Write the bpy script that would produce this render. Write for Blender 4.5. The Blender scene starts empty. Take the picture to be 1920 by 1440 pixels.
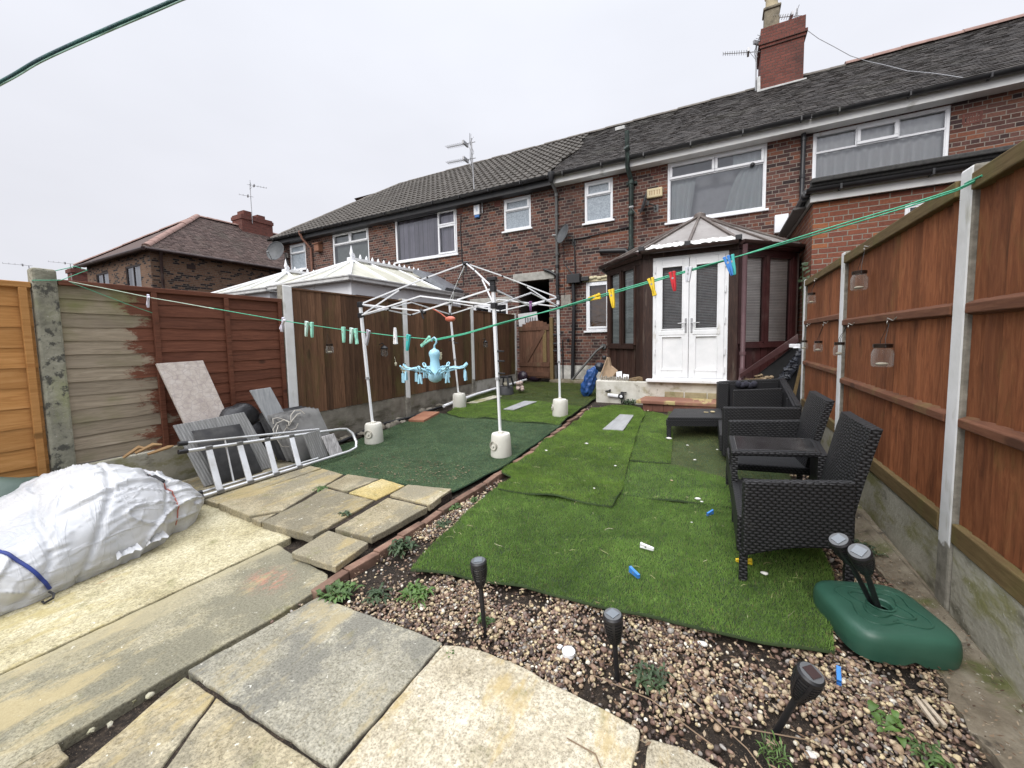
import bpy, math, random
import numpy as np
from mathutils import Vector as V, Matrix, noise as mnoise
random.seed(7); RNG = np.random.default_rng(7)
S = bpy.context.scene
COL = S.collection
R = math.radians
ORG = {}

# ------------------------------------------------------------------ helpers
def gz(y):
    """height of the garden ground at distance y"""
    return float(np.interp(y, [-99, 3.6, 5.7, 7.0, 9.6, 99], [0, 0, .13, .21, .26, .26]))

class MB:
    """collects faces; build() links them as ONE mesh object"""
    def __init__(s): s.v = []; s.f = []
    def add(s, vs, fs):
        o = len(s.v); s.v += [tuple(p) for p in vs]; s.f += [tuple(i + o for i in f) for f in fs]; return s
    def box(s, x0, x1, y0, y1, z0, z1):
        return s.add([(x0,y0,z0),(x1,y0,z0),(x1,y1,z0),(x0,y1,z0),(x0,y0,z1),(x1,y0,z1),(x1,y1,z1),(x0,y1,z1)],
                     [(0,3,2,1),(4,5,6,7),(0,1,5,4),(1,2,6,5),(2,3,7,6),(3,0,4,7)])
    def obox(s, c, a, b, d):
        c, a, b, d = V(c), V(a), V(b), V(d)
        vs = [c+i*a+j*b+k*d for k in (-1,1) for (i,j) in ((-1,-1),(1,-1),(1,1),(-1,1))]
        fs = [(0,3,2,1),(4,5,6,7),(0,1,5,4),(1,2,6,5),(2,3,7,6),(3,0,4,7)]
        if a.cross(b).dot(d) < 0: fs = [f[::-1] for f in fs]
        return s.add(vs, fs)
    def bar(s, p, q, w, h, up=(0,0,1)):
        p, q = V(p), V(q); d = q-p; L = d.length; d.normalize()
        u = V(up); sd = d.cross(u)
        if sd.length < 1e-4: sd = d.cross(V((1,0,0)))
        sd.normalize(); u = sd.cross(d)
        return s.obox((p+q)/2, d*L/2, sd*w/2, u*h/2)
    def tube(s, pts, r, seg=8, cap=True):
        pts = [V(p) for p in pts]; n = len(pts)
        rr = r if isinstance(r, (list, tuple)) else [r]*n
        o = len(s.v); ref = V((0,0,1))
        for i, p in enumerate(pts):
            t = (pts[min(i+1,n-1)]-pts[max(i-1,0)])
            if t.length < 1e-9: t = V((0,0,1))
            t.normalize()
            if i == 0:
                a = t.cross(V((0,0,1)))
                if a.length < .05: a = t.cross(V((1,0,0)))
            else:
                a = a - t*a.dot(t)
            a.normalize(); b = t.cross(a)
            for k in range(seg):
                an = 2*math.pi*k/seg
                s.v.append(tuple(p+(a*math.cos(an)+b*math.sin(an))*rr[i]))
        for i in range(n-1):
            for k in range(seg):
                k2 = (k+1) % seg
                s.f.append((o+i*seg+k, o+i*seg+k2, o+(i+1)*seg+k2, o+(i+1)*seg+k))
        if cap:
            s.f.append(tuple(o+k for k in range(seg))[::-1]); s.f.append(tuple(o+(n-1)*seg+k for k in range(seg)))
        return s
    def lathe(s, c, prof, seg=16, ax=(0,0,1)):
        c = V(c); ax = V(ax).normalized(); a = ax.cross(V((0,1,0)))
        if a.length < .05: a = ax.cross(V((1,0,0)))
        a.normalize(); b = ax.cross(a); o = len(s.v)
        for r, z in prof:
            for k in range(seg):
                an = 2*math.pi*k/seg
                s.v.append(tuple(c+ax*z+(a*math.cos(an)+b*math.sin(an))*r))
        for i in range(len(prof)-1):
            for k in range(seg):
                k2 = (k+1) % seg
                s.f.append((o+i*seg+k, o+i*seg+k2, o+(i+1)*seg+k2, o+(i+1)*seg+k))
        s.f.append(tuple(o+k for k in range(seg))[::-1]); m = o+(len(prof)-1)*seg
        s.f.append(tuple(m+k for k in range(seg)))
        return s
    def prism(s, poly, z0, z1):
        """poly: list of (x,y), anticlockwise; z0/z1 numbers or functions of (x,y)"""
        n = len(poly); f0 = z0 if callable(z0) else (lambda x, y: z0); f1 = z1 if callable(z1) else (lambda x, y: z1)
        A = sum(poly[i][0]*poly[(i+1)%n][1]-poly[(i+1)%n][0]*poly[i][1] for i in range(n))
        if A < 0: poly = poly[::-1]
        vs = [(x,y,f0(x,y)) for x,y in poly]+[(x,y,f1(x,y)) for x,y in poly]
        fs = [tuple(range(n))[::-1], tuple(range(n,2*n))]+[(i,(i+1)%n,n+(i+1)%n,n+i) for i in range(n)]
        return s.add(vs, fs)
    def ext(s, pts, d):
        """polygon of 3-D points extruded by the vector d"""
        n = len(pts); pts = [V(p) for p in pts]; d = V(d)
        nn = V((0,0,0))
        for i in range(n): nn += pts[i].cross(pts[(i+1)%n])
        if nn.dot(d) > 0: pts = pts[::-1]
        vs = pts+[p+d for p in pts]
        fs = [tuple(range(n)), tuple(range(n,2*n))[::-1]]+[((i+1)%n,i,n+i,n+(i+1)%n) for i in range(n)]
        return s.add(vs, fs)
    def quad(s, *p): return s.add(p, [tuple(range(len(p)))])
    def ball(s, c, r, seg=12, rings=8):
        r = r if isinstance(r, (tuple, list)) else (r,r,r); o = len(s.v)
        vs = [(c[0],c[1],c[2]-r[2])]
        for i in range(1, rings):
            a = math.pi*i/rings-math.pi/2
            for k in range(seg):
                b = 2*math.pi*k/seg
                vs.append((c[0]+r[0]*math.cos(a)*math.cos(b), c[1]+r[1]*math.cos(a)*math.sin(b), c[2]+r[2]*math.sin(a)))
        vs.append((c[0],c[1],c[2]+r[2])); fs = []
        for k in range(seg):
            fs.append((0, 1+(k+1)%seg, 1+k))
            for i in range(rings-2):
                fs.append((1+i*seg+k, 1+i*seg+(k+1)%seg, 1+(i+1)*seg+(k+1)%seg, 1+(i+1)*seg+k))
            m = 1+(rings-2)*seg; fs.append((m+k, m+(k+1)%seg, len(vs)-1))
        return s.add(vs, fs)
    def build(s, name, m, parent=None, base=None, smooth=0, bevel=0, bseg=2, jitter=0):
        me = bpy.data.meshes.new(name)
        org = wo(parent) if parent is not None else V(base) if base is not None else V((0,0,0))
        if jitter: s.v = [(x+random.uniform(-1,1)*jitter, y+random.uniform(-1,1)*jitter, z+random.uniform(-1,1)*jitter) for x,y,z in s.v]
        me.from_pydata([(x-org.x, y-org.y, z-org.z) for x,y,z in s.v], [], s.f); me.update()
        box_uv(me, org)
        me.materials.append(m)
        if smooth:
            me.shade_smooth()
            try: me.set_sharp_from_angle(angle=R(smooth))
            except Exception: pass
        o = bpy.data.objects.new(name, me); COL.objects.link(o); ORG[o.name] = org
        if parent is not None: o.parent = parent
        elif base is not None: o.location = org
        if bevel:
            b = o.modifiers.new('bevel', 'BEVEL'); b.width = bevel; b.segments = bseg; b.limit_method = 'ANGLE'; b.angle_limit = R(40)
        return o

def wo(o): return ORG[o.name]

def box_uv(me, org):
    n = len(me.polygons)
    if n == 0: return
    uv = me.uv_layers.new(name='UVMap')
    nv = np.empty(len(me.vertices)*3, np.float32); me.vertices.foreach_get('co', nv); nv = nv.reshape(-1,3)+np.array(org, np.float32)
    nr = np.empty(n*3, np.float32); me.polygons.foreach_get('normal', nr); nr = nr.reshape(-1,3)
    lt = np.empty(n, np.int32); me.polygons.foreach_get('loop_total', lt)
    lv = np.empty(len(me.loops), np.int32); me.loops.foreach_get('vertex_index', lv)
    N = np.repeat(nr, lt, axis=0); P = nv[lv]
    T = np.stack([-N[:,1], N[:,0], np.zeros(len(N))], 1); L = np.linalg.norm(T, axis=1, keepdims=True)
    flat = (np.abs(N[:,2]) > .93)
    T = np.where(L > 1e-5, T/np.maximum(L,1e-6), np.array([1.,0,0]))
    B = np.cross(N, T)
    u = np.where(flat, P[:,0], (P*T).sum(1)); v = np.where(flat, P[:,1], (P*B).sum(1))
    out = np.stack([u,v], 1).astype(np.float32).ravel(); uv.data.foreach_set('uv', out)

def np_mesh(name, verts, faces, m, parent=None, base=None, smooth=False):
    """big triangle / quad soup straight from numpy arrays"""
    me = bpy.data.meshes.new(name); org = wo(parent) if parent is not None else V(base or (0,0,0))
    verts = np.asarray(verts, np.float32)-np.array(org, np.float32); faces = np.asarray(faces, np.int32); k = faces.shape[1]
    me.vertices.add(len(verts)); me.vertices.foreach_set('co', verts.ravel())
    me.loops.add(faces.size); me.loops.foreach_set('vertex_index', faces.ravel())
    me.polygons.add(len(faces)); me.polygons.foreach_set('loop_start', np.arange(0, faces.size, k, dtype=np.int32))
    me.polygons.foreach_set('loop_total', np.full(len(faces), k, np.int32))
    if smooth: me.polygons.foreach_set('use_smooth', np.ones(len(faces), bool))
    me.update(calc_edges=True); me.materials.append(m)
    o = bpy.data.objects.new(name, me); COL.objects.link(o); ORG[o.name] = org
    if parent is not None: o.parent = parent
    else: o.location = org
    return o

def thing(name, label, cat, loc, group=None):
    o = bpy.data.objects.new(name, None); o.empty_display_size = .1; COL.objects.link(o); o.location = loc; ORG[o.name] = V(loc)
    return tag(o, label, cat, group)
def tag(o, label, cat, group=None, kind=None):
    o['label'] = label; o['category'] = cat
    if group: o['group'] = group
    if kind: o['kind'] = kind
    return o
def struct(o): o['kind'] = 'structure'; return o
def stuff(o): o['kind'] = 'stuff'; return o
def copy_thing(r, loc, label=None, rotz=0, scale=None):
    c = r.copy(); COL.objects.link(c); c.location = loc; c.rotation_euler.z = rotz; ORG[c.name] = V(loc)
    if scale: c.scale = scale
    if label: c['label'] = label
    for ch in list(r.children):
        k = ch.copy(); COL.objects.link(k); k.parent = c
        for g in list(ch.children):
            h = g.copy(); COL.objects.link(h); h.parent = k
    return c
def lerp(a, b, t): return tuple(x+(y-x)*t for x, y in zip(a, b))

# ------------------------------------------------------------------ materials
class NT:
    def __init__(s, name):
        s.m = bpy.data.materials.new(name); s.m.use_nodes = True; s.t = s.m.node_tree; s.t.nodes.clear()
        s.out = s.n('ShaderNodeOutputMaterial'); s.p = s.n('ShaderNodeBsdfPrincipled'); s.l(s.p.outputs[0], s.out.inputs[0])
    def n(s, ty, **kw):
        x = s.t.nodes.new(ty)
        for k, v in kw.items(): setattr(x, k, v)
        return x
    def l(s, a, b): s.t.links.new(a, b); return b
    def put(s, sock, val):
        if hasattr(val, 'is_output'): s.l(val, sock)
        else:
            if isinstance(val, (tuple, list)) and len(val) == 3 and sock.type == 'RGBA': val = (*val, 1)
            sock.default_value = val
    def coord(s, which='Object', stretch=(1,1,1), loc=(0,0,0)):
        c = s.n('ShaderNodeTexCoord'); mp = s.n('ShaderNodeMapping'); s.l(c.outputs[which], mp.inputs[0])
        mp.inputs['Scale'].default_value = stretch; mp.inputs['Location'].default_value = loc
        return mp.outputs[0]
    def noise(s, vec, scale, detail=5, rough=.55, dist=0):
        x = s.n('ShaderNodeTexNoise'); s.l(vec, x.inputs['Vector']); x.inputs['Scale'].default_value = scale
        x.inputs['Detail'].default_value = detail; x.inputs['Roughness'].default_value = rough; x.inputs['Distortion'].default_value = dist
        return x.outputs['Fac']
    def voro(s, vec, scale, feature='F1', out='Distance', rnd=1):
        x = s.n('ShaderNodeTexVoronoi', feature=feature); s.l(vec, x.inputs['Vector']); x.inputs['Scale'].default_value = scale
        x.inputs['Randomness'].default_value = rnd
        return x.outputs[out]
    def math(s, op, a, b=0., c=None, clamp=False):
        x = s.n('ShaderNodeMath', operation=op, use_clamp=clamp); s.put(x.inputs[0], a); s.put(x.inputs[1], b)
        if c is not None: s.put(x.inputs[2], c)
        return x.outputs[0]
    def ss(s, v, lo, hi):
        x = s.n('ShaderNodeMapRange', interpolation_type='SMOOTHSTEP'); s.put(x.inputs[0], v); s.put(x.inputs[1], lo); s.put(x.inputs[2], hi)
        return x.outputs[0]
    def ramp(s, v, stops, const=False):
        x = s.n('ShaderNodeValToRGB'); s.put(x.inputs[0], v); e = x.color_ramp.elements
        if const: x.color_ramp.interpolation = 'CONSTANT'
        while len(e) < len(stops): e.new(.5)
        for k, (p, c) in enumerate(stops): e[k].position = p; e[k].color = (*c, 1)
        return x.outputs[0]
    def mix(s, f, a, b, mode='MIX'):
        x = s.n('ShaderNodeMix', data_type='RGBA', blend_type=mode); s.put(x.inputs[0], f); s.put(x.inputs[6], a); s.put(x.inputs[7], b)
        return x.outputs[2]
    def rnd(s):
        return s.n('ShaderNodeNewGeometry').outputs['Random Per Island']
    def objrnd(s): return s.n('ShaderNodeObjectInfo').outputs['Random']
    def sep(s, v):
        x = s.n('ShaderNodeSeparateXYZ'); s.l(v, x.inputs[0]); return x.outputs
    def comb(s, x, y, z=0.):
        c = s.n('ShaderNodeCombineXYZ'); s.put(c.inputs[0], x); s.put(c.inputs[1], y); s.put(c.inputs[2], z); return c.outputs[0]
    def bump(s, h, strength=.3, dist=.01, prev=None):
        b = s.n('ShaderNodeBump'); s.put(b.inputs['Height'], h); b.inputs['Strength'].default_value = strength; b.inputs['Distance'].default_value = dist
        if prev is not None: s.l(prev, b.inputs['Normal'])
        return b.outputs[0]
    def fin(s, col, rough=.7, normal=None, metal=0., spec=.5):
        s.put(s.p.inputs['Base Color'], col); s.put(s.p.inputs['Roughness'], rough); s.put(s.p.inputs['Metallic'], metal)
        s.p.inputs['Specular IOR Level'].default_value = spec
        if normal is not None: s.l(normal, s.p.inputs['Normal'])
        return s.m

def nmat(name, stops, scale=4, detail=6, stretch=(1,1,1), coord='Object', rough=.75, bump=.2, bscale=None, bdist=.006, layers=(), metal=0., spec=.4, island=0., speck=None):
    """noise coloured material; layers = (colour, scale, lo, hi, stretch) patches laid over it"""
    t = NT(name); v = t.coord(coord, stretch)
    f = t.noise(v, scale, detail, .6)
    c = t.ramp(f, stops)
    if island:
        k = t.math('MULTIPLY_ADD', t.rnd(), island, 1-island/2)
        c = t.mix(1., c, t.comb(k, k, k), 'MULTIPLY')
    for lc, ls, lo, hi, lst in layers:
        c = t.mix(t.ss(t.noise(t.coord(coord, lst, (3.1, 1.7, ls)), ls, 6, .65), lo, hi), c, lc)
    if speck:
        c = t.mix(t.ss(t.noise(t.coord(coord), speck[1], 3, .7), speck[2], speck[3]), c, speck[0])
    nb = t.bump(t.noise(v, bscale or scale*6, 5, .65), bump, bdist) if bump else None
    return t.fin(c, rough, nb, metal, spec)

def plain(name, c, rough=.5, metal=0., spec=.5, var=.12, scale=7, bump=.0, dirt=None):
    a = tuple(max(0, x*(1-var)) for x in c); b = tuple(min(1, x*(1+var)) for x in c)
    return nmat(name, [(.3, a), (.7, b)], scale, 5, rough=rough, metal=metal, spec=spec, bump=bump, bscale=40, bdist=.002,
                layers=[(dirt, 2.5, .52, .75, (1,1,1))] if dirt else ())

def brick_mat(name, ramp, mortar, patch=None, bw=.225, bh=.075, mw=.011, patch_lo=.56, headers=True, soot=.0):
    t = NT(name); uv = t.sep(t.coord('UV'))
    wob = t.noise(t.coord('UV'), 3.2, 3); wob = t.math('MULTIPLY_ADD', wob, .016, -.008)
    v = t.math('ADD', uv[1], wob)
    row = t.math('FLOOR', t.math('DIVIDE', v, bh))
    hd = t.math('COMPARE', t.math('MODULO', t.math('ADD', row, 400.), 4.), 0., .1) if headers else 0.
    w = t.math('MULTIPLY_ADD', hd, -bw/2, bw) if headers else bw
    off = t.math('MULTIPLY', t.math('MODULO', t.math('ADD', row, 400.), 2.), bw*.5)
    off = t.math('MULTIPLY_ADD', hd, bw*.25, off) if headers else off
    uu = t.math('ADD', uv[0], t.math('ADD', off, 50.))
    q = t.math('DIVIDE', uu, w); cell = t.math('FLOOR', q); fu = t.math('FRACT', q); fv = t.math('FRACT', t.math('DIVIDE', v, bh))
    du = t.math('MULTIPLY', t.math('SUBTRACT', .5, t.math('ABSOLUTE', t.math('SUBTRACT', fu, .5))), w)
    dv = t.math('MULTIPLY', t.math('SUBTRACT', .5, t.math('ABSOLUTE', t.math('SUBTRACT', fv, .5))), bh)
    d = t.math('MINIMUM', du, dv)
    d = t.math('ADD', d, t.math('MULTIPLY_ADD', t.noise(t.coord('UV'), 60, 3), .005, -.0025))
    isb = t.ss(d, mw*.35, mw*.75)
    wn = t.n('ShaderNodeTexWhiteNoise', noise_dimensions='2D'); t.l(t.comb(cell, row), wn.inputs['Vector'])
    c = t.ramp(wn.outputs['Value'], ramp)
    if patch:
        wn2 = t.n('ShaderNodeTexWhiteNoise', noise_dimensions='2D'); t.l(t.comb(t.math('ADD', cell, 17.3), row), wn2.inputs['Vector'])
        pf = t.math('ADD', t.noise(t.comb(cell, row), .11, 4), t.math('MULTIPLY_ADD', wn2.outputs['Value'], .22, -.11))
        c = t.mix(t.ss(pf, patch_lo, patch_lo+.06), c, t.ramp(wn.outputs['Value'], patch))
    n1 = t.noise(t.coord('UV'), 28, 6, .7)
    c = t.mix(.55, c, t.ramp(n1, [(.3, (.35,.35,.35)), (.7, (1.25,1.2,1.15))]), 'MULTIPLY')
    mc = t.mix(.5, mortar, t.ramp(t.noise(t.coord('UV'), 9, 5), [(.35, tuple(x*.45 for x in mortar)), (.65, mortar)]))
    c = t.mix(isb, mc, c)
    if soot: c = t.mix(t.math('MULTIPLY', t.ss(t.noise(t.coord('UV', (.5,.25,1)), 1.5, 5), .5, .72), soot), c, (.03,.026,.025))
    h = t.math('ADD', t.math('MULTIPLY', isb, .7), t.math('MULTIPLY', n1, .3))
    return t.fin(c, .85, t.bump(h, .7, .008), 0, .25)

def board_mat(name, stops, grain=(1,1,1), moss=None, rough=.75, island=.55, coord='Object', streak=None):
    """sawn boards: long grain streaks, knots, a tone of their own for every board"""
    t = NT(name); v = t.coord(coord, grain)
    off = t.math('MULTIPLY', t.rnd(), 30.)
    va = t.n('ShaderNodeVectorMath', operation='ADD'); t.l(v, va.inputs[0]); t.l(t.comb(off, off, off), va.inputs[1]); v = va.outputs[0]
    g = t.noise(v, 5, 8, .68, 1.2); c = t.ramp(g, stops)
    k = t.math('MULTIPLY_ADD', t.rnd(), island, 1-island/2); c = t.mix(1., c, t.comb(k, k, k), 'MULTIPLY')
    kn = t.voro(t.coord(coord, tuple(.35+.65*(x > 2) if x != 1 else .6 for x in grain)), 3.3); c = t.mix(t.math('MULTIPLY', t.ss(kn, .11, .05), .6), c, tuple(x*.3 for x in stops[0][1]))
    if streak: c = t.mix(t.math('MULTIPLY', t.ss(t.noise(t.coord(coord, tuple(x*.6 for x in grain), (5,2,1)), 4, 5, .7), .55, .72), streak[1]), c, streak[0])
    if moss:
        mc, ms, lo, hi, amt = moss
        c = t.mix(t.math('MULTIPLY', t.ss(t.noise(t.coord(coord, (1,1,.5), (1,4,2)), ms, 6, .7), lo, hi), amt), c, mc)
    return t.fin(c, rough, t.bump(g, .35, .004), 0, .3)

UPVC = nmat('white_upvc', [(.3,(.74,.75,.78)),(.7,(.82,.83,.85))], 3, 4, rough=.35, bump=0, layers=[((.5,.47,.4), 3, .62, .85, (1,1,.4))])
UPVC_OLD = nmat('weathered_upvc', [(.3,(.72,.73,.74)),(.7,(.84,.84,.85))], 4, 5, rough=.4, bump=.05, layers=[((.42,.38,.3), 5, .6, .8, (1,1,.3))])
BLACKP = plain('black_plastic', (.012,.012,.014), .45, var=.3)
DARKGUT = plain('dark_gutter', (.018,.018,.02), .38, var=.3, dirt=(.05,.05,.045))
GREYPIPE = plain('grey_pipe', (.10,.10,.098), .5, var=.2, dirt=(.03,.03,.028))
FASCIA = nmat('white_fascia', [(.3,(.60,.60,.59)),(.7,(.74,.74,.73))], 2, 5, rough=.5, bump=.05, layers=[((.3,.28,.25), 3, .58, .8, (1,1,1))])
CONC = nmat('weathered_concrete', [(.25,(.27,.25,.195)),(.5,(.41,.385,.31)),(.75,(.52,.495,.41))], 5, 9, rough=.9, bump=.7, bscale=30, bdist=.008,
            layers=[((.24,.23,.10), 2.2, .48, .66, (1,1,2.5)), ((.15,.14,.10), 3.5, .55, .70, (1,.7,1.5))], speck=((.5,.48,.42), 60, .6, .75))
CONC_OLD = nmat('lichened_concrete', [(.25,(.15,.145,.11)),(.5,(.27,.26,.20)),(.75,(.38,.365,.29))], 8, 9, rough=.95, bump=.8, bscale=45, bdist=.01,
            layers=[((.26,.27,.14), 2.5, .50, .70, (1,1,.6)), ((.08,.078,.065), 16, .52, .62, (1,1,.8))], speck=((.45,.44,.4), 50, .62, .75))
def painted_post():
    t = NT('flaking_white_paint'); v = t.coord('Object')
    fl = t.ss(t.math('ADD', t.noise(v, 9, 8, .7), t.math('MULTIPLY', t.noise(t.coord('Object',(1,1,.3)), 2.5, 4), .35)), .42, .36)
    lo = t.ss(t.sep(v)[2], t.math('MULTIPLY_ADD', t.noise(v, 14, 4), .12, .36), t.math('MULTIPLY_ADD', t.noise(v, 14, 4), .12, .34))
    pc = t.ramp(t.noise(v, 5, 6), [(.3,(.68,.68,.66)),(.65,(.83,.83,.83))])
    pc = t.mix(t.ss(t.noise(t.coord('Object',(1,1,.25)), 12, 5), .58, .75), pc, (.5,.49,.42))
    cc = t.ramp(t.noise(v, 14, 8, .7), [(.3,(.12,.11,.09)),(.7,(.34,.32,.27))])
    nx = t.math('ABSOLUTE', t.sep(t.n('ShaderNodeNewGeometry').outputs['True Normal'])[0])
    side = t.ss(nx, .75, .6); f = t.math('MAXIMUM', t.math('MAXIMUM', fl, lo), side); c = t.mix(f, pc, cc)
    return t.fin(c, .7, t.bump(t.math('ADD', t.math('MULTIPLY', f, -.5), t.noise(v, 60, 5)), .35, .004), 0, .3)
POSTW = painted_post()
GLASS = None
def glass_mat(name, ior=1.9, tint=(.82,.86,.87), rough=.01):
    t = NT(name); t.t.nodes.remove(t.p)
    tr = t.n('ShaderNodeBsdfTransparent'); tr.inputs[0].default_value = (*tint, 1)
    gl = t.n('ShaderNodeBsdfGlossy'); gl.inputs[0].default_value = (.95,.96,1,1); gl.inputs['Roughness'].default_value = rough
    w = t.noise(t.coord('Object'), 1.3, 2); t.l(t.bump(w, .05, .02), gl.inputs['Normal'])
    fr = t.n('ShaderNodeFresnel'); fr.inputs[0].default_value = ior
    mx = t.n('ShaderNodeMixShader'); t.l(fr.outputs[0], mx.inputs[0]); t.l(tr.outputs[0], mx.inputs[1]); t.l(gl.outputs[0], mx.inputs[2]); t.l(mx.outputs[0], t.out.inputs[0])
    return t.m
GLASS = glass_mat('window_glass', 1.95, (.97,.975,.98))
def jar_glass():
    t = NT('jar_glass'); t.fin((.75,.77,.76), .08, None, 0, .8)
    tr = t.n('ShaderNodeBsdfTransparent'); tr.inputs[0].default_value = (.93,.94,.93,1); lw = t.n('ShaderNodeLayerWeight'); lw.inputs[0].default_value = .35
    mx = t.n('ShaderNodeMixShader'); t.l(t.math('MULTIPLY_ADD', lw.outputs['Facing'], .38, .035), mx.inputs[0]); t.l(tr.outputs[0], mx.inputs[1]); t.l(t.p.outputs[0], mx.inputs[2]); t.l(mx.outputs[0], t.out.inputs[0]); return t.m
GLASSJ = jar_glass(); GLASS2 = glass_mat('thin_glazing', 1.3, (.97,.975,.98))
FROST = plain('obscured_glass', (.30,.34,.38), .18, var=.25, scale=30, bump=.1)
DARKROOM = plain('grey_room', (.30,.30,.31), .9)
CURT = nmat('white_net_curtain', [(.3,(.92,.95,.96)),(.7,(.97,.98,.98))], 3, 3, rough=.9, bump=0)
CURT2 = nmat('pale_blue_curtain', [(.3,(.80,.89,.91)),(.7,(.90,.95,.96))], 3, 3, rough=.9, bump=0)
BLINDV = nmat('lilac_vertical_blind', [(.3,(.42,.40,.50)),(.7,(.55,.52,.62))], 3, 3, rough=.9, bump=0, island=.5)
BLINDH = nmat('grey_slatted_blind', [(.3,(.30,.34,.34)),(.7,(.44,.49,.49))], 3, 3, rough=.6, bump=0, island=.35)
BLINDW = nmat('cream_slatted_blind', [(.3,(.52,.48,.45)),(.7,(.66,.62,.58))], 3, 3, rough=.7, bump=0, island=.2)
# ------------------------------------------------------------------ camera, sky, sun
cd = bpy.data.cameras.new('camera'); cam = bpy.data.objects.new('camera', cd); COL.objects.link(cam); S.camera = cam
def cam_axes(yaw, pitch, roll):
    cy, sy, cp, sp = math.cos(yaw), math.sin(yaw), math.cos(pitch), math.sin(pitch)
    f = V((sy*cp, cy*cp, sp)); r = V((cy, -sy, 0)); u = r.cross(f); c, s = math.cos(roll), math.sin(roll)
    return c*r+s*u, -s*r+c*u, f
cr_, cu_, cf_ = cam_axes(R(-27.383), R(-4.1758), R(-1.1146))
cam.matrix_world = Matrix(((cr_.x,cu_.x,-cf_.x,0),(cr_.y,cu_.y,-cf_.y,0),(cr_.z,cu_.z,-cf_.z,1.33),(0,0,0,1)))
cd.sensor_width = 36; cd.lens = 732.3/1920*36; cd.shift_x = (960-969.36)/1920; cd.shift_y = (693.43-720)/1920
cd.clip_start = .02; cd.clip_end = 3000

SUN_EL, SUN_AZ = R(42), R(186)      # a bright patch of the overcast, behind the camera to its left
W = bpy.data.worlds.new('World'); S.world = W; W.use_nodes = True; wt = W.node_tree; wt.nodes.clear()
def wn(ty, **k):
    n = wt.nodes.new(ty)
    for a, b in k.items(): setattr(n, a, b)
    return n
sky = wn('ShaderNodeTexSky', sky_type='NISHITA'); sky.sun_disc = False; sky.sun_elevation = SUN_EL; sky.sun_rotation = SUN_AZ
sky.air_density = 2; sky.dust_density = 6; sky.ozone_density = 1
bw = wn('ShaderNodeRGBToBW'); wt.links.new(sky.outputs[0], bw.inputs[0])
tc = wn('ShaderNodeTexCoord'); sx = wn('ShaderNodeSeparateXYZ'); wt.links.new(tc.outputs['Generated'], sx.inputs[0])
rp = wn('ShaderNodeValToRGB'); e = rp.color_ramp.elements   # cloud brightness by elevation (CIE overcast: brighter overhead)
e[0].position = .0; e[0].color = (.62,.625,.67,1); e[1].position = 1; e[1].color = (3.3,3.35,3.5,1)
for p, c in ((.3,(.64,.65,.705)), (.60,(.69,.71,.775)), (.70,(.75,.775,.84)), (.84,(2.0,2.05,2.2))):
    k = e.new(p); k.color = (*c, 1)
wt.links.new(sx.outputs[2], rp.inputs[0])
cl = wn('ShaderNodeTexNoise'); cl.inputs['Scale'].default_value = 1.6; cl.inputs['Detail'].default_value = 4
cm = wn('ShaderNodeMapping'); cm.inputs['Scale'].default_value = (1,1,2.5); wt.links.new(tc.outputs['Generated'], cm.inputs[0]); wt.links.new(cm.outputs[0], cl.inputs[0])
cr = wn('ShaderNodeMapRange'); cr.inputs[1].default_value = .3; cr.inputs[2].default_value = .7; cr.inputs[3].default_value = .945; cr.inputs[4].default_value = 1.055
wt.links.new(cl.outputs[0], cr.inputs[0])
m1 = wn('ShaderNodeVectorMath', operation='SCALE'); wt.links.new(rp.outputs[0], m1.inputs[0]); wt.links.new(cr.outputs[0], m1.inputs['Scale'])
m2 = wn('ShaderNodeVectorMath', operation='SCALE'); wt.links.new(m1.outputs[0], m2.inputs[0]); m2.inputs['Scale'].default_value = 9.4
mxs = wn('ShaderNodeMix', data_type='RGBA'); mxs.inputs[0].default_value = .06
wt.links.new(m2.outputs[0], mxs.inputs[6]); wt.links.new(bw.outputs[0], mxs.inputs[7])
bg = wn('ShaderNodeBackground'); bg.inputs[1].default_value = .11; wt.links.new(mxs.outputs[2], bg.inputs[0])
wo_ = wn('ShaderNodeOutputWorld'); wt.links.new(bg.outputs[0], wo_.inputs[0])
sl = bpy.data.lights.new('sun', 'SUN'); sl.energy = 1.9; sl.angle = R(40); sl.color = (1,.97,.93)
so = bpy.data.objects.new('sun', sl); COL.objects.link(so)
# sun_rotation is measured clockwise from +Y seen from above: direction towards the sun
sd = V((math.sin(SUN_AZ)*math.cos(SUN_EL), math.cos(SUN_AZ)*math.cos(SUN_EL), math.sin(SUN_EL)))
so.rotation_euler = sd.to_track_quat('Z', 'Y').to_euler(); so.location = (0,-5,12)
S.view_settings.view_transform = 'Standard'; S.view_settings.look = 'None'; S.view_settings.exposure = .38; S.view_settings.gamma = 1
S.render.engine = 'CYCLES'; S.cycles.use_denoising = True; S.cycles.max_bounces = 6; S.cycles.transparent_max_bounces = 12; S.cycles.caustics_reflective = False; S.cycles.caustics_refractive = False

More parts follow.
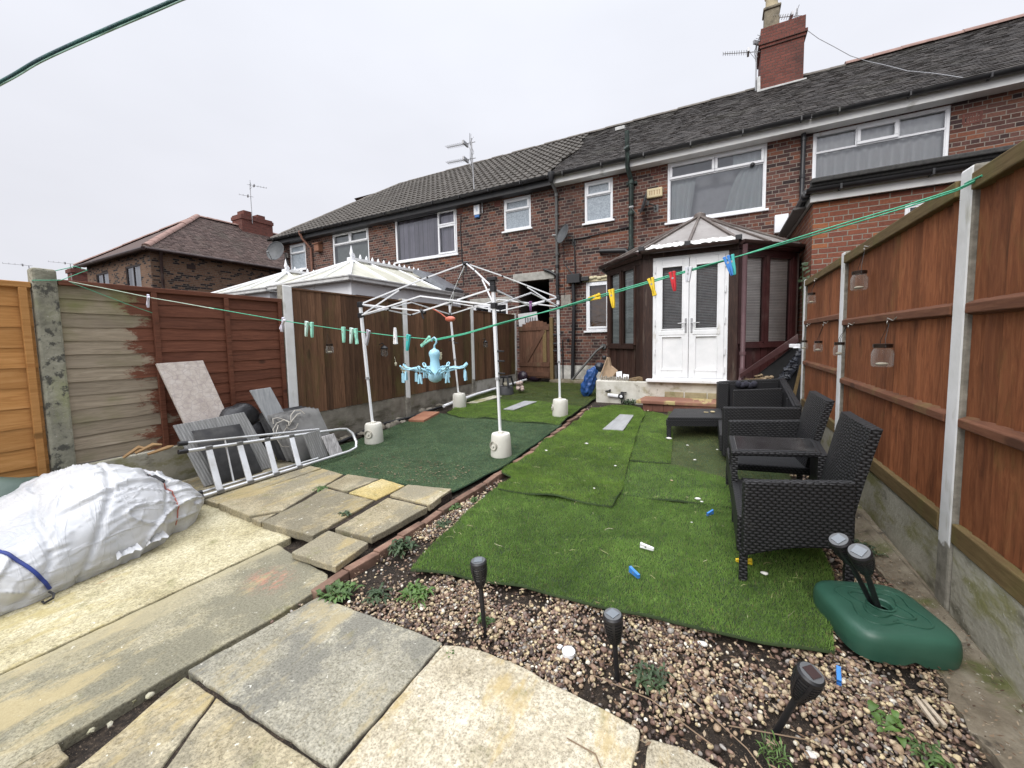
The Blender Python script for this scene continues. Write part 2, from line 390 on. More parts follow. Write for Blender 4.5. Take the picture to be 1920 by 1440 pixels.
# ------------------------------------------------------------------ the terrace of houses
D = 9.64
BR_RAMP = [(0,(.035,.024,.025)),(.2,(.06,.034,.033)),(.38,(.105,.050,.043)),(.6,(.145,.067,.053)),(.8,(.185,.088,.066)),(1,(.09,.047,.043))]
BR_OR = [(0,(.10,.04,.03)),(.4,(.20,.078,.048)),(.75,(.25,.105,.062)),(1,(.09,.042,.036))]
BRICK3 = brick_mat('dark_red_brick', BR_RAMP, (.27,.235,.20), BR_OR, patch_lo=.57, soot=.45)
BRICK2 = brick_mat('dark_red_brick_left', BR_RAMP, (.27,.24,.205), BR_OR, patch_lo=.62, soot=.4)
BRICKX = brick_mat('orange_red_brick', [(0,(.17,.062,.042)),(.35,(.24,.085,.052)),(.7,(.19,.07,.05)),(1,(.33,.125,.058))], (.27,.245,.20), None, soot=.3)
BRICKF = brick_mat('mottled_brown_brick', [(0,(.028,.022,.024)),(.22,(.04,.028,.028)),(.3,(.17,.095,.06)),(.6,(.22,.13,.085)),(1,(.16,.09,.06))], (.20,.175,.14), None, soot=.2)
BRICKC = brick_mat('red_chimney_brick', [(0,(.14,.05,.04)),(.5,(.21,.075,.058)),(1,(.17,.065,.052))], (.10,.075,.065), None, soot=.5)
def tile_mat(name, stops, moss, layers=()):
    t = NT(name); v = t.coord('Object'); c = t.ramp(t.rnd(), stops)
    n = t.noise(v, 22, 7, .7); c = t.mix(.5, c, t.ramp(n, [(.3,(.45,.45,.45)),(.7,(1.3,1.3,1.25))]), 'MULTIPLY')
    c = t.mix(t.math('MULTIPLY', t.ss(t.noise(v, 1.1, 7, .7), .5, .66), .75), c, moss)
    c = t.mix(t.ss(t.noise(v, 55, 4, .7), .64, .72), c, (.22,.21,.17))
    return t.fin(c, .85, t.bump(n, .4, .006), 0, .25)
TILE3 = tile_mat('old_plain_tile', [(0,(.033,.029,.028)),(.5,(.046,.041,.039)),(1,(.062,.054,.05))], (.055,.051,.043))
PANT = tile_mat('brown_grey_pantile', [(0,(.070,.063,.056)),(.5,(.088,.079,.071)),(1,(.105,.095,.085))], (.082,.076,.066))
TILEF = tile_mat('worn_brown_tile', [(0,(.075,.052,.048)),(.5,(.105,.074,.067)),(1,(.14,.098,.088))], (.10,.082,.07))
RIDGEG = plain('grey_ridge_tile', (.13,.115,.10), .85, var=.3, bump=.3)
RIDGEP = plain('pink_clay_ridge_tile', (.25,.155,.13), .85, var=.2, bump=.3)
LEAD = plain('pale_mortar_flashing', (.52,.52,.51), .8, var=.25, bump=.4)
TERRA = plain('terracotta_air_brick', (.13,.045,.034), .8, var=.3)

def wall_y(mb, x0, x1, z0, z1, Y, holes, rev=.11):
    xs = sorted({x0, x1, *[h[0] for h in holes], *[h[1] for h in holes]}); zs = sorted({z0, z1, *[h[2] for h in holes], *[h[3] for h in holes]})
    for i in range(len(xs)-1):
        for j in range(len(zs)-1):
            cx, cz = (xs[i]+xs[i+1])/2, (zs[j]+zs[j+1])/2
            if any(h[0] < cx < h[1] and h[2] < cz < h[3] for h in holes): continue
            mb.quad((xs[i],Y,zs[j]),(xs[i+1],Y,zs[j]),(xs[i+1],Y,zs[j+1]),(xs[i],Y,zs[j+1]))
    for a, b, c, d in holes:
        r = Y+rev
        mb.quad((a,Y,c),(a,r,c),(b,r,c),(b,Y,c)); mb.quad((a,Y,d),(b,Y,d),(b,r,d),(a,r,d))
        mb.quad((a,Y,c),(a,Y,d),(a,r,d),(a,r,c)); mb.quad((b,Y,c),(b,r,c),(b,r,d),(b,Y,d))

def ring(mb, x0, x1, z0, z1, y0, y1, w):
    mb.box(x0,x1,y0,y1,z0,z0+w); mb.box(x0,x1,y0,y1,z1-w,z1); mb.box(x0,x0+w,y0,y1,z0+w,z1-w); mb.box(x1-w,x1,y0,y1,z0+w,z1-w)

def wavy(mb, x0, x1, z0, z1, y, amp=.03, n=60, freq=30, lean=0.):
    """a hanging curtain; lean pulls the foot sideways"""
    o = len(mb.v); rows = 7
    for j in range(rows):
        s = j/(rows-1)
        for i in range(n+1):
            t = i/n; x = x0+(x1-x0)*t*(1-abs(lean)*s*.35) + lean*s*(x1-x0)*(.35 if lean > 0 else 0)
            mb.v.append((x, y+amp*math.sin(t*freq+.7*math.sin(t*9))*(.5+.5*s), z1+(z0-z1)*s))
    for j in range(rows-1):
        for i in range(n):
            a = o+j*(n+1)+i; mb.f.append((a, a+1, a+n+2, a+n+1))

def window(house, x0, x1, z0, z1, cells, Y=D, inside=None, fm=None, sill=True, pane=None, room=1.4, mat_in=None):
    """cells: (fx0,fx1,fz0,fz1,sash) fractions; frame part with panes, sashes, sill and what hangs inside"""
    fm = fm or UPVC; y = Y+.015; f = MB(); ring(f, x0,x1,z0,z1, y,y+.075, .045)
    a0, a1, b0, b1 = x0+.045, x1-.045, z0+.045, z1-.045
    rects = []
    for c in cells:
        r = (a0+(a1-a0)*c[0], a0+(a1-a0)*c[1], b0+(b1-b0)*c[2], b0+(b1-b0)*c[3]); rects.append((r, c[4])); ring(f, *r, y+.004, y+.07, .018)
    fr = f.build('window', fm, house, bevel=.006)
    for r, s in rects:
        k = .02
        if s:
            q = MB(); ring(q, r[0]+.004, r[1]-.004, r[2]+.004, r[3]-.004, y-.022, y+.05, .052); q.build('sash', fm, fr, bevel=.008); k = .056
        p = MB(); p.quad((r[0]+k-.004,y+.03,r[2]+k-.004),(r[1]-k+.004,y+.03,r[2]+k-.004),(r[1]-k+.004,y+.03,r[3]-k+.004),(r[0]+k-.004,y+.03,r[3]-k+.004)); p.build('pane', pane or GLASS, fr)
    if sill: s = MB(); s.box(x0-.05, x1+.05, Y-.055, Y+.06, z0-.045, z0-.001); s.build('sill', fm, fr, bevel=.006)
    rm = MB(); q = .25; yb = Y+.115+room
    rm.quad((x0-q,yb,z0-q),(x1+q,yb,z0-q),(x1+q,yb,z1+q),(x0-q,yb,z1+q)); rm.quad((x0-q,Y+.115,z0-q),(x1+q,Y+.115,z0-q),(x1+q,yb,z0-q),(x0-q,yb,z0-q))
    rm.quad((x0-q,Y+.115,z1+q),(x0-q,yb,z1+q),(x1+q,yb,z1+q),(x1+q,Y+.115,z1+q)); rm.quad((x0-q,Y+.115,z0-q),(x0-q,yb,z0-q),(x0-q,yb,z1+q),(x0-q,Y+.115,z1+q)); rm.quad((x1+q,Y+.115,z0-q),(x1+q,Y+.115,z1+q),(x1+q,yb,z1+q),(x1+q,yb,z0-q))
    rm.build('room', DARKROOM, fr)
    if inside:
        c = MB(); inside(c); c.build(inside.__name__, mat_in, fr, smooth=40)
    return fr

def gutter(mb, x0, x1, y, z, r=.062):
    n = 9; ends = []
    for k in range(n):
        a = math.pi+math.pi*k/(n-1); ends.append((r*math.cos(a), r*math.sin(a)))
    o = len(mb.v)
    for x in (x0, x1):
        for s in (1, .88):
            for dy, dz in ends: mb.v.append((x, y+dy*s, z+dz*s))
    for k in range(n-1):
        mb.f.append((o+k, o+2*n+k, o+2*n+k+1, o+k+1)); mb.f.append((o+n+k, o+n+k+1, o+3*n+k+1, o+3*n+k))
    for a in (0, n-1): mb.f.append((o+a, o+n+a, o+3*n+a, o+2*n+a))
    x = x0+.4
    while x < x1: mb.box(x-.012, x+.012, y-r-.006, y+r, z-r-.008, z+.004); x += .95

def plain_tiles(mb, xl, xr, e, r, w=.165, g=.105):
    """xl, xr: functions of t (0 eave .. 1 ridge); every tile a thin tilted slab"""
    dy, dz = r[0]-e[0], r[1]-e[1]; L = math.hypot(dy, dz); uy, uz = dy/L, dz/L; ny, nz = -uz, uy; rows = int(L/g)
    for j in range(rows+1):
        s0 = j*g; s1 = min(s0+g*1.12, L+.02); a, b = xl(s0/L), xr(s0/L); x = a-(w/2 if j % 2 else 0)
        while x < b:
            xa, xb = max(x, a)+.0025, min(x+w, b)-.0025; x += w
            if xb-xa < .02: continue
            h0 = .016+random.uniform(-.003,.008); h1 = .002+random.uniform(-.001,.002); dd = random.uniform(-.008,.006); tw = random.uniform(-.004,.004)
            P = lambda xx, s, h: (xx, e[0]+uy*s+ny*h, e[1]+uz*s+nz*h)
            t0 = s0+dd
            mb.add([P(xa,t0,h0+tw),P(xb,t0,h0-tw),P(xb,s1,h1+.004),P(xa,s1,h1+.004),P(xa,t0,-.004),P(xb,t0,-.004)], [(0,1,2,3),(4,5,1,0),(4,0,3),(5,2,1)])

def pantiles(mb, xl, xr, e, r, w=.205, g=.32):
    dy, dz = r[0]-e[0], r[1]-e[1]; L = math.hypot(dy, dz); uy, uz = dy/L, dz/L; ny, nz = -uz, uy; rows = int(math.ceil(L/g)); n = 9
    prof = [.004,.010,.024,.037,.041,.034,.018,.006,.003]
    for j in range(rows):
        s0 = j*g; s1 = min(s0+g, L); a, b = xl(s0/L), xr(s0/L); x = math.floor(a/w)*w
        while x < b:
            if x+w < a+.02: x += w; continue
            o = len(mb.v); lift = .034+random.uniform(-.002,.004)
            for s, h in ((s0-.012, lift), (s1, .004), (s0-.012, -.004)):
                for k in range(n):
                    xx = min(max(x+w*k/(n-1), a), b); hh = (prof[k]+h) if h > 0 else prof[k]*.6
                    mb.v.append((xx, e[0]+uy*s+ny*hh, e[1]+uz*s+nz*hh))
            for k in range(n-1):
                mb.f.append((o+k, o+k+1, o+n+k+1, o+n+k)); mb.f.append((o+2*n+k, o+2*n+k+1, o+k+1, o+k))
            x += w

def ridge_tiles(mb, p, q, r=.12, seg=.42):
    p, q = V(p), V(q); d = q-p; L = d.length; d.normalize(); n = max(1, int(L/seg)); sd = d.cross(V((0,0,1))).normalized(); up = sd.cross(d)
    for i in range(n):
        a = p+d*(L*i/n); b = p+d*(L*(i+1)/n+.03); o = len(mb.v); ra = r*random.uniform(.98,1.08); dz = up*random.uniform(-.008,.01)
        for c, rr in ((a, ra*1.06), (b, ra)):
            for k in range(9):
                an = math.pi*k/8; mb.v.append(tuple(c+dz+sd*rr*math.cos(an)+up*(rr*.75*math.sin(an)-.02)))
        for k in range(8): mb.f.append((o+k, o+k+1, o+10+k, o+9+k))
        mb.f.append(tuple(o+k for k in range(9)))

EAVE, RIDGE = (D-.28, 5.42), (13.1, 8.12)
def chim(o, x0, x1, y0, y1, z0, z1, m, pots):
    b = MB(); b.box(x0,x1,y0,y1,z0,z1-.42); b.box(x0-.03,x1+.03,y0-.03,y1+.03,z1-.50,z1-.425); b.box(x0-.06,x1+.06,y0-.06,y1+.06,z1-.425,z1-.35); b.box(x0-.015,x1+.015,y0-.015,y1+.015,z1-.35,z1)
    c = b.build('chimney', m, o)
    return c
def back_of(o, x0, x1, m, left=None):
    b = MB(); b.quad((x0,16.9,0),(x0,16.9,5.4),(x1,16.9,5.4),(x1,16.9,0)); b.quad((x0,13.12,8.06),(x1,13.12,8.06),(x1,17.1,5.3),(x0,17.1,5.3)); return b.build('rear_wall', m, o)

# --- house with the conservatory
h3 = thing('terraced_house', 'dark brick terraced house behind the brown conservatory, with a tall red chimney', 'house', (-1.2, D, .26), 'houses of the terrace')
b = MB(); holes3 = [(-3.02,-2.32,4.21,5.2),(-1.09,.8,3.93,5.24),(-3.0,-1.95,1.56,2.77)]
wall_y(b, -3.8, 1.39, .1, 5.42, D, holes3); b.build('wall', BRICK3, h3)
back_of(h3, -3.8, 1.39, BRICK3)
b = MB(); b.box(-3.86,-1.95,D-.02,D+.02,.2,.68); b.build('plinth', plain('painted_plinth', (.42,.41,.38), .8, var=.3, dirt=(.12,.11,.09)), h3)
b = MB(); plain_tiles(b, lambda t: -3.8-.12*math.sin(t*9), lambda t: 1.39, EAVE, RIDGE); roof3 = b.build('roof', TILE3, h3)
b = MB(); ridge_tiles(b, (-3.8,13.1,8.1), (1.39,13.1,8.08)); b.build('ridge', RIDGEG, roof3, smooth=50)
b = MB(); b.box(-2.9,-2.62,12.35,12.6,7.62,7.72); b.build('roof_vent', LEAD, roof3, bevel=.01)
b = MB(); gutter(b, -3.85, 1.45, D-.34, 5.42); b.build('gutter', DARKGUT, h3, smooth=40)
b = MB(); b.box(-3.8,1.39,D-.25,D-.225,5.235,5.44); b.box(-3.8,1.39,D-.225,D,5.235,5.25); b.build('fascia', FASCIA, h3)
ck = chim(h3, .86, 1.80, 12.75, 13.6, 7.3, 9.42, BRICKC, 1)
b = MB(); b.box(.80,1.86,12.66,12.755,7.60,7.86); b.box(.78,.86,12.66,13.3,7.6,8.2); b.build('flashing', LEAD, ck, jitter=.012)
b = MB(); b.box(.93,1.27,12.9,13.24,9.42,9.95); b.box(.90,1.30,12.87,13.27,9.95,10.02); b.build('chimney_pot', plain('sooty_clay_pot', (.20,.17,.12), .85, var=.4, dirt=(.05,.045,.04)), ck, bevel=.02)
b = MB(); b.lathe((1.1,13.07,10.02), [(.17,0),(.17,.08),(.14,.1),(.14,.3),(.17,.33),(.15,.45)], 14); b.build('cowl', plain('cream_clay_pot', (.45,.38,.25), .8, var=.2), ck, smooth=40)
def swags(c):
    wavy(c, -1.02, -.50, 3.98, 4.95, D+.15, .022, 40, 26, -.7)
    o = len(c.v); n = 46
    for j in range(9):
        s = j/8; w = .32+.42*s**.8
        for i in range(n+1):
            t = i/n; c.v.append((.74-w*(1-t)*(1+.05*math.sin(s*5)), D+.15+.028*math.sin(t*28+s)*(.4+.6*s), 4.96-1.0*s))
    for j in range(8):
        for i in range(n): a = o+j*(n+1)+i; c.f.append((a,a+1,a+n+2,a+n+1))
    wavy(c, .2, .72, 4.96, 5.2, D+.16, .02, 30, 22)
swags.__name__ = 'curtain'
def sheen_sheet(c): wavy(c, -1.2, .95, 3.8, 5.4, D+.42, .015, 60, 40)
wbig = window(h3, -1.09, .8, 3.93, 5.24, [(0,.5,.73,1,True),(.5,1,.73,1,True),(0,1,0,.73,False)], inside=swags, mat_in=CURT2, room=2.2)
def bottles(c):
    for i, x in enumerate((-2.9,-2.83,-2.72,-2.6,-2.5,-2.42)): c.lathe((x,D+.14,4.26), [(.025,0),(.03,.02),(.03,.08),(.012,.1+.03*(i%3)),(.012,.13+.03*(i%3))], 8)
bottles.__name__ = 'bottle'
window(h3, -3.02, -2.32, 4.21, 5.2, [(0,1,.66,1,True),(0,1,0,.66,False)], inside=bottles, mat_in=CURT, pane=FROST, room=.5)
def slats(x0, x1, z0, z1, y, p=.028):
    def f(c):
        z = z0
        while z < z1: c.box(x0, x1, y, y+.012, z, z+p*.55); z += p
    f.__name__ = 'blind'; return f
window(h3, -3.0, -1.95, 1.56, 2.77, [(0,.55,0,1,True),(.55,1,0,1,False)], inside=slats(-2.95,-2.42,1.62,2.7,D+.14,.03), mat_in=plain('amber_blind', (.50,.25,.09), .7, var=.3), room=.9)
b = MB(); b.box(-3.06,-1.95,D-.015,D+.02,2.78,2.86); 
for i in range(9): b.ball((-2.95+.1*i,D-.02,2.85+.012*(i%3)), (.07,.035,.035+.012*(i%2)), 8, 5)
b.build('foam_filler', plain('yellowed_expanding_foam', (.56,.50,.34), .9, var=.25, bump=.4), h3, smooth=60, jitter=.006)
for x, z in ((-1.34,5.12),(-2.06,5.11)):
    b = MB(); ring(b, x-.11,x+.11,z-.075,z+.075, D-.006,D+.02,.018)
    for i in range(6): b.box(x-.09+.032*i, x-.075+.032*i, D-.004, D+.02, z-.06, z+.06)
    b.build('air_brick', TERRA, h3)
def downpipe(o, x, y, z0, z1, m, r=.036, name='downpipe', brackets=2, top=True):
    b = MB(); pts = [(x,y,z0),(x,y,z1)]
    if top: pts += [(x,y-.02,z1+.05),(x-.02,D-.3,z1+.22),(x-.02,D-.34,z1+.30)]
    b.tube(pts, r, 12)
    for k in range(brackets):
        z = z0+(z1-z0)*(k+.5)/brackets; b.lathe((x,y,z-.03), [(r+.008,0),(r+.008,.06)], 12); b.box(x-.055,x+.055,y,D,z-.012,z+.012)
    b.lathe((x,y,z1-.05), [(r+.012,0),(r+.012,.08)], 12)
    return b.build(name, m, o, smooth=45)
pipe = downpipe(h3, -3.74, D-.06, 3.05, 5.03, GREYPIPE)
b = MB(); b.lathe((-3.76,D-.33,5.24), [(.04,0),(.06,.05),(.09,.16),(.09,.24)], 12); b.build('hopper', BLACKP, pipe, smooth=40)
b = MB(); b.tube([(-3.74,D-.06,.25),(-3.74,D-.06,3.05)], .04, 12); b.tube([(-3.74,D-.06,3.0),(-3.95,D-.06,3.13),(-4.12,D-.05,3.2)], .035, 10); b.lathe((-3.74,D-.06,2.75), [(.052,0),(.052,.07)], 12); b.lathe((-3.74,D-.06,3.2), [(.05,0),(.05,.07)], 12); b.build('lower_pipe', BLACKP, pipe, smooth=45)
PEEL = nmat('peeling_green_black_paint', [(.35,(.012,.014,.014)),(.6,(.03,.05,.042)),(.75,(.13,.18,.155))], 14, 7, rough=.6, bump=.5, stretch=(1,1,.5))
b = MB(); b.tube([(-1.87,D-.1,2.95),(-1.87,D-.1,4.98),(-1.9,D-.36,5.2),(-1.9,D-.42,5.95)], [.055,.055,.05,.05], 12)
for z in (3.4,4.2,4.9): b.lathe((-1.87,D-.1,z), [(.07,0),(.075,.04),(.07,.09)], 12)
b.box(-1.99,-1.75,D-.06,D,4.92,4.98); b.tube([(-1.95,D-.42,5.55),(-1.85,D-.42,5.6)], .062, 8); b.build('soil_pipe', PEEL, h3, smooth=45)
b = MB(); b.tube([(-2.6,D+.02,3.47),(-2.6,D-.1,3.47),(-2.0,D-.1,3.42),(-1.9,D-.1,3.3)], .058, 12); b.build('waste_pipe', BLACKP, h3, smooth=45)
b = MB(); b.tube([(-3.42,D-.03,3.86),(-3.0,D-.03,3.87),(-1.92,D-.03,3.97)], .016, 8); b.tube([(-3.28,D-.03,3.84),(-3.26,D-.03,2.95)], .016, 8); b.tube([(-3.58,D-.012,3.8),(-3.56,D-.012,2.4)], .005, 5); b.build('small_pipe', BLACKP, h3, smooth=45)
b = MB(); b.box(-3.44,-3.1,D-.2,D-.01,2.76,2.98); b.box(-3.1,-2.9,D-.12,D-.02,2.8,2.9); b.tube([(-3.3,D-.1,2.8),(-3.28,D-.1,2.2),(-3.34,D-.1,.3)], .045, 10); b.tube([(-3.3,D-.12,2.98),(-3.52,D-.08,3.25)], .018, 8); b.build('drain_hopper', BLACKP, h3, bevel=.008)
b = MB(); b.tube([(-3.32,D-.25,.3),(-2.7,D-.12,1.05),(-2.55,D-.08,1.16),(-2.55,D+.02,1.16)], .03, 10); b.lathe((-2.55,D-.05,1.16), [(.07,0),(.07,.05)], 12, (0,1,0)); b.build('overflow_pipe', GREYPIPE, h3, smooth=45)
b = MB(); b.tube([(-3.62,D-.04,.3),(-3.62,D-.04,1.35),(-3.4,D-.04,1.36)], .014, 7); b.lathe((-3.45,D-.09,1.28), [(.02,0),(.03,.05),(.02,.1)], 8); b.build('outside_tap', BLACKP, h3, smooth=45)
b = MB(); b.box(-3.66,-3.40,D-.014,D+.02,2.2,2.5); b.lathe((-3.53,D-.02,2.34), [(.075,0),(.07,.02)], 14, (0,1,0)); b.build('flue_patch', plain('crumbling_render', (.26,.24,.21), .9, var=.4, bump=.5), h3)
b = MB(); b.box(-.05,.02,D-.05,D+.0,4.78,4.86); 
b = MB(); sheen_sheet(b); b.build('sky_sheen_sheet', plain('pale_sky_sheen', (.74,.76,.80), .9, var=.06), wbig, smooth=60)  # added pale sheet, lightens the window like reflected sky
b = MB(); b.ball((.55,D+.005,4.86), (.045,.03,.045), 12, 8); b.build('camera_dome', BLACKP, wbig, smooth=60)
b = MB(); b.tube([(1.39,D-.06,5.3),(1.39,D-.06,3.75),(1.33,D-.1,3.6),(1.2,D-.12,3.45)], .04, 12)
for z in (5.1,4.4,3.8): b.lathe((1.39,D-.06,z), [(.05,0),(.05,.06)], 12)
b.build('downpipe', DARKGUT, h3, smooth=45)
b = MB(); b.box(.95,1.18,D-.12,D,3.4,3.75); b.build('white_vent_box', UPVC, h3, bevel=.01)

# --- right-hand house
h4 = thing('terraced_house', 'brick terraced house at the right end with pink ridge tiles and long net curtains', 'house', (4.2, D, .26), 'houses of the terrace')
b = MB(); wall_y(b, 1.39, 7.4, .1, 5.42, D, [(1.55,3.46,4.17,5.22)]); b.build('wall', BRICK3, h4); back_of(h4, 1.39, 7.4, BRICK3)
b = MB(); plain_tiles(b, lambda t: 1.39, lambda t: 7.4, EAVE, RIDGE); roof4 = b.build('roof', TILE3, h4)
b = MB(); ridge_tiles(b, (1.39,13.1,8.1), (2.9,13.1,8.06)); b.build('ridge', RIDGEG, roof4, smooth=50)
b = MB(); ridge_tiles(b, (2.7,13.1,8.09), (7.4,13.1,8.09), .15, .5); b.build('pink_ridge', RIDGEP, roof4, smooth=50)
b = MB(); gutter(b, 1.46, 7.4, D-.34, 5.42); b.build('gutter', DARKGUT, h4, smooth=40)
b = MB(); b.box(1.39,7.4,D-.25,D-.225,5.235,5.44); b.box(1.39,7.4,D-.225,D,5.235,5.25); b.build('fascia', FASCIA, h4)
def curtain(c): wavy(c, 1.6, 3.42, 4.2, 5.19, D+.135, .030, 170, 72)
window(h4, 1.55, 3.46, 4.17, 5.22, [(0,.34,.66,1,False),(.34,.66,.66,1,True),(.66,1,.66,1,False),(0,1,0,.66,False)], inside=curtain, mat_in=CURT)
b = MB(); ring(b, 3.6,3.84,4.84,5.02, D-.006,D+.02,.018)
for i in range(7): b.box(3.62+.031*i, 3.634+.031*i, D-.004, D+.02, 4.86, 5.0)
b.build('air_brick', TERRA, h4)

# --- house with the passage
h2 = thing('terraced_house', 'brick terraced house with lilac vertical blinds and a dark passage doorway below', 'house', (-6.8, D, .26), 'houses of the terrace')
b = MB(); wall_y(b, -9.75, -3.8, .1, 5.42, D, [(-9.31,-6.89,3.94,5.3),(-5.31,-4.49,4.34,5.2),(-4.9,-3.99,.12,2.94),(-6.4,-5.25,1.5,2.42)]); b.build('wall', BRICK2, h2); back_of(h2, -9.75, -3.8, BRICK2)
b = MB()
for q in (((-4.9,D+.11,.1),(-4.9,D+.11,2.94),(-4.9,D+6,2.94),(-4.9,D+6,.1)), ((-3.99,D+.11,.1),(-3.99,D+6,.1),(-3.99,D+6,2.94),(-3.99,D+.11,2.94)), ((-4.9,D+.11,2.94),(-3.99,D+.11,2.94),(-3.99,D+6,2.94),(-4.9,D+6,2.94)), ((-4.9,D+6,.1),(-4.9,D+6,2.94),(-3.99,D+6,2.94),(-3.99,D+6,.1))): b.quad(*q)
b.build('passage', plain('passage_brick', (.05,.035,.03), .9, var=.4), h2)
b = MB(); b.box(-5.06,-3.84,D-.02,D+.08,2.945,3.16); b.box(-6.5,-5.1,D-.02,D+.08,2.425,2.58); b.build('lintel', plain('grey_lintel', (.34,.33,.30), .9, var=.3, bump=.3, dirt=(.2,.19,.16)), h2, bevel=.01)
b = MB(); pantiles(b, lambda t: -9.75, lambda t: -3.8-.12*math.sin(t*9)-.01, EAVE, RIDGE); roof2 = b.build('roof', PANT, h2, smooth=40)
b = MB(); ridge_tiles(b, (-9.75,13.1,8.12), (-3.8,13.1,8.12), .11); b.build('ridge', RIDGEG, roof2, smooth=50)
b = MB(); gutter(b, -9.75, -3.87, D-.34, 5.42, .07); b.build('gutter', DARKGUT, h2, smooth=40)
b = MB(); b.box(-9.75,-3.8,D-.25,D-.225,5.22,5.44); b.box(-9.75,-3.8,D-.225,D,5.22,5.24); b.build('fascia', plain('dark_fascia', (.022,.022,.024), .5, var=.3), h2)
def blind(c):
    x = -9.24
    while x < -7.0: c.box(x, x+.082, D+.14+.006*math.sin(x*40), D+.146+.006*math.sin(x*40), 4.0, 5.24); x += .088
window(h2, -9.31, -6.89, 3.94, 5.3, [(0,.72,0,1,False),(.72,1,.66,1,True),(.72,1,0,.66,True)], inside=blind, mat_in=BLINDV, room=.6)
def things_on_sill(c):
    for i, x in enumerate((-5.0,-4.9,-4.78,-4.68,-4.6)): c.lathe((x,D+.14,4.39), [(.03,0),(.035,.03),(.03,.1),(.012,.13+.04*(i%3)),(.012,.16+.04*(i%3))], 8)
things_on_sill.__name__ = 'bottle'
window(h2, -5.31, -4.49, 4.34, 5.2, [(0,1,.62,1,True),(0,1,0,.62,False)], inside=things_on_sill, mat_in=CURT, pane=FROST, room=.5)
window(h2, -6.4, -5.25, 1.5, 2.42, [(0,.5,0,1,True),(.5,1,0,1,False)])
for x in (-6.75,-4.95-.55):
    b = MB(); b.box(x-.1,x+.1,D-.005,D+.02,5.06,5.2); b.build('air_brick', TERRA, h2)
b = MB(); b.tube([(-6.72,D-.02,5.0),(-6.75,D-.02,4.6),(-6.7,D-.02,3.0)], .012, 6); b.build('cable', BLACKP, h2)

# --- far-left end house
h1 = thing('terraced_house', 'end house of the terrace with a hipped roof, bird box and brown downpipe', 'house', (-12.4, D, .26), 'houses of the terrace')
b = MB(); wall_y(b, -15.1, -9.75, .1, 5.42, D, [(-14.76,-13.8,4.2,5.18),(-12.3,-10.5,3.92,5.26)]); b.quad((-15.1,D,.1),(-15.1,D,5.42),(-15.1,17,5.42),(-15.1,17,.1)); b.build('wall', BRICK2, h1); back_of(h1, -15.1, -9.75, BRICK2)
HX = lambda t: -15.42+3.2*t
b = MB(); pantiles(b, HX, lambda t: -9.75, EAVE, RIDGE); roof1 = b.build('roof', PANT, h1, smooth=40)
b = MB(); b.quad((-15.42,EAVE[0],EAVE[1]),(-12.22,13.1,8.1),(-15.42,16.9,5.42)); b.build('hip_slope', PANT, roof1)
b = MB(); ridge_tiles(b, (-12.22,13.1,8.12), (-9.75,13.1,8.12), .11); ridge_tiles(b, (-15.42,EAVE[0],EAVE[1]+.04), (-12.22,13.1,8.14), .10); b.build('ridge', RIDGEG, roof1, smooth=50)
b = MB(); gutter(b, -15.5, -9.75, D-.34, 5.42, .07); b.build('gutter', DARKGUT, h1, smooth=40)
b = MB(); b.box(-15.4,-9.75,D-.25,D-.225,5.22,5.44); b.box(-15.4,-9.75,D-.225,D,5.22,5.24); b.build('fascia', bpy.data.materials['dark_fascia'], h1)
def white_blind(c): c.box(-12.24,-10.56,D+.15,D+.155,3.98,5.2)
white_blind.__name__ = 'blind'
window(h1, -12.3, -10.5, 3.92, 5.26, [(0,.5,.7,1,True),(.5,1,.7,1,True),(0,1,0,.7,False)], inside=white_blind, mat_in=plain('pale_green_blind', (.42,.48,.44), .8), room=.6)
window(h1, -14.76, -13.8, 4.2, 5.18, [(0,1,.66,1,True),(0,1,0,.66,False)], pane=FROST)
BROWNP = plain('brown_downpipe', (.24,.12,.085), .5, var=.2)
b = MB(); b.tube([(-13.55,D-.34,5.36),(-13.52,D-.3,5.2),(-13.4,D-.07,4.9),(-13.4,D-.06,.3)], .04, 10); b.lathe((-13.55,D-.34,5.3), [(.04,0),(.07,.1),(.07,.16)], 10); b.build('downpipe', BROWNP, h1, smooth=45)
b = MB(); b.box(-15.0,-14.86,D-.05,D+.01,4.72,4.9); b.build('vent', BLINDW, h1)
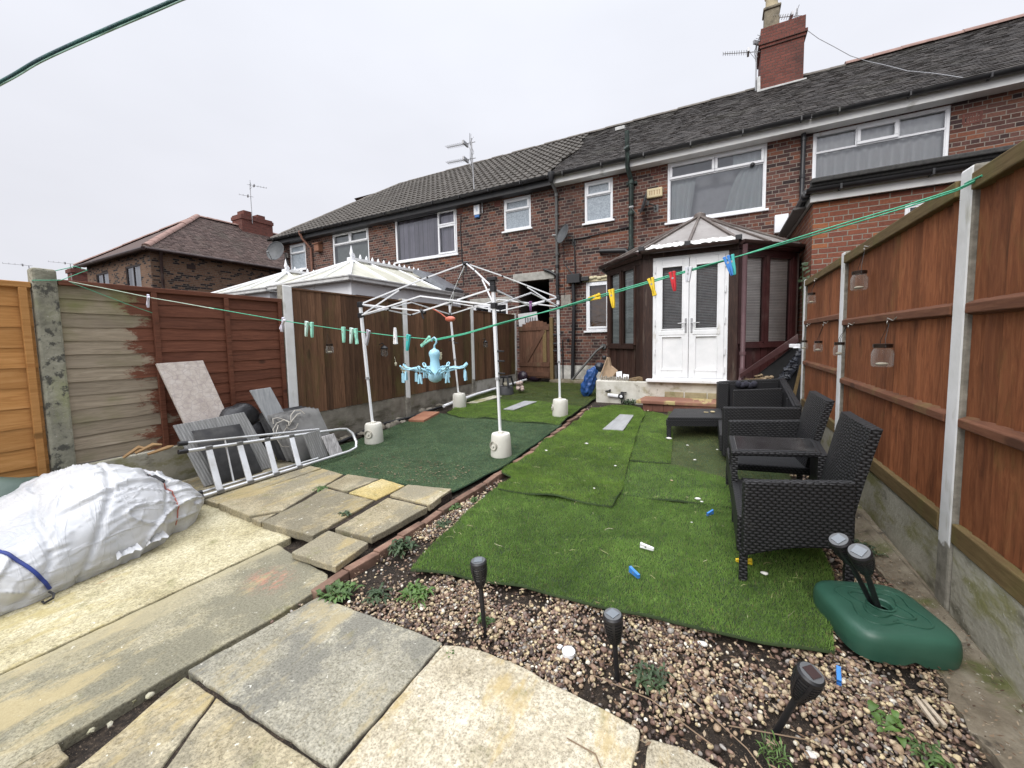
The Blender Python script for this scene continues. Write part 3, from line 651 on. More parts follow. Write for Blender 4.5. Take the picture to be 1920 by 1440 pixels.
# ------------------------------------------------------------------ things fixed to the houses
DISHG = plain('grey_dish_mesh', (.075,.08,.085), .55, var=.25)
def dish(label, c, n, r, foot, m=DISHG):
    c = V(c); n = V(n).normalized(); o = thing('satellite_dish', label, 'satellite dish', foot, 'satellite dishes on the house walls')
    b = MB(); prof = [(r*k/8, .22*r*(k/8)**2) for k in range(1,9)]+[(r*1.0,.22*r+.006),(r*.96,.21*r+.012)]
    up = V((0,0,1)); a = n.cross(up).normalized(); u = a.cross(n); seg = 26; v0 = len(b.v)
    b.v.append(tuple(c))
    for rr, h in prof:
        for k in range(seg):
            t = 2*math.pi*k/seg; b.v.append(tuple(c+n*h+a*rr*math.cos(t)*.92+u*rr*math.sin(t)))
    for k in range(seg): b.f.append((0, 1+(k+1)%seg, 1+k))
    for i in range(len(prof)-1):
        for k in range(seg): b.f.append((1+i*seg+k, 1+i*seg+(k+1)%seg, 1+(i+1)*seg+(k+1)%seg, 1+(i+1)*seg+k))
    b.build('reflector', m, o, smooth=50)
    b = MB(); f = V(foot); b.bar(c-n*.01, c-n*.07, .09, .09); b.tube([c-n*.06, V((f.x,f.y-.06,c.z-.03)), V((f.x,f.y-.06,f.z))], .017, 8); b.box(f.x-.05,f.x+.05,f.y-.012,f.y,f.z-.08,f.z+.08); b.bar(V((f.x,f.y-.06,f.z)), f, .03,.03); b.build('bracket', GREYPIPE, o)
    b = MB(); tip = c+n*(r*1.1)-u*r*.55; b.tube([c-u*r*.92+n*.2*r, c-u*r*1.05+n*r*.5, tip], .011, 7); b.build('feed_arm', GREYPIPE, o, smooth=40)
    b = MB(); b.lathe(tip, [(.022,-.05),(.03,-.02),(.03,.03),(.02,.05)], 10, -(n*.9-u*.35)); b.build('receiver_head', plain('pale_grey_plastic', (.3,.3,.3), .5), o, smooth=40)
    return o
dish('dark grey satellite dish beside the black downpipe, left of the small upper window', (-3.48,D-.22,3.96), (-.55,-.8,.3), .25, (-3.3,D,3.8))
dish('satellite dish seen nearly edge-on, below the yellowed box and left of the curtained window', (-1.52,D-.25,4.37), (-.93,-.28,.28), .26, (-1.33,D,4.3))
dish('large mesh satellite dish at the far left corner of the terrace', (-15.0,D-.35,4.9), (.35,-.9,.25), .38, (-14.9,D,4.55))

b = MB(); b.box(-6.24,-6.05,D-.075,D,4.92,5.19)
o = thing('alarm_box', 'white alarm box with a blue base on the brick left of the small window', 'alarm box', (-6.14,D,4.87)); b.build('casing', UPVC, o, bevel=.012)
b = MB(); b.box(-6.22,-6.07,D-.07,D,4.85,4.918); b.build('blue_base', plain('blue_plastic', (.05,.16,.42), .4), o, bevel=.01)
b = MB()
for k in range(4): b.box(-6.18+.005*k,-6.10,D-.079,D-.0755,5.12-.035*k,5.132-.035*k)
b.build('lettering', plain('faded_blue_print', (.30,.40,.55), .6), o)
o = thing('alarm_box', 'yellowed plastic alarm box above the edge-on satellite dish', 'alarm box', (-1.36,D,4.6))
b = MB(); b.box(-1.53,-1.19,D-.07,D,4.53,4.74); b.build('casing', plain('yellowed_plastic', (.56,.47,.28), .5, var=.15), o, bevel=.02)
b = MB()
for x in (-1.46,-1.415,-1.36,-1.30,-1.25): b.box(x-.008,x+.008,D-.074,D-.0705,4.59,4.68); b.box(x-.02,x+.014,D-.074,D-.0705,4.675,4.684)
b.build('lettering', plain('faded_brown_print', (.33,.2,.11), .6), o)
o = thing('bird_box', 'brown wooden bird box high on the wall beside the brown downpipe', 'bird box', (-12.95,D,4.7))
b = MB(); b.box(-13.07,-12.83,D-.18,D,4.72,4.98); b.build('box', plain('brown_box_wood', (.22,.10,.06), .8), o, bevel=.008)
b = MB(); b.ext([(-13.1,D-.22,4.97),(-13.1,D,5.05),(-13.1,D,5.08),(-13.1,D-.22,5.0)], (.3,0,0)); b.build('lid', bpy.data.materials['brown_box_wood'], o)

ALU = plain('dull_aluminium', (.34,.34,.35), .45, .6, var=.2)
def aerial(label, foot, top, booms, elbow=None):
    o = thing('tv_aerial', label, 'TV aerial', foot, 'television aerials on the roofs')
    b = MB(); pts = [V(foot)]+([V(e) for e in elbow] if elbow else [])+[V(top)]; b.tube(pts, .017, 8); b.build('mast', ALU, o, smooth=40)
    for p, d, L, n, es in booms:
        p, d = V(p), V(d).normalized(); sd = d.cross(V((0,0,1))).normalized() if es != 'v' else V((0,0,1)); b = MB(); b.tube([p-d*.12, p+d*L], .011, 6)
        for k in range(n):
            c = p+d*(L*(.3+.7*k/max(1,n-1))); w = .11-.02*k/n; b.tube([c-sd*w, c+sd*w], .006, 5); b.tube([c, c+V((0,0,.06))], .006, 5)
        c = p+d*L*.24; b.bar(c-sd*.13, c+sd*.13, .05, .09)
        if n > 4:
            for s in (1,-1):
                b.tube([p+d*.02, p+d*.02+V((0,0,.24*s))+sd*.03], .007, 5); b.tube([p+d*.05, p-d*.02+V((0,0,.2*s))-sd*.1], .007, 5); b.tube([p+d*.05, p+V((0,0,.2*s))+sd*.12], .007, 5)
            b.tube([p+d*L*.2, p-V((0,0,.22))], .006, 5)
        b.build('yagi_boom', ALU, o, smooth=40)
    return o
aerial('tall pale aerial with two combs pointing left, in front of the pantiled roof', (-5.98,D-.03,4.95), (-6.05,9.25,6.83),
       [((-6.05,9.25,6.72),(-1,-.05,.05),.78,9,'h'),((-6.05,9.25,6.3),(-1,-.05,.05),.78,9,'h')], [(-5.98,D-.03,5.22),(-6.02,9.28,5.5)])
aerial('aerial on a mast beside the tall red chimney, its long comb pointing left', (.76,12.8,7.7), (.76,12.8,9.12), [((.76,12.8,8.92),(-1,0,.27),.82,11,'h'),((.76,12.8,9.08),(.2,-.2,.5),.2,3,'h')])
aerial('small aerial on top of the tall red chimney, reaching over its right edge', (1.66,13.0,9.42), (1.66,13.0,9.8), [((1.66,13.0,9.62),(-1,-.1,.22),.55,8,'h')])
cb = thing('roof_cable', 'thin grey cable sagging from the tall chimney down over the roof', 'cable', (1.8,12.75,9.3))
b = MB(); b.tube([(1.81,12.9,9.2),(2.1,12.8,8.78),(2.4,12.7,8.42),(2.7,12.6,8.05),(2.99,12.45,7.74),(3.1,11.5,7.05),(3.18,10.7,6.46),(3.35,10.0,5.96),(3.48,9.38,5.5)], .007, 6); b.build('cable', plain('grey_cable', (.22,.22,.23), .6), cb)

# ------------------------------------------------------------------ brown conservatory
BRN = board_mat('dark_brown_stained_timber', [(.3,(.018,.009,.007)),(.55,(.04,.02,.015)),(.8,(.075,.04,.028))], (6,6,.7), rough=.6, streak=((.15,.12,.095), .45))
MAROON = plain('maroon_upvc', (.045,.014,.014), .4, var=.3, dirt=(.09,.055,.05))
BROWNG = plain('brown_gutter', (.040,.022,.020), .4, var=.3, dirt=(.11,.095,.085))
BAR = plain('weathered_brown_bar', (.085,.065,.055), .55, var=.3, dirt=(.18,.16,.14))
def poly_mat():
    t = NT('twin_wall_polycarbonate'); u = t.sep(t.coord('UV'))
    s = t.math('ABSOLUTE', t.math('SUBTRACT', t.math('FRACT', t.math('MULTIPLY', u[0], 55.)), .5))
    c = t.ramp(t.noise(t.coord('Object'), 3, 6, .65), [(.3,(.30,.275,.26)),(.7,(.46,.435,.42))])
    c = t.mix(t.math('MULTIPLY', t.ss(s, .42, .48), .5), c, (.10,.09,.085))
    c = t.mix(t.ss(t.noise(t.coord('Object'), 6, 6, .7), .56, .75), c, (.11,.10,.085))
    t.fin(c, .4, t.bump(s, .3, .004), 0, .4); tr = t.n('ShaderNodeBsdfTranslucent'); t.put(tr.inputs[0], (.62,.58,.55)); mx = t.n('ShaderNodeMixShader'); mx.inputs[0].default_value = .28
    t.l(t.p.outputs[0], mx.inputs[1]); t.l(tr.outputs[0], mx.inputs[2]); t.l(mx.outputs[0], t.out.inputs[0]); return t.m
POLY = poly_mat()
WBLK = nmat('old_white_painted_block', [(.3,(.44,.42,.36)),(.55,(.60,.58,.52)),(.75,(.68,.66,.61))], 4, 8, rough=.85, bump=.5, bscale=16, bdist=.01, layers=[((.30,.27,.17), 3, .5, .7, (1,1,1.6)), ((.16,.14,.10), 6, .58, .75, (1,1,.6))])
cv = thing('conservatory', 'dark brown timber conservatory with a faceted plastic roof and white double doors', 'conservatory', (-.45,7.1,.2))
b = MB(); b.box(-2.03,1.17,7.1,9.6,.12,.58); b.build('base_wall', WBLK, cv, bevel=.02)
b = MB()
for x0, x1, m in ((-.82,-.52,0),(-.50,-.17,0),(-.15,.12,0)): b.box(x0,x1,7.085,7.105,.29,.42)
b.build('bare_block', nmat('bare_sandstone_block', [(.3,(.26,.22,.13)),(.7,(.40,.35,.22))], 9, 7, rough=.9, bump=.5, layers=[((.17,.17,.07), 4, .5, .7, (1,1,1))]), cv, bevel=.012)
b = MB(); b.box(-1.12,.2,7.0,7.3,.585,.635); b.build('door_sill', UPVC_OLD, cv, bevel=.008)
def facet(p, q, z0, zs, z1, fr0, fr1, blindm, mm, name, wpost=.1):
    """one angled side: boarded foot, two glazed lights; fr0..fr1 is the glazed share of its length"""
    p, q = V((*p,0)), V((*q,0)); d = (q-p); L = d.length; d.normalize(); nrm = V((d.y,-d.x,0)); Z = V((0,0,1))
    if nrm.y > 0: nrm = -nrm
    at = lambda s, z, o=0: p+d*s+Z*z+nrm*o
    f = MB()
    def hb(s0, s1, za, zb, t0=-.06, t1=.03): f.obox((at(s0,za,t0)+at(s1,zb,t1))/2, d*(s1-s0)/2, nrm*(t1-t0)/2, Z*(zb-za)/2)
    a, e = L*fr0, L*fr1; mid = (a+e)/2
    hb(0,wpost,z0,z1); hb(L-wpost,L,z0,z1); hb(wpost,L-wpost,z1-.08,z1); hb(0,L,z1,z1+.10,-.08,.07); hb(a,e,zs-.07,zs,-.06,.05); hb(a-.05,a,zs,z1-.08,-.06,.035); hb(e,e+.05,zs,z1-.08,-.06,.035); hb(mid-.035,mid+.035,zs,z1-.08,-.06,.035)
    for x0, x1 in ((a,mid-.035),(mid+.035,e)):
        hb(x0,x0+.03,zs,z1-.08,-.03,.02); hb(x1-.03,x1,zs,z1-.08,-.03,.02); hb(x0,x1,zs,zs+.03,-.03,.02); hb(x0,x1,z1-.11,z1-.08,-.03,.02)
    if a > wpost+.08: hb(wpost,a-.05,z0,z1-.08,-.06,.02)
    if e < L-wpost-.08: hb(e+.05,L-wpost,z0,z1-.08,-.06,.02)
    fo = f.build(name, mm, cv)
    g = MB(); n = 7
    for k in range(n):
        s0 = a+(e-a)*k/n+.006; s1 = a+(e-a)*(k+1)/n-.006; g.obox((at(s0,z0,-.04)+at(s1,zs-.07,.0+.006*(k%2)))/2, d*(s1-s0)/2, nrm*.02, Z*(zs-.07-z0)/2)
    g.build('foot_boards', mm, fo)
    for x0, x1 in ((a+.02,mid-.05),(mid+.05,e-.02)):
        g = MB(); qq = [at(x0,zs+.02,-.008),at(x1,zs+.02,-.008),at(x1,z1-.1,-.008),at(x0,z1-.1,-.008)]; g.quad(*(qq if d.cross(Z).dot(nrm) > 0 else qq[::-1])); g.build('pane', GLASS2, fo)
        g = MB(); z = zs+.03
        while z < z1-.1: g.obox((at(x0+.01,z,-.05)+at(x1-.01,z+.016,-.046))/2, d*(x1-x0-.02)/2, nrm*.004, Z*.0105); z += .026
        g.build('blind', blindm, fo)
    return fo
facet((-1.16,7.16), (-2.03,8.06), .58, 1.22, 2.72, .24, .96, BLINDH, BRN, 'side_frame')
facet((.18,7.16), (1.12,8.10), .58, 1.22, 2.72, .1, .93, BLINDW, MAROON, 'side_frame')
b = MB(); b.box(-1.19,-1.03,7.12,7.2,.6,2.74); b.build('corner_post', BRN, cv)
b = MB(); b.box(.125,.25,7.12,7.2,.6,2.74); b.build('corner_post', BRN, cv)
b = MB(); b.box(-1.19,.25,7.1,7.19,2.70,2.79); b.build('head_beam', BRN, cv)
b = MB(); b.box(-2.05,-1.98,8.06,9.6,.58,2.72); b.box(1.1,1.17,8.1,9.6,.58,2.72); b.build('side_wall', BRN, cv)
df = MB(); ring(df, -1.03,.12,.61,2.70,7.13,7.2,.055)
door = df.build('door_frame', UPVC_OLD, cv, bevel=.006)
DB = bpy.data.materials['grey_slatted_blind']
for x0, x1, hx, s in ((-.975,-.458,-.50,-1),(-.452,.065,-.41,1)):
    leaf = MB(); y0, y1 = 7.115,7.175; w = .095
    leaf.box(x0,x0+w,y0,y1,.665,2.645); leaf.box(x1-w,x1,y0,y1,.665,2.645); leaf.box(x0+w,x1-w,y0,y1,.665,.79); leaf.box(x0+w,x1-w,y0,y1,2.53,2.645); leaf.box(x0+w,x1-w,y0,y1,1.36,1.48)
    lo = leaf.build('door_leaf', UPVC_OLD, cv, bevel=.008)
    b = MB(); b.box(x0+w-.005,x1-w+.005,y0+.024,y1-.01,.785,1.365); b.build('door_panel', UPVC_OLD, lo)
    b = MB(); ring(b, x0+w-.01,x1-w+.01,.78,1.37,y0-.006,y0+.03,.022); ring(b, x0+w-.01,x1-w+.01,1.47,2.54,y0-.006,y0+.03,.02); b.box(x0+w-.04,x1-w+.04,y0-.008,y0,1.385,1.455); b.build('beading', UPVC_OLD, lo, bevel=.007)
    b = MB(); b.quad((x0+w,y0+.03,1.48),(x1-w,y0+.03,1.48),(x1-w,y0+.03,2.53),(x0+w,y0+.03,2.53)); b.build('pane', GLASS2, lo)
    b = MB(); z = 1.49
    while z < 2.52: b.box(x0+w+.01,x1-w-.01,7.2,7.204,z,z+.017); z += .026
    b.build('blind', plain('dark_grey_blind', (.17,.17,.175), .6, var=.2), lo)
    b = MB(); b.box(hx-.014,hx+.014,y0-.012,y0,1.42,1.66); b.build('handle_plate', ALU, lo, bevel=.004)
    b = MB(); b.tube([(hx,y0-.01,1.58),(hx,y0-.05,1.58),(hx+s*.12,y0-.055,1.575)], .009, 8); b.build('handle', ALU, lo, smooth=40)
    b = MB()
    for z in (.8,1.1,1.6,2.1,2.5): b.tube([((x0-.012 if s < 0 else x1+.012),y0-.004,z-.05),((x0-.012 if s < 0 else x1+.012),y0-.004,z+.05)], .012, 8)
    b.build('hinge', UPVC_OLD, lo, smooth=40)
AP, RB = V((-.38,8.65,3.70)), V((-.38,9.62,3.80))
E_ = [V(p) for p in ((-2.2,9.62,2.82),(-2.12,8.0,2.82),(-1.2,7.03,2.82),(.24,7.03,2.82),(1.17,8.0,2.82),(1.22,9.62,2.82))]
rf = MB()
for t in ((E_[2],E_[3],AP),(E_[1],E_[2],AP),(E_[3],E_[4],AP),(E_[0],E_[1],AP,RB),(E_[4],E_[5],RB,AP)):
    rf.add(t, [tuple(range(len(t)))])
rfo = rf.build('plastic_roof', POLY, cv)
for p, q, w in [(e, AP if 0 < i < 5 else RB, .06) for i, e in enumerate(E_)]+[((E_[2]+E_[3])/2, AP, .05), ((E_[1]+E_[2])/2, AP, .04), (E_[3]*.5+E_[4]*.5, AP, .04), (V((-2.15,8.8,2.82)), AP, .05), (V((1.19,8.8,2.82)), AP, .05), (AP, RB, .08)]:
    b = MB(); b.bar(p+V((0,0,.018)), q+V((0,0,.018)), w, .035); b.build('glazing_bar', BAR, rfo, bevel=.008)
b = MB(); b.lathe(AP-V((0,0,.01)), [(.12,-.02),(.1,.05),(.03,.09)], 10); b.build('apex_cap', BAR, rfo, smooth=40)
for i in range(5):
    b = MB(); p, q = E_[i], E_[i+1]; d = (q-p).normalized(); nn = V((d.y,-d.x,0)); nn = nn if nn.dot(p-V((-.4,9,0))) > 0 else -nn
    o0 = len(b.v)
    for c in (p+nn*.03, q+nn*.03):
        for k in range(7): a = math.pi+math.pi*k/6; b.v.append(tuple(c+nn*(.055*math.cos(a)+.03)+V((0,0,.06*math.sin(a)-.012))))
    for k in range(6): b.f.append((o0+k,o0+k+1,o0+8+k,o0+7+k))
    b.f.append(tuple(o0+k for k in range(7))); b.f.append(tuple(o0+7+k for k in range(7))[::-1]); b.build('gutter', BROWNG, cv, smooth=40)
b = MB(); n = 40; o0 = 0
for j in range(4):
    for i in range(n+1):
        t = i/n; p = E_[2].lerp(E_[3], .05+.92*t); s = j/3
        if .46 < t < .54 and j < 2: s += .25
        pp = p.lerp(AP, -.03+.115*s+random.uniform(-.012,.012)); b.v.append((pp.x,pp.y+random.uniform(-.01,.01),pp.z+.03+random.uniform(-.008,.014)))
for j in range(3):
    for i in range(n): a = j*(n+1)+i; b.f.append((a,a+1,a+n+2,a+n+1))
b.build('foil_flashing', plain('crumpled_white_foil', (.68,.67,.64), .35, .15, var=.2, dirt=(.2,.17,.14)), rfo)
for p in (E_[2],(E_[2]+E_[3])/2,E_[3]): b = MB(); b.obox(p+V((0,-.03,.03)), (.045,0,0), (0,.04,0), (0,0,.04)); b.build('bar_end_cap', BLACKP, rfo, bevel=.01)
b = MB(); b.tube([(.33,7.0,2.74),(.33,7.05,2.6),(.33,7.05,.75),(.3,6.98,.62)], .036, 12); b.lathe((.33,7.05,.72), [(.045,0),(.045,.12)], 12); b.lathe((.33,7.05,1.05), [(.045,0),(.045,.05)], 12); b.build('downpipe', plain('faded_maroon_pipe', (.11,.06,.065), .45, var=.15), cv, smooth=45)

o = thing('doorstep', 'low step of red and yellow tiles below the white double doors', 'step', (-.5,6.8,.2))
TILES = nmat('worn_red_quarry_tile', [(.3,(.19,.085,.06)),(.6,(.27,.135,.09)),(.8,(.33,.25,.12))], 3, 4, rough=.8, bump=.2, layers=[((.42,.34,.16), 2, .55, .6, (1.5,.5,1))])
b = MB(); b.prism([(-1.2,6.55),(.2,6.6),(.2,7.08),(-1.14,7.08)], .27, .33); b.build('tread', TILES, o, bevel=.012)
b = MB()
for i in range(8): b.box(-1.10+.16*i,-.945+.16*i,6.60,6.8,.15,.268)
b.box(-1.0,.2,6.75,7.08,.15,.268); b.build('brick_support', plain('red_brick_face', (.15,.065,.045), .85, var=.3), o)

# ------------------------------------------------------------------ brick extension next door
ex = thing('brick_extension', 'orange brick single-storey extension with a flat felt roof behind the right-hand fence', 'extension', (3.0,7.4,.2))
b = MB(); wall_y(b, 1.22, 6.0, 0, 3.3, 7.4, [(2.25,3.2,2.0,3.12)]); b.quad((1.22,9.6,0),(1.22,9.6,3.3),(1.22,7.4,3.3),(1.22,7.4,0)); b.build('wall', BRICKX, ex)
b = MB(); b.box(1.17,6.0,7.32,7.36,3.3,3.5); b.build('fascia', FASCIA, ex, bevel=.006)
b = MB(); b.box(1.17,1.21,7.36,9.6,3.3,3.5); b.build('side_fascia', plain('grey_side_fascia', (.28,.28,.27), .6), ex, bevel=.006)
FELT = nmat('black_mineral_felt', [(.3,(.03,.03,.03)),(.7,(.065,.063,.06))], 30, 6, rough=.9, bump=.5)
b = MB(); b.box(1.17,6.0,7.3,9.62,3.52,3.58); b.prism([(1.17,7.25),(6.0,7.25),(6.0,7.42),(1.17,7.42)], 3.56, 3.63); b.build('felt_roof', FELT, ex, bevel=.015, jitter=.004)
b = MB(); gutter(b, 1.1, 6.0, 7.25, 3.47, .06); b.build('gutter', DARKGUT, ex, smooth=40)
b = MB(); b.tube([(1.12,7.3,3.44),(1.12,8.4,3.40),(1.13,9.45,3.36)], .055, 10)
for y in (7.4,8.2,9.0): b.lathe((1.12,y,3.42), [(.064,0),(.064,.07)], 10, (0,1,0))
b.build('side_drainpipe', DARKGUT, ex, smooth=45)
b = MB(); b.box(1.0,1.16,7.6,9.5,3.30,3.33); b.build('verge_board', plain('weathered_verge', (.10,.095,.09), .7), ex)
window(ex, 2.25, 3.2, 2.0, 3.12, [(0,1,0,1,False)], Y=7.4, sill=False, room=.6)

# ------------------------------------------------------------------ white conservatories over the left fence
CREAM = nmat('cream_polycarbonate', [(.3,(.44,.43,.35)),(.7,(.55,.54,.46))], 2, 5, rough=.4, bump=0, layers=[((.3,.31,.22), 3, .55, .75, (1,1,1))])
def white_cons(label, x0, x1, y0, zg, rx, rz, ry, mirror=False):
    """hipped front at y0, eaves at zg, ridge at x=rx from ry back to the house"""
    o = thing('conservatory', label, 'conservatory', ((x0+x1)/2,y0,.2))
    b = MB(); x = x0
    b.box(x0+.1,x1-.1,y0+.12,y0+.18,zg-.35,zg-.02); b.box(x0+.1,x0+.16,y0+.18,9.6,zg-.35,zg-.02); b.box(x1-.16,x1-.1,y0+.18,9.6,zg-.35,zg-.02)
    for x in (x0+.1,(x0+x1)/2-.04,x1-.18): b.box(x,x+.08,y0+.105,y0+.19,.3,zg-.02)
    for k in range(5): y = y0+.15+(9.4-y0)*k/4; b.box(x1-.175,x1-.085,y-.05,y+.05,.3,zg-.02); b.box(x0+.085,x0+.175,y-.05,y+.05,.3,zg-.02)
    b.box(x0+.1,x1-.1,y0+.12,y0+.18,.3,.9); b.box(x1-.16,x1-.1,y0+.18,9.6,.3,.9); b.build('frame', UPVC, o)
    b = MB(); b.quad((x1-.13,y0+.2,.9),(x1-.13,9.6,.9),(x1-.13,9.6,zg-.35),(x1-.13,y0+.2,zg-.35)); b.quad((x0+.2,y0+.15,.9),(x1-.2,y0+.15,.9),(x1-.2,y0+.15,zg-.35),(x0+.2,y0+.15,zg-.35)); b.build('glazing', GLASS, o)
    A, Bk = V((rx,ry,rz)), V((rx,9.6,rz+.04)); c = [V((x0,9.6,zg)),V((x0,y0,zg)),V((x1,y0,zg)),V((x1,9.6,zg))]
    b = MB(); b.add([c[1],c[2],A],[(0,1,2)]); b.add([c[2],c[3],Bk,A],[(0,1,2,3)]); b.add([c[0],c[1],A,Bk],[(0,1,2,3)]); ro = b.build('roof_panel', CREAM, o)
    bars = [(c[1],A),(c[2],A)]+[(c[1].lerp(c[2],t),A) for t in (.33,.66)]
    n = 4
    for k in range(1,n+1):
        t = k/n
        for e, s in ((c[2],c[3]),(c[1],c[0])):
            bot = e.lerp(s,t); top = A if bot.y < A.y else V((rx,bot.y,rz)); bars.append((bot, top))
    for p, q in bars:
        b = MB(); b.bar(p+V((0,0,.025)), q+V((0,0,.025)), .065, .05); b.build('glazing_bar', UPVC, ro, bevel=.01)
    b = MB(); b.box(x0-.05,x1+.05,y0-.07,y0+.04,zg-.09,zg+.01); b.box(x1-.04,x1+.06,y0+.04,9.6,zg-.09,zg+.01); b.box(x0-.06,x0+.04,y0+.04,9.6,zg-.09,zg+.01); b.box(x0-.07,x1+.07,y0-.09,y0-.07,zg-.02,zg+.02); b.box(x1+.06,x1+.08,y0-.07,9.6,zg-.02,zg+.02); b.build('gutter', plain('grimy_white_gutter', (.55,.55,.54), .5, var=.15, dirt=(.22,.22,.2)), o, bevel=.012)
    b = MB(); b.bar(A+V((0,-.1,.05)), Bk+V((0,0,.05)), .16, .07); y = ry+.05
    while y < 9.5: b.lathe((rx,y,rz+.07), [(.02,0),(.02,.03),(.035,.06),(.028,.09),(.006,.14)], 8); y += .2
    b.build('ridge_cresting', UPVC, ro, smooth=40)
    b = MB(); b.lathe((rx,ry-.02,rz+.07), [(.05,0),(.03,.04),(.045,.09),(.05,.12),(.035,.17),(.006,.32)], 12); b.build('finial', UPVC, ro, smooth=40)
    return o
wc = white_cons('white conservatory with a cream plastic roof, just over the left fence', -9.38, -6.72, 5.63, 2.73, -8.28, 3.43, 7.05)
b = MB(); b.obox(V((-7.2,9.1,3.08)), V((.55,0,-.30)), V((0,.42,0)), V((.03,0,.05))); b.build('lead_flashing', plain('grey_lead', (.17,.18,.20), .5, var=.2), wc)
white_cons('farther white conservatory with a spiky ridge, beyond the nearer white one', -12.6, -9.75, 5.75, 2.74, -11.2, 3.45, 7.2)

# ------------------------------------------------------------------ detached house beyond, far left
fx, fy, fz = -19.47, 6.98, 5.2
fh = thing('brick_house', 'hip-roofed mottled brown brick house beyond the left fence, seen from its corner', 'house', (-22.8,9.5,.2))
b = MB(); wall_y(b, -26.1, fx-.25, 0, fz, fy+.25, [(-25.1,-23.75,3.35,4.72),(-22.0,-20.65,3.2,4.72)]); x = fx-.25; b.quad((x,fy+.25,0),(x,16,0),(x,16,fz),(x,fy+.25,fz)); b.quad((-26.1,16,0),(-26.1,fy+.25,0),(-26.1,fy+.25,fz),(-26.1,16,fz)); b.build('wall', BRICKF, fh)
DKW = plain('dark_brown_window_frame', (.03,.018,.016), .5)
for x0, x1, z0 in ((-25.1,-23.75,3.35),(-22.0,-20.65,3.2)):
    def pale_blind(c): c.box(x0+.1,x1-.1,fy+.25+.15,fy+.25+.16,z0,4.7)
    pale_blind.__name__ = 'blind'
    window(fh, x0, x1, z0, 4.72, [(0,.5,0,1,False),(.5,1,0,1,False)], Y=fy+.25, fm=DKW, inside=pale_blind, mat_in=plain('pale_window_blind', (.62,.66,.68), .7), room=.5)
AX, AY, AZ = -22.8, 10.3, 7.72
b = MB(); run = math.hypot(AX-fx, AZ-fz)
# long slope facing +X, as tile courses
for j in range(int(run/.11)+1):
    s = j*.11/run; s1 = min((j+1.12)*.11/run, 1.)
    def P(y, s, h): return (fx+(AX-fx)*s+h*.6, y, fz+(AZ-fz)*s+h*.8)
    y = fy+(AY-fy)*s-.09*(j%2)
    while y < 16:
        ya, yb = max(y, fy+(AY-fy)*s)+.003, y+.165-.003; y += .165
        if yb-ya < .03: continue
        h0 = .02+random.uniform(-.004,.012); b.add([P(ya,s,h0),P(yb,s,h0),P(yb,s1,.004),P(ya,s1,.004),P(ya,s,-.005),P(yb,s,-.005)], [(0,1,2,3),(4,5,1,0),(4,0,3)])
b.quad((fx,fy,fz-.005),(fx,16,fz-.005),(AX,16,AZ-.005),(AX,AY,AZ-.005)); b.quad((-26.5,fy,fz),(fx,fy,fz),(AX,AY,AZ)); b.quad((-26.5,16,fz),(-26.5,fy,fz),(AX,AY,AZ),(AX,16,AZ)); rof = b.build('roof', TILEF, fh)
b = MB(); ridge_tiles(b, (fx-.1,fy+.1,fz+.06), (AX,AY,AZ+.03), .13, .4); b.build('pink_hip_tiles', RIDGEP, rof, smooth=50)
b = MB(); ridge_tiles(b, (AX,AY,AZ+.02), (AX,16,AZ+.02), .12, .4); ridge_tiles(b, (-26.5,fy,fz+.02), (AX,AY,AZ+.02), .11, .4); b.build('ridge', RIDGEP, rof, smooth=50)
b = MB(); b.box(AX-.45,AX+.45,12.1,13.7,7.3,8.3); b.box(AX-.49,AX+.49,12.06,13.74,8.05,8.22); b.box(AX-.3,AX+.3,12.3,12.7,8.3,8.55); b.box(AX-.3,AX+.3,13.0,13.4,8.3,8.5); b.build('chimney', BRICKC, fh)
b = MB(); b.tube([(fx+.03,fy,fz-.06),(fx+.03,16,fz-.06)], .07, 8); b.tube([(-26.5,fy-.03,fz-.06),(fx,fy-.03,fz-.06)], .07, 8); b.box(fx-.25,fx+.0,fy,16,fz-.06,fz-.03); b.box(-26.3,fx,fy,fy+.25,fz-.06,fz-.03); b.build('gutter', BROWNG, fh, smooth=40)
b = MB(); b.tube([(fx+.02,fy+.5,fz-.1),(fx-.15,fy+.55,fz-.4),(fx-.18,fy+.55,0)], .05, 8); b.tube([(fx-.15,15.0,fz-.1),(fx-.15,15.0,0)], .05, 8); b.build('downpipe', BROWNG, fh, smooth=40)
b = MB(); b.box(fx-.26,fx-.22,8.4,8.7,4.62,4.8); b.build('air_brick', plain('dark_vent', (.03,.015,.012), .8), fh)
o = aerial('thin aerial on the brick chimney of the mottled brown house', (-22.3,12.6,7.9), (-22.3,12.6,9.95), [((-22.3,12.6,9.9),(.4,.9,0),.75,5,'h'),((-22.3,12.6,9.3),(-.4,-.9,0),.5,3,'h')])
for lab, x, y, z in (('distant aerial on a thin pole, just left of the lichened concrete post', -31,6.54,5.62), ('distant aerial to the right of the lichened concrete post', -33,8.5,6.25)):
    aerial(lab, (x,y,0), (x,y,z), [((x,y,z),(-.2,-.95,0),.8,4,'h')])
fc = thing('brick_house', 'far brick house of which only the dark chimney top shows beside the mottled house', 'house', (-33,9.9,0))
b = MB(); b.box(-36,-30,9.6,18,0,3.6); b.build('wall', BRICKF, fc)
b = MB(); b.ext([(-36.3,9.4,3.5),(-36.3,18.3,3.5),(-36.3,14,4.0)], (6.6,0,0)); b.build('roof', TILEF, fc)
b = MB(); b.box(-33.6,-32.9,8.5,9.2,0,6.0); b.box(-33.68,-32.85,8.44,9.26,5.75,5.95); b.box(-33.4,-33.1,8.7,8.95,6.0,6.2); b.build('chimney', BRICKC, fc)
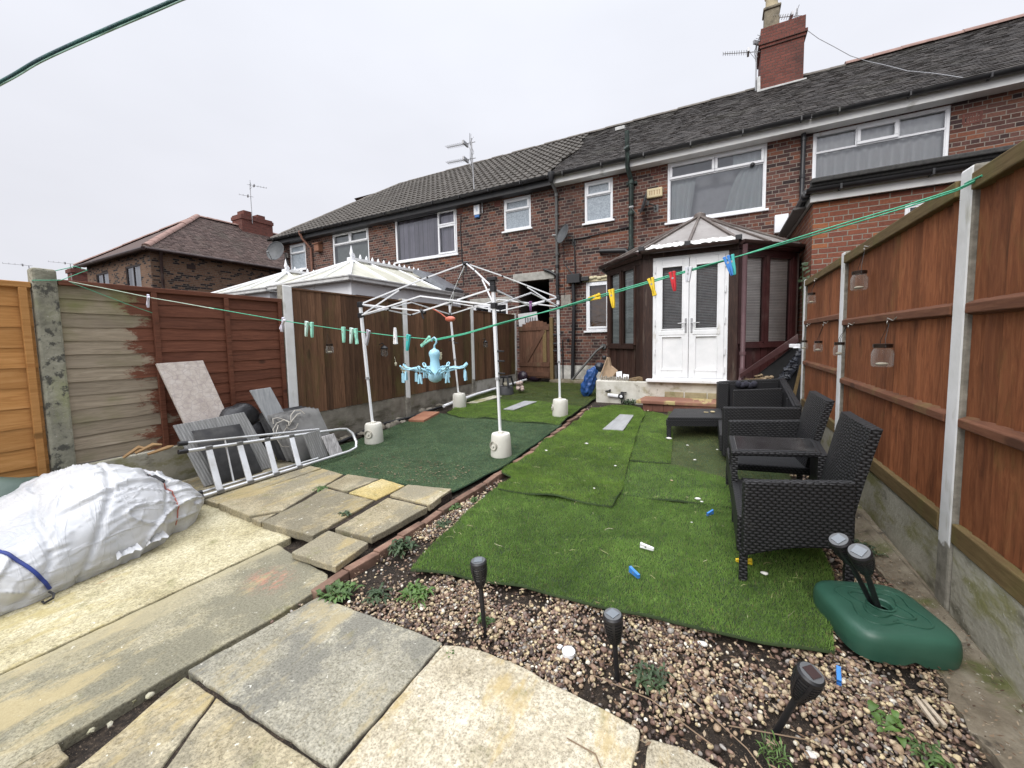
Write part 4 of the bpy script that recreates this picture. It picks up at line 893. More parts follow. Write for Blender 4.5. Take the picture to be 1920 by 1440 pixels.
# ------------------------------------------------------------------ fences
GRAVB = CONC
RWOOD = board_mat('red_brown_fence_boards', [(.25,(.11,.035,.014)),(.5,(.228,.078,.031)),(.75,(.335,.13,.054))], (7,7,.9), moss=((.15,.12,.035), 1.6, .54, .72, .5), island=.5, streak=((.075,.028,.012), .6))
RRAIL = board_mat('red_brown_rail', [(.25,(.09,.036,.02)),(.5,(.165,.068,.036)),(.75,(.235,.105,.06))], (9,.7,9), moss=((.18,.14,.05), 3, .52, .72, .6), island=.3)
TRAIL = board_mat('mossy_top_rail', [(.25,(.085,.055,.022)),(.5,(.155,.105,.045)),(.75,(.22,.16,.075))], (9,.7,9), moss=((.14,.13,.04), 3, .48, .7, .6), island=.3)
LWOOD = board_mat('dark_brown_fence_boards', [(.25,(.052,.027,.015)),(.5,(.115,.058,.032)),(.75,(.19,.10,.055))], (9,9,.5), moss=((.11,.105,.03), 1.4, .5, .72, .6), island=.9)
def posts():
    pr = 'white painted concrete fence post'
    base = None
    for i, (y0, y1, zt, lab) in enumerate(((2.51,2.63,2.075,'nearest white-painted concrete post of the right-hand fence, beside the dark wicker armrest side'),
            (4.50,4.62,2.075,'middle white-painted concrete post of the right-hand fence, behind the wicker backrest'),
            (6.30,6.41,2.065,'farthest white-painted concrete post of the right-hand fence, next to the brick extension'))):
        b = MB(); c = V((1.04,(y0+y1)/2,gz(y0)-.1)); x0, x1, ym = .985, 1.095, (y0+y1)/2
        b.box(x0, x1, y0, y1, gz(y0)-.1, zt)
        tag(b.build('fence_post', POSTW, None, c, bevel=.012, jitter=.003), lab, 'fence post', 'white concrete fence posts')
posts()
def right_panel(y0, y1, zt, zg, lab):
    o = thing('closeboard_fence', lab, 'fence', (1.04,(y0+y1)/2,zg), 'closeboard panels of the right-hand fence')
    b = MB(); y = y0; i = 0
    while y < y1-.02:
        w = min(.118, y1-y); t = random.uniform(-.003,.003)
        b.add([(1.024+t,y,zg+.36),(1.04+t,y,zg+.36),(1.024+t,y,zt-.02),(1.04+t,y,zt-.02),(1.010+t,y+.101,zg+.36),(1.034+t,y+.101,zg+.36),(1.010+t,y+.101,zt-.02),(1.034+t,y+.101,zt-.02)],
              [(0,4,6,2),(1,3,7,5),(0,2,3,1),(4,5,7,6),(2,6,7,3),(0,1,5,4)]); y += .105
    b.box(1.036,1.042,y0,y1,zg+.37,zt-.03); b.build('boards', RWOOD, o)
    b = MB(); b.box(.975,1.06,y0,y1,zt-.075,zt); b.build('top_rail', TRAIL, o, bevel=.006)
    for z, h in ((1.405,.075),(.885,.07)):
        b = MB(); b.ext([(1.02,y0,zg+z),(.98,y0,zg+z+.012),(.98,y0,zg+z+h-.02),(1.02,y0,zg+z+h)], (0,y1-y0,0)); b.build('rail', RRAIL, o, bevel=.004)
    b = MB(); b.box(.982,1.02,y0,y1,zg+.345,zg+.44); b.build('bottom_rail', TRAIL, o, bevel=.006)
    g = MB(); g.box(.992,1.05,y0-.002,y1+.002,zg-.25,zg+.342); tag(g.build('gravel_board', GRAVB, None, (1.03,(y0+y1)/2,zg), bevel=.008), 'green-stained concrete gravel board under '+lab.split(',')[0].replace('red-brown closeboard fence panel','the right fence panel'), 'gravel board', 'concrete gravel boards of the right-hand fence')
right_panel(.62, 2.505, 2.03, 0, 'red-brown closeboard fence panel at the right edge, nearer than every white post')
right_panel(2.635, 4.495, 2.04, 0, 'red-brown closeboard fence panel with two big hanging jars, between near and middle posts')
right_panel(4.625, 6.295, 2.045, .06, 'red-brown closeboard fence panel between middle and far posts, with small jars')

XL = -4.72
def left_post(y0, y1, zt, m, lab, name='fence_post'):
    b = MB(); x1, x0 = XL, XL-.11
    b.box(x0, x1, y0, y1, gz(y0)-.1, zt)
    tag(b.build(name, m, None, (XL-.05,(y0+y1)/2,gz(y0)-.1), bevel=.018, jitter=.004), lab, 'fence post', 'concrete posts of the left-hand fence')
left_post(1.0,1.14,1.975,CONC_OLD,'bare lichened concrete post between the orange and the half-painted panel')
left_post(2.96,3.09,2.075,POSTW,'white-painted concrete post right of the half-painted red-brown panel')
left_post(4.99,5.11,2.08,POSTW,'white-painted concrete post with a fallen plant beside it, behind the hanging blue dryer')
left_post(7.02,7.13,2.08,POSTW,'white-painted concrete post of the left fence behind the second gazebo leg')
left_post(9.05,9.15,2.05,POSTW,'narrow white concrete post beside the wooden gate')

def lap_panel(y0, y1, zb, zt, m, mf, lab, batt, nb=11):
    o = thing('lap_fence', lab, 'fence', (XL-.05,(y0+y1)/2,zb), 'lap fence panels on the left')
    b = MB(); h = (zt-zb-.05)/nb; n = 14
    for i in range(nb):
        z = zb+.02+h*i; o0 = len(b.v); ph = random.uniform(0,9)
        for k in range(n+1):
            y = y0+(y1-y0)*k/n; wv = .003*math.sin(ph+k*.9)+.0025*math.sin(ph*2+k*2.3)
            for xx, zz in ((XL-.038,z-.006+wv),(XL-.047,z+h+.010),(XL-.056,z+h+.010),(XL-.050,z-.006+wv)): b.v.append((xx,y,zz))
        for k in range(n):
            for e in range(4): a, c = o0+4*k+e, o0+4*k+(e+1)%4; b.f.append((a,a+4,c+4,c))
        b.f.append((o0,o0+1,o0+2,o0+3)); q = o0+4*n; b.f.append((q+3,q+2,q+1,q))
    b.build('lap_boards', m, o)
    b = MB()
    b.box(XL-.075,XL-.012,y0,y1,zt-.045,zt); b.build('top_capping', mf, o, bevel=.005)
    for y in batt:
        b = MB(); b.box(XL-.036,XL-.008,y-.022,y+.022,zb+.01,zt-.046); b.build('batten', mf, o, bevel=.004)
    return o
ORG_W = board_mat('fresh_orange_fence_wood', [(.25,(.32,.145,.04)),(.5,(.45,.22,.07)),(.75,(.54,.29,.11))], (8,.6,8), island=.25, streak=((.30,.11,.03), .5))
BR_W = board_mat('red_brown_painted_wood', [(.25,(.07,.025,.014)),(.5,(.14,.05,.028)),(.75,(.21,.083,.048))], (8,.6,8), island=.35, streak=((.26,.12,.08), .3))
def half_mat():
    t = NT('half_painted_fence_wood'); v = t.coord('Object', (8,.6,8)); p = t.sep(t.coord('Object'))
    off = t.math('MULTIPLY', t.rnd(), 30.); va = t.n('ShaderNodeVectorMath', operation='ADD'); t.l(v, va.inputs[0]); t.l(t.comb(off,off,off), va.inputs[1]); vv = va.outputs[0]
    g = t.noise(vv, 5, 8, .68, 1.2); k = t.math('MULTIPLY_ADD', t.rnd(), .35, .83)
    pc = t.ramp(g, [(.25,(.07,.025,.014)),(.5,(.14,.05,.028)),(.75,(.21,.083,.048))])
    gr = t.ramp(g, [(.2,(.15,.12,.085)),(.5,(.285,.235,.17)),(.8,(.41,.345,.265))])
    gr = t.mix(t.ss(t.math('ADD', t.math('MULTIPLY', p[2], .5), t.noise(t.coord('Object'), 2.5, 5)), 1.05, 1.4), gr, (.17,.175,.06))
    gr = t.mix(t.math('MULTIPLY', t.ss(t.noise(t.coord('Object', (1,.5,1)), 4, 5), .52, .7), .6), gr, (.18,.17,.085))
    e = t.math('ADD', p[1], t.math('MULTIPLY_ADD', t.noise(t.coord('Object', (1,.8,2)), 2.4, 8, .78), 1.15, -.575))
    e = t.math('ADD', e, t.math('MULTIPLY_ADD', t.rnd(), .16, -.08))
    e = t.math('ADD', e, t.math('MULTIPLY', t.math('SUBTRACT', p[2], .85), .10))
    f = t.math('MULTIPLY', t.ss(e, -.47, -.36), t.ss(t.math('ADD', e, t.math('MULTIPLY', g, .25)), -.36, -.28))
    c = t.mix(f, gr, pc); c = t.mix(1., c, t.comb(k,k,k), 'MULTIPLY')
    kn = t.voro(t.coord('Object', (1,.6,1)), 3.3); c = t.mix(t.math('MULTIPLY', t.ss(kn, .12, .05), .6), c, (.03,.014,.009))
    return t.fin(c, .7, t.bump(g, .4, .004), 0, .3)
HALF = half_mat()
lap_panel(-.92, .999, .25, 1.86, ORG_W, ORG_W, 'fresh orange wooden lap panel at the far left edge', (-.1,.955), 10)
lap_panel(1.141, 2.959, .36, 1.90, HALF, BR_W, 'lap panel painted red-brown over two thirds, bare and mossy at its left', (1.74,2.35,2.93), 13)
def closeboard(y0, y1, zb, zt, lab):
    o = thing('closeboard_fence', lab, 'fence', (XL-.04,(y0+y1)/2,zb), 'closeboard panels of the left-hand fence')
    b = MB(); y = y0
    while y < y1-.02:
        w = min(random.uniform(.092,.0955), y1-y); t = random.uniform(-.004,.004); X = XL-.03
        b.add([(X+t,y,zb),(X-.014+t,y,zb),(X+t,y,zt),(X-.014+t,y,zt),(X+.012+t,y+w,zb+random.uniform(-.004,.004)),(X-.006+t,y+w,zb),(X+.012+t,y+w,zt),(X-.006+t,y+w,zt)],
              [(0,2,6,4),(1,5,7,3),(0,1,3,2),(4,6,7,5),(2,3,7,6),(0,4,5,1)]); y += .1
    b.build('boards', LWOOD, o)
    b = MB(); b.box(XL-.085,XL-.01,y0,y1,zt,zt+.02); b.build('capping', LWOOD, o)
    b = MB()
    b.box(XL-.052,XL-.047,y0,y1,zb+.01,zt)
    for z in (zb+.2,zb+.85,zt-.2): b.box(XL-.1,XL-.053,y0,y1,z,z+.07)
    b.build('rear_rail', LWOOD, o)
closeboard(3.1, 4.98, .44, 2.03, 'dark brown closeboard panel with a small jar and a wall lantern hanging on it')
closeboard(5.12, 7.01, .44, 2.03, 'dark brown closeboard panel with cream flowers hanging on it')
closeboard(7.14, 9.04, .48, 2.0, 'dark brown closeboard panel nearest the house, beside the gate')
DIRTC = nmat('stained_gravel_board', [(.25,(.12,.105,.085)),(.5,(.21,.19,.155)),(.75,(.31,.285,.24))], 5, 9, rough=.95, bump=.7, bscale=40, bdist=.008, layers=[((.07,.06,.04), 2.5, .48, .7, (1,.6,2)), ((.12,.13,.06), 3, .55, .75, (1,1,1))])
PALEC = nmat('pale_render_board', [(.3,(.36,.34,.29)),(.7,(.52,.50,.45))], 4, 8, rough=.9, bump=.4, layers=[((.2,.18,.13), 3, .52, .7, (1,1,1))])
for y0, y1, zb, zt, m, lab in ((-.9,.99,-.2,.25,CONC,'concrete gravel board under the orange panel'),(1.14,2.96,-.2,.36,CONC,'concrete gravel board under the half-painted panel, behind the ladder'),(3.09,4.99,-.2,.44,DIRTC,'dirt-streaked gravel board behind the front gazebo weight'),
                              (5.11,7.02,-.1,.44,DIRTC,'gravel board behind the back-left gazebo weight'),(7.13,9.05,0,.48,PALEC,'pale rendered gravel board behind the black step stool')):
    b = MB(); b.box(XL-.085,XL-.03,y0-.02,y1+.02,zb,zt-.003); tag(b.build('gravel_board', m, None, (XL-.06,(y0+y1)/2,zt-.3), bevel=.008), lab, 'gravel board', 'gravel boards of the left-hand fence')

# gate
GW = board_mat('reddish_gate_wood', [(.25,(.06,.029,.018)),(.5,(.11,.053,.032)),(.75,(.165,.083,.052))], (8,8,.6), island=.45, moss=((.16,.13,.075), 2, .55, .75, .5))
gt = thing('garden_gate', 'low brown ledged and braced wooden gate in front of the dark passage', 'gate', (-4.3,9.3,.3))
b = MB(); x = -4.74; i = 0
while x < -3.88:
    t = (x+4.31)/.43; zt = 1.72+.14*max(0,1-t*t); b.box(x,x+.096,9.31,9.33,.36,zt); x += .1
b.build('boards', GW, gt)
for z0, z1 in ((1.60,1.70),(.66,.77),(.40,.52)): b = MB(); b.box(-4.75,-3.87,9.285,9.309,z0,z1); b.build('ledge', GW, gt, bevel=.004)
b = MB(); b.bar((-4.55,9.296,.78),(-4.02,9.296,1.6), .022, .11); b.build('brace', GW, gt, bevel=.004)
b = MB(); b.prism([(-4.05,9.29),(-3.95,9.29),(-3.95,9.309),(-4.05,9.309)], .78, 1.6); b.build('patch_board', TRAIL, gt)
b = MB(); b.box(-3.86,-3.77,9.3,9.39,.2,1.92); tag(b.build('gate_post', TRAIL, None, (-3.81,9.35,.26), bevel=.006), 'weathered timber gate post beside the black downpipe', 'gate post')
o = thing('notice_board', 'pale grey board with faint marks propped behind the wooden gate', 'board', (-4.55,9.45,1.2))
b = MB(); b.obox(V((-4.52,9.45,1.75)), V((.28,0,.02)), V((0,.008,.0)), V((-.03,0,.33))); b.build('sheet', plain('pale_grey_sheet', (.5,.5,.5), .6), o)
b = MB()
for k in range(5): b.box(-4.62+.07*k,-4.585+.07*k,9.435,9.441,1.82+.01*(k%2),1.95)
b.build('marks', plain('dark_print', (.12,.12,.13), .6), o)
o = thing('bin_bag', 'dark purple-black sack at the foot of the gate', 'sack', (-4.55,9.15,.3))
b = MB(); b.ball((-4.6,9.2,.4), (.15,.1,.14), 12, 8); b.ball((-4.35,9.4,.37), (.2,.1,.12), 12, 8); b.build('bag_body', plain('dark_plastic_sack', (.03,.018,.03), .35), o, smooth=60, jitter=.012)

# ------------------------------------------------------------------ jars and lanterns on the fences
def jar_parts(o, c, r=.045, h=.10, wire=.2, hook=None):
    c = V(c)
    b = MB(); b.lathe(c, [(r*.85,0),(r,.012),(r,h*.72),(r*.82,h*.9),(r*.8,h)], 18); b.f.pop(); b.build('glass_jar', GLASSJ, o, smooth=40)
    b = MB(); b.lathe(c, [(r*.86,h-.002),(r*.88,h+.022),(r*.7,h+.024)], 18)
    for k in range(3): b.lathe(c, [(r*.885,h+.002+.007*k),(r*.90,h+.005+.007*k)], 18)
    b.build('jar_lid', plain('dark_bronze_lid', (.045,.03,.024), .4, .5) if 'dark_bronze_lid' not in bpy.data.materials else bpy.data.materials['dark_bronze_lid'], o, smooth=30)
    b = MB(); b.ball(c+V((0,0,.018)), (r*.6,r*.6,.012), 10, 6); b.build('jar_filling', plain('pale_sand', (.45,.4,.32), .9) if 'pale_sand' not in bpy.data.materials else bpy.data.materials['pale_sand'], o, smooth=60)
    b = MB()
    if hook is not None:
        hp = V(hook); b.tube([c+V((0,-r*.9,h)), c+V((0,-r*.7,h+.05)), hp, c+V((0,r*.7,h+.05)), c+V((0,r*.9,h))], .0018, 5)
    b.build('wire_handle', BLACKP, o)
HOOKM = plain('pale_steel_hook', (.55,.53,.48), .35, .7)
def hook(y, z, lab, x=.985):
    b = MB(); pts = []
    for k in range(9): a = -math.pi*.9+math.pi*1.2*k/8; pts.append((x-.025+.018*math.cos(a)*.4, y+.035+.022*math.cos(a), z+.022*math.sin(a)))
    pts += [(x-.01,y-.01,z+.0),(x-.004,y-.05,z+.02)]
    b.tube(pts, .0032, 6); tag(b.build('screw_hook', HOOKM, None, (x,y,z), smooth=50), lab, 'hook', 'steel hooks along the right-hand fence')
def hung_jar(y, z, hy, hz, lab, r=.045, h=.1):
    o = thing('hanging_jar', lab, 'jar', (.94,y,z), 'glass jars hanging on the right-hand fence'); jar_parts(o, (.94,y,z), r, h, hook=(.965,hy,hz))
hung_jar(3.88,1.67,3.88,1.96,'large glass jar with a bronze lid hanging high on the panel before the middle post', .052,.12); hook(3.84,1.98,'pale hook on the top rail above the large high jar')
hung_jar(3.33,1.12,3.33,1.40,'large clear jar hanging lowest and nearest on the right-hand fence', .056,.125); hook(3.31,1.415,'pale hook on the mid rail above the nearest low jar')
hung_jar(4.36,1.15,4.26,1.41,'jar hanging half in front of the middle white post', .042,.095); hook(4.17,1.41,'dark-shadowed hook on the mid rail just before the middle post')
hung_jar(5.19,1.16,5.1,1.45,'small jar with dark sediment hanging halfway along the far panel', .04,.09); hook(5.06,1.45,'hook on the mid rail above the jar with dark sediment')
hung_jar(5.98,1.16,6.03,1.45,'small jar overlapping the farthest white post', .04,.09); hook(5.92,1.46,'hook on the mid rail just before the farthest post')
hung_jar(5.62,1.70,5.58,1.95,'small empty jar hanging high on the far panel', .042,.1); hook(5.58,1.97,'hook on the top rail above the high empty jar')
def lantern(lab, y, z, x=-4.64, s=1.):
    o = thing('wall_lantern', lab, 'lantern', (x,y,z)); c = V((x,y,z))
    b = MB(); b.lathe(c, [(.035*s,-.05*s),(.045*s,-.03*s),(.04*s,.04*s)], 12); b.build('glass_shade', GLASSJ, o, smooth=40)
    b = MB(); b.lathe(c, [(.045*s,.04*s),(.05*s,.055*s),(.02*s,.085*s)], 12); b.tube([c+V((0,0,.08*s)), c+V((0,-.03,.12*s)), c+V((-.05,-.05,.1*s))], .008, 6)
    for k in range(4): a = k*math.pi/2; b.tube([c+V((.046*s*math.cos(a),.046*s*math.sin(a),-.05*s)), c+V((.046*s*math.cos(a),.046*s*math.sin(a),.05*s))], .004, 5)
    b.build('frame', BLACKP, o, smooth=40)
lantern('black caged lantern hanging on the dark fence, second from the half-painted panel', 4.47, 1.2, s=1.2)
lantern('dark little lantern with trailing wire on the panel nearest the gate', 7.45, 1.27, s=1.1)
o = thing('hanging_jar', 'small dark-lidded jar on the dark fence, right of the first white post', 'jar', (-4.63,3.5,1.24)); jar_parts(o, (-4.63,3.5,1.22), .05, .1, hook=(-4.66,3.5,1.48))
PET = plain('cream_petal', (.66,.63,.46), .7, var=.15); LEAFM = nmat('weed_leaf', [(.3,(.035,.07,.018)),(.7,(.085,.15,.04))], 8, 4, rough=.55, bump=.1, island=.6)
def flowers(lab, c, n, sc=1.):
    o = thing('flower_spray', lab, 'flowers', c, 'cream flowers hung on the left fence'); c = V(c)
    b = MB()
    for k in range(n*3):
        p = c+V((random.uniform(0,.05),random.uniform(-.09,.09)*sc,random.uniform(-.1,.1)*sc)); d = V((random.uniform(-.01,.02),random.uniform(-.05,.05),random.uniform(-.05,.03))); b.quad(p, p+d*.5+V((.01,0,.012)), p+d, p+d*.5-V((-.01,0,.012)))
    b.tube([c+V((0,-.05,.1)), c, c+V((0,.06,-.1))], .004, 5); b.build('leaves', LEAFM, o)
    b = MB()
    for k in range(n):
        p = c+V((.05,random.uniform(-.07,.07)*sc,random.uniform(-.07,.07)*sc))
        for j in range(5): a = 2*math.pi*j/5+k; q = p+V((.012,.026*math.cos(a),.026*math.sin(a))); b.ball(q, (.008,.017,.017), 6, 4)
    b.build('blossom', PET, o, smooth=60)
flowers('spray of cream flowers on the dark fence behind the gazebo', (-4.66,5.75,1.12), 7)
flowers('small drooping cream flowers beside the second white post', (-4.68,4.86,.92), 5, .7)
b = MB(); b.ball((-4.66,4.72,1.0), (.02,.02,.035), 8, 6); b.tube([(-4.66,4.72,1.03),(-4.68,4.72,1.12)], .003, 5); tag(b.build('fence_light', PET, None, (-4.68,4.72,1.0), smooth=60), 'tiny cream ornament below the caged lantern', 'ornament')
# ------------------------------------------------------------------ ground, paving, turf, gravel
SOIL = nmat('dark_soil', [(.3,(.012,.009,.007)),(.5,(.035,.025,.018)),(.68,(.085,.062,.043))], 45, 9, rough=.95, bump=1., bscale=80, bdist=.025, layers=[((.02,.015,.011), 5, .48, .62, (1,1,1))], speck=((.24,.18,.13), 160, .60, .68))
b = MB(); ys = [-150,-2,0,1,2,3,3.6,4.3,5,5.7,6.3,7,8,9.6,16,60,400]; xs = [-300,-60,-8,-5,-4,-3,-2,-1,0,1,2,8,60,300]
for y in ys:
    for x in xs: b.v.append((x,y,gz(y)-.045))
nx = len(xs)
for j in range(len(ys)-1):
    for i in range(nx-1): a = j*nx+i; b.f.append((a,a+1,a+nx+1,a+nx))
struct(b.build('ground', SOIL))

def paving(name, stops, dark=None, red=False, yellow=None):
    t = NT(name); v = t.coord('Object'); k = t.math('MULTIPLY_ADD', t.rnd(), .3, .85)
    n = t.noise(v, 3, 8, .62); c = t.ramp(n, stops)
    sp = t.noise(v, 105, 3, .8); c = t.mix(.95, c, t.ramp(sp, [(.32,(.45,.43,.38)),(.5,(1,1,1)),(.68,(1.35,1.33,1.28))]), 'MULTIPLY')
    sp2 = t.noise(v, 42, 5, .75); c = t.mix(.7, c, t.ramp(sp2, [(.3,(.5,.48,.42)),(.6,(1.1,1.1,1.1))]), 'MULTIPLY')
    if dark: c = t.mix(t.math('MULTIPLY', t.ss(t.noise(t.coord('Object',(1,.8,1),(4,2,0)), 1.9, 9, .72), .47, .54), .85), c, t.mix(1., dark, t.ramp(sp, [(.32,(.6,.6,.6)),(.5,(1,1,1)),(.68,(1.3,1.3,1.28))]), 'MULTIPLY'))
    if yellow: c = t.mix(t.math('MULTIPLY', t.ss(t.noise(t.coord('Object',(1.4,.5,1),(9,1,0)), 2.2, 9, .74), .52, .62), .7), c, yellow)
    c = t.mix(t.ss(t.noise(t.coord('Object',(1,1,1),(7,7,7)), 30, 5, .7), .64, .70), c, (.62,.60,.52))
    c = t.mix(t.math('MULTIPLY', t.ss(t.noise(t.coord('Object',(1,1,1),(2,5,1)), 5, 6, .7), .56, .72), .5), c, (.13,.13,.045))
    if red == 'mark':
        P = t.sep(t.coord('Object')); dx = t.math('ADD', P[0], 2.26); dy = t.math('ADD', P[1], -.24)
        d = t.math('SQRT', t.math('ADD', t.math('MULTIPLY', t.math('MULTIPLY', dx, dx), 14.), t.math('MULTIPLY', t.math('MULTIPLY', dy, dy), 22.)))
        mk = t.math('MULTIPLY', t.ss(d, .75, .25), t.ss(t.noise(t.coord('Object',(2.2,1,1)), 16, 6, .75), .46, .6)); c = t.mix(t.math('MULTIPLY', mk, .42), c, (.48,.18,.13))
        e = t.math('ADD', P[0], t.math('MULTIPLY_ADD', t.noise(t.coord('Object',(1,.45,1)), 3.2, 9, .75), .75, 2.13)); c = t.mix(t.math('MULTIPLY', t.ss(e, .06, -.10), .55), c, (.40,.35,.22))
    elif red: c = t.mix(t.math('MULTIPLY', t.ss(t.noise(t.coord('Object',(2.,.45,1),(1.2,-.6,0)), 1.7, 6, .75), .66, .74), .6), c, (.42,.15,.09))
    c = t.mix(1., c, t.comb(k,k,k), 'MULTIPLY')
    return t.fin(c, .9, t.bump(t.math('ADD', t.math('MULTIPLY', sp, .5), t.math('MULTIPLY', sp2, .5)), .55, .006), 0, .25)
PAVE_F = paving('speckled_buff_paving', [(.3,(.29,.255,.185)),(.5,(.41,.37,.285)),(.7,(.54,.50,.41))], None, False, (.38,.29,.13))
PAVE_G = paving('grey_weathered_paving', [(.3,(.22,.21,.165)),(.5,(.31,.295,.24)),(.7,(.43,.41,.33))], (.17,.165,.14), False, (.36,.30,.17))
PAVE_R = paving('mossy_buff_paving', [(.3,(.235,.20,.13)),(.5,(.325,.285,.195)),(.7,(.42,.38,.28))], (.20,.18,.13), False, (.34,.27,.13))
PATH_Y = paving('yellow_concrete', [(.3,(.32,.285,.175)),(.5,(.43,.39,.26)),(.7,(.54,.50,.36))], None, True, (.36,.30,.13))
PATH_G = paving('green_grey_concrete', [(.3,(.20,.185,.13)),(.5,(.285,.265,.19)),(.7,(.38,.35,.26))], (.18,.17,.125), 'mark', (.40,.33,.18))
def slabs(name, polys, z1, m, th=.05, tilt=.004):
    b = MB()
    for p in polys:
        a, c, q = random.uniform(-tilt,tilt), random.uniform(-tilt,tilt), random.uniform(-tilt,tilt)*.8
        pts = []
        for i in range(len(p)):
            u, w = p[i], p[(i+1)%len(p)]; L = math.dist(u,w); n = max(1,int(L/.05))
            for k in range(n): pts.append((u[0]+(w[0]-u[0])*k/n+(random.uniform(-.004,.004) if k else 0), u[1]+(w[1]-u[1])*k/n+(random.uniform(-.004,.004) if k else 0)))
        cx, cy = sum(x for x,_ in p)/len(p), sum(y for _,y in p)/len(p)
        b.prism(pts, lambda x,y: z1-th, lambda x,y: z1+q+a*(x-cx)*2+c*(y-cy)*2)
    return b.build(name, m, None, (0,1,0), bevel=.007)
F_POLYS = [[(-1.93,.713),(-1.062,.733),(-1.072,1.30),(-1.3,1.295),(-1.87,1.265)]]
struct(slabs('patio', F_POLYS, 0, PAVE_G))
F2 = [[(-1.915,.698),(-1.70,.705),(-1.56,.49),(-1.45,.1),(-1.75,.1),(-1.83,.44)], [(-1.688,.705),(-1.062,.722),(-1.04,.1),(-1.43,.1),(-1.54,.49)], [(-1.985,.37),(-1.88,.37),(-1.79,.1),(-2.0,.1)]]
struct(slabs('patio', F2, -.003, PAVE_R))
F3 = [[(-1.047,.72),(-1.026,.1),(-.235,.1),(-.215,1.262),(-.22,1.278),(-.36,1.30),(-.54,1.312),(-.7,1.335),(-.86,1.335),(-1.0,1.31),(-1.058,1.285)], [(-.195,.1),(.22,.1),(.2,1.05),(.14,1.19),(.02,1.27),(-.09,1.285),(-.185,1.27)]]
struct(slabs('patio', F3, .002, PAVE_F))
RP = [[(-4.62,1.67),(-3.645,1.63),(-3.67,2.6),(-4.62,2.6)], [(-3.62,1.63),(-3.13,1.60),(-3.0,1.78),(-3.07,1.95),(-3.3,2.57),(-3.65,2.6)], [(-3.10,1.60),(-2.965,1.59),(-3.02,1.74)],
      [(-2.94,1.585),(-2.41,1.615),(-2.42,1.74),(-2.50,2.225),(-3.12,2.24),(-3.02,1.95)], [(-3.17,2.28),(-2.865,2.265),(-2.86,2.62),(-3.27,2.6)],
      [(-2.385,1.765),(-2.04,1.78),(-2.01,2.31),(-2.445,2.325)], [(-2.455,2.355),(-2.02,2.345),(-2.06,2.69),(-2.48,2.60)]]
struct(slabs('raised_paving', RP, .05, PAVE_R, .055, .008))
struct(slabs('raised_paving', [[(-2.84,2.255),(-2.50,2.25),(-2.51,2.59),(-2.84,2.63)]], .05, paving('yellow_slab', [(.3,(.34,.26,.10)),(.5,(.45,.36,.16)),(.7,(.52,.45,.27))]), .055))
b = MB(); b.prism([(-1.86,.1),(.19,.1),(.18,1.1),(.0,1.24),(-.5,1.28),(-1.0,1.29),(-1.84,1.24)], -.06, -.013); struct(b.build('joint_soil', SOIL))
b = MB(); b.prism([(-4.6,1.69),(-3.1,1.64),(-2.44,1.64),(-2.4,1.79),(-2.06,1.80),(-2.04,2.66),(-2.5,2.58),(-2.86,2.58),(-4.6,2.57)], -.04, .036); struct(b.build('joint_soil', SOIL))
lo = slabs('paving_slab', [[(-2.345,1.425),(-1.95,1.435),(-1.995,1.715),(-2.39,1.72)]], .052, PAVE_R, .045)
tag(lo, 'loose square buff slab lying at the corner of the raised paving, against the brick edging', 'paving slab')
struct(slabs('concrete_path', [[(-4.72,-1.5),(-2.622,-1.5),(-2.622,1.60),(-2.9,1.63),(-4.72,1.70)]], .004, PATH_Y, .12, 0))
struct(slabs('concrete_path', [[(-2.61,-1.5),(-1.99,-1.5),(-1.985,.3),(-1.965,.72),(-1.925,1.1),(-1.925,1.36),(-2.0,1.42),(-2.3,1.46),(-2.61,1.50)]], .0, PATH_G, .16, 0))
CSTRIP = nmat('dirty_concrete_strip', [(.3,(.10,.08,.055)),(.5,(.18,.15,.108)),(.7,(.26,.23,.175))], 6, 9, rough=.95, bump=.8, bscale=50, bdist=.01, layers=[((.09,.095,.03), 3, .5, .68, (1,1,1)), ((.05,.04,.03), 8, .55, .7, (1,1,1))], speck=((.45,.42,.36), 45, .64, .72))
CS = [(.79,1.0),(.79,1.65),(.77,1.9),(.81,2.12),(.84,2.6),(.81,2.9),(.79,3.3),(.80,4.2),(.80,6.2),(1.01,6.2),(1.01,1.0)]
pts = []
for i in range(len(CS)):
    u, w = CS[i], CS[(i+1)%len(CS)]; n = max(1,int(math.dist(u,w)/.06))
    for k in range(n): pts.append((u[0]+(w[0]-u[0])*k/n+(random.uniform(-.012,.012) if u[0] < .9 and w[0] < .9 else 0), u[1]+(w[1]-u[1])*k/n))
b = MB(); b.prism(pts, lambda x,y: gz(y)-.08, lambda x,y: gz(y)-.004+random.uniform(-.003,.003)); struct(b.build('concrete_path', CSTRIP))

# brick edging
o = thing('brick_edging', 'line of red bricks set on edge between the paving and the gravel', 'edging', (-1.95,3.7,0))
b = MB(); y = 1.27
BRE = nmat('worn_edging_brick', [(.3,(.11,.065,.046)),(.5,(.18,.105,.075)),(.7,(.25,.16,.115))], 8, 7, rough=.9, bump=.5, island=.7, layers=[((.09,.075,.05), 4, .5, .7, (1,1,1))])
while y < 6.15:
    x = -1.955-.014*(y-1.3)+random.uniform(-.004,.004); L = .212; z = gz(y)+.012+random.uniform(-.008,.006); tl = random.uniform(-.012,.012)
    b.obox(V((x+.037,y+L/2,z-.045)), V((.030,0,0)), V((tl,L/2,0)), V((0,0,.045))); y += L+.009
b.build('bricks', BRE, o, bevel=.006)

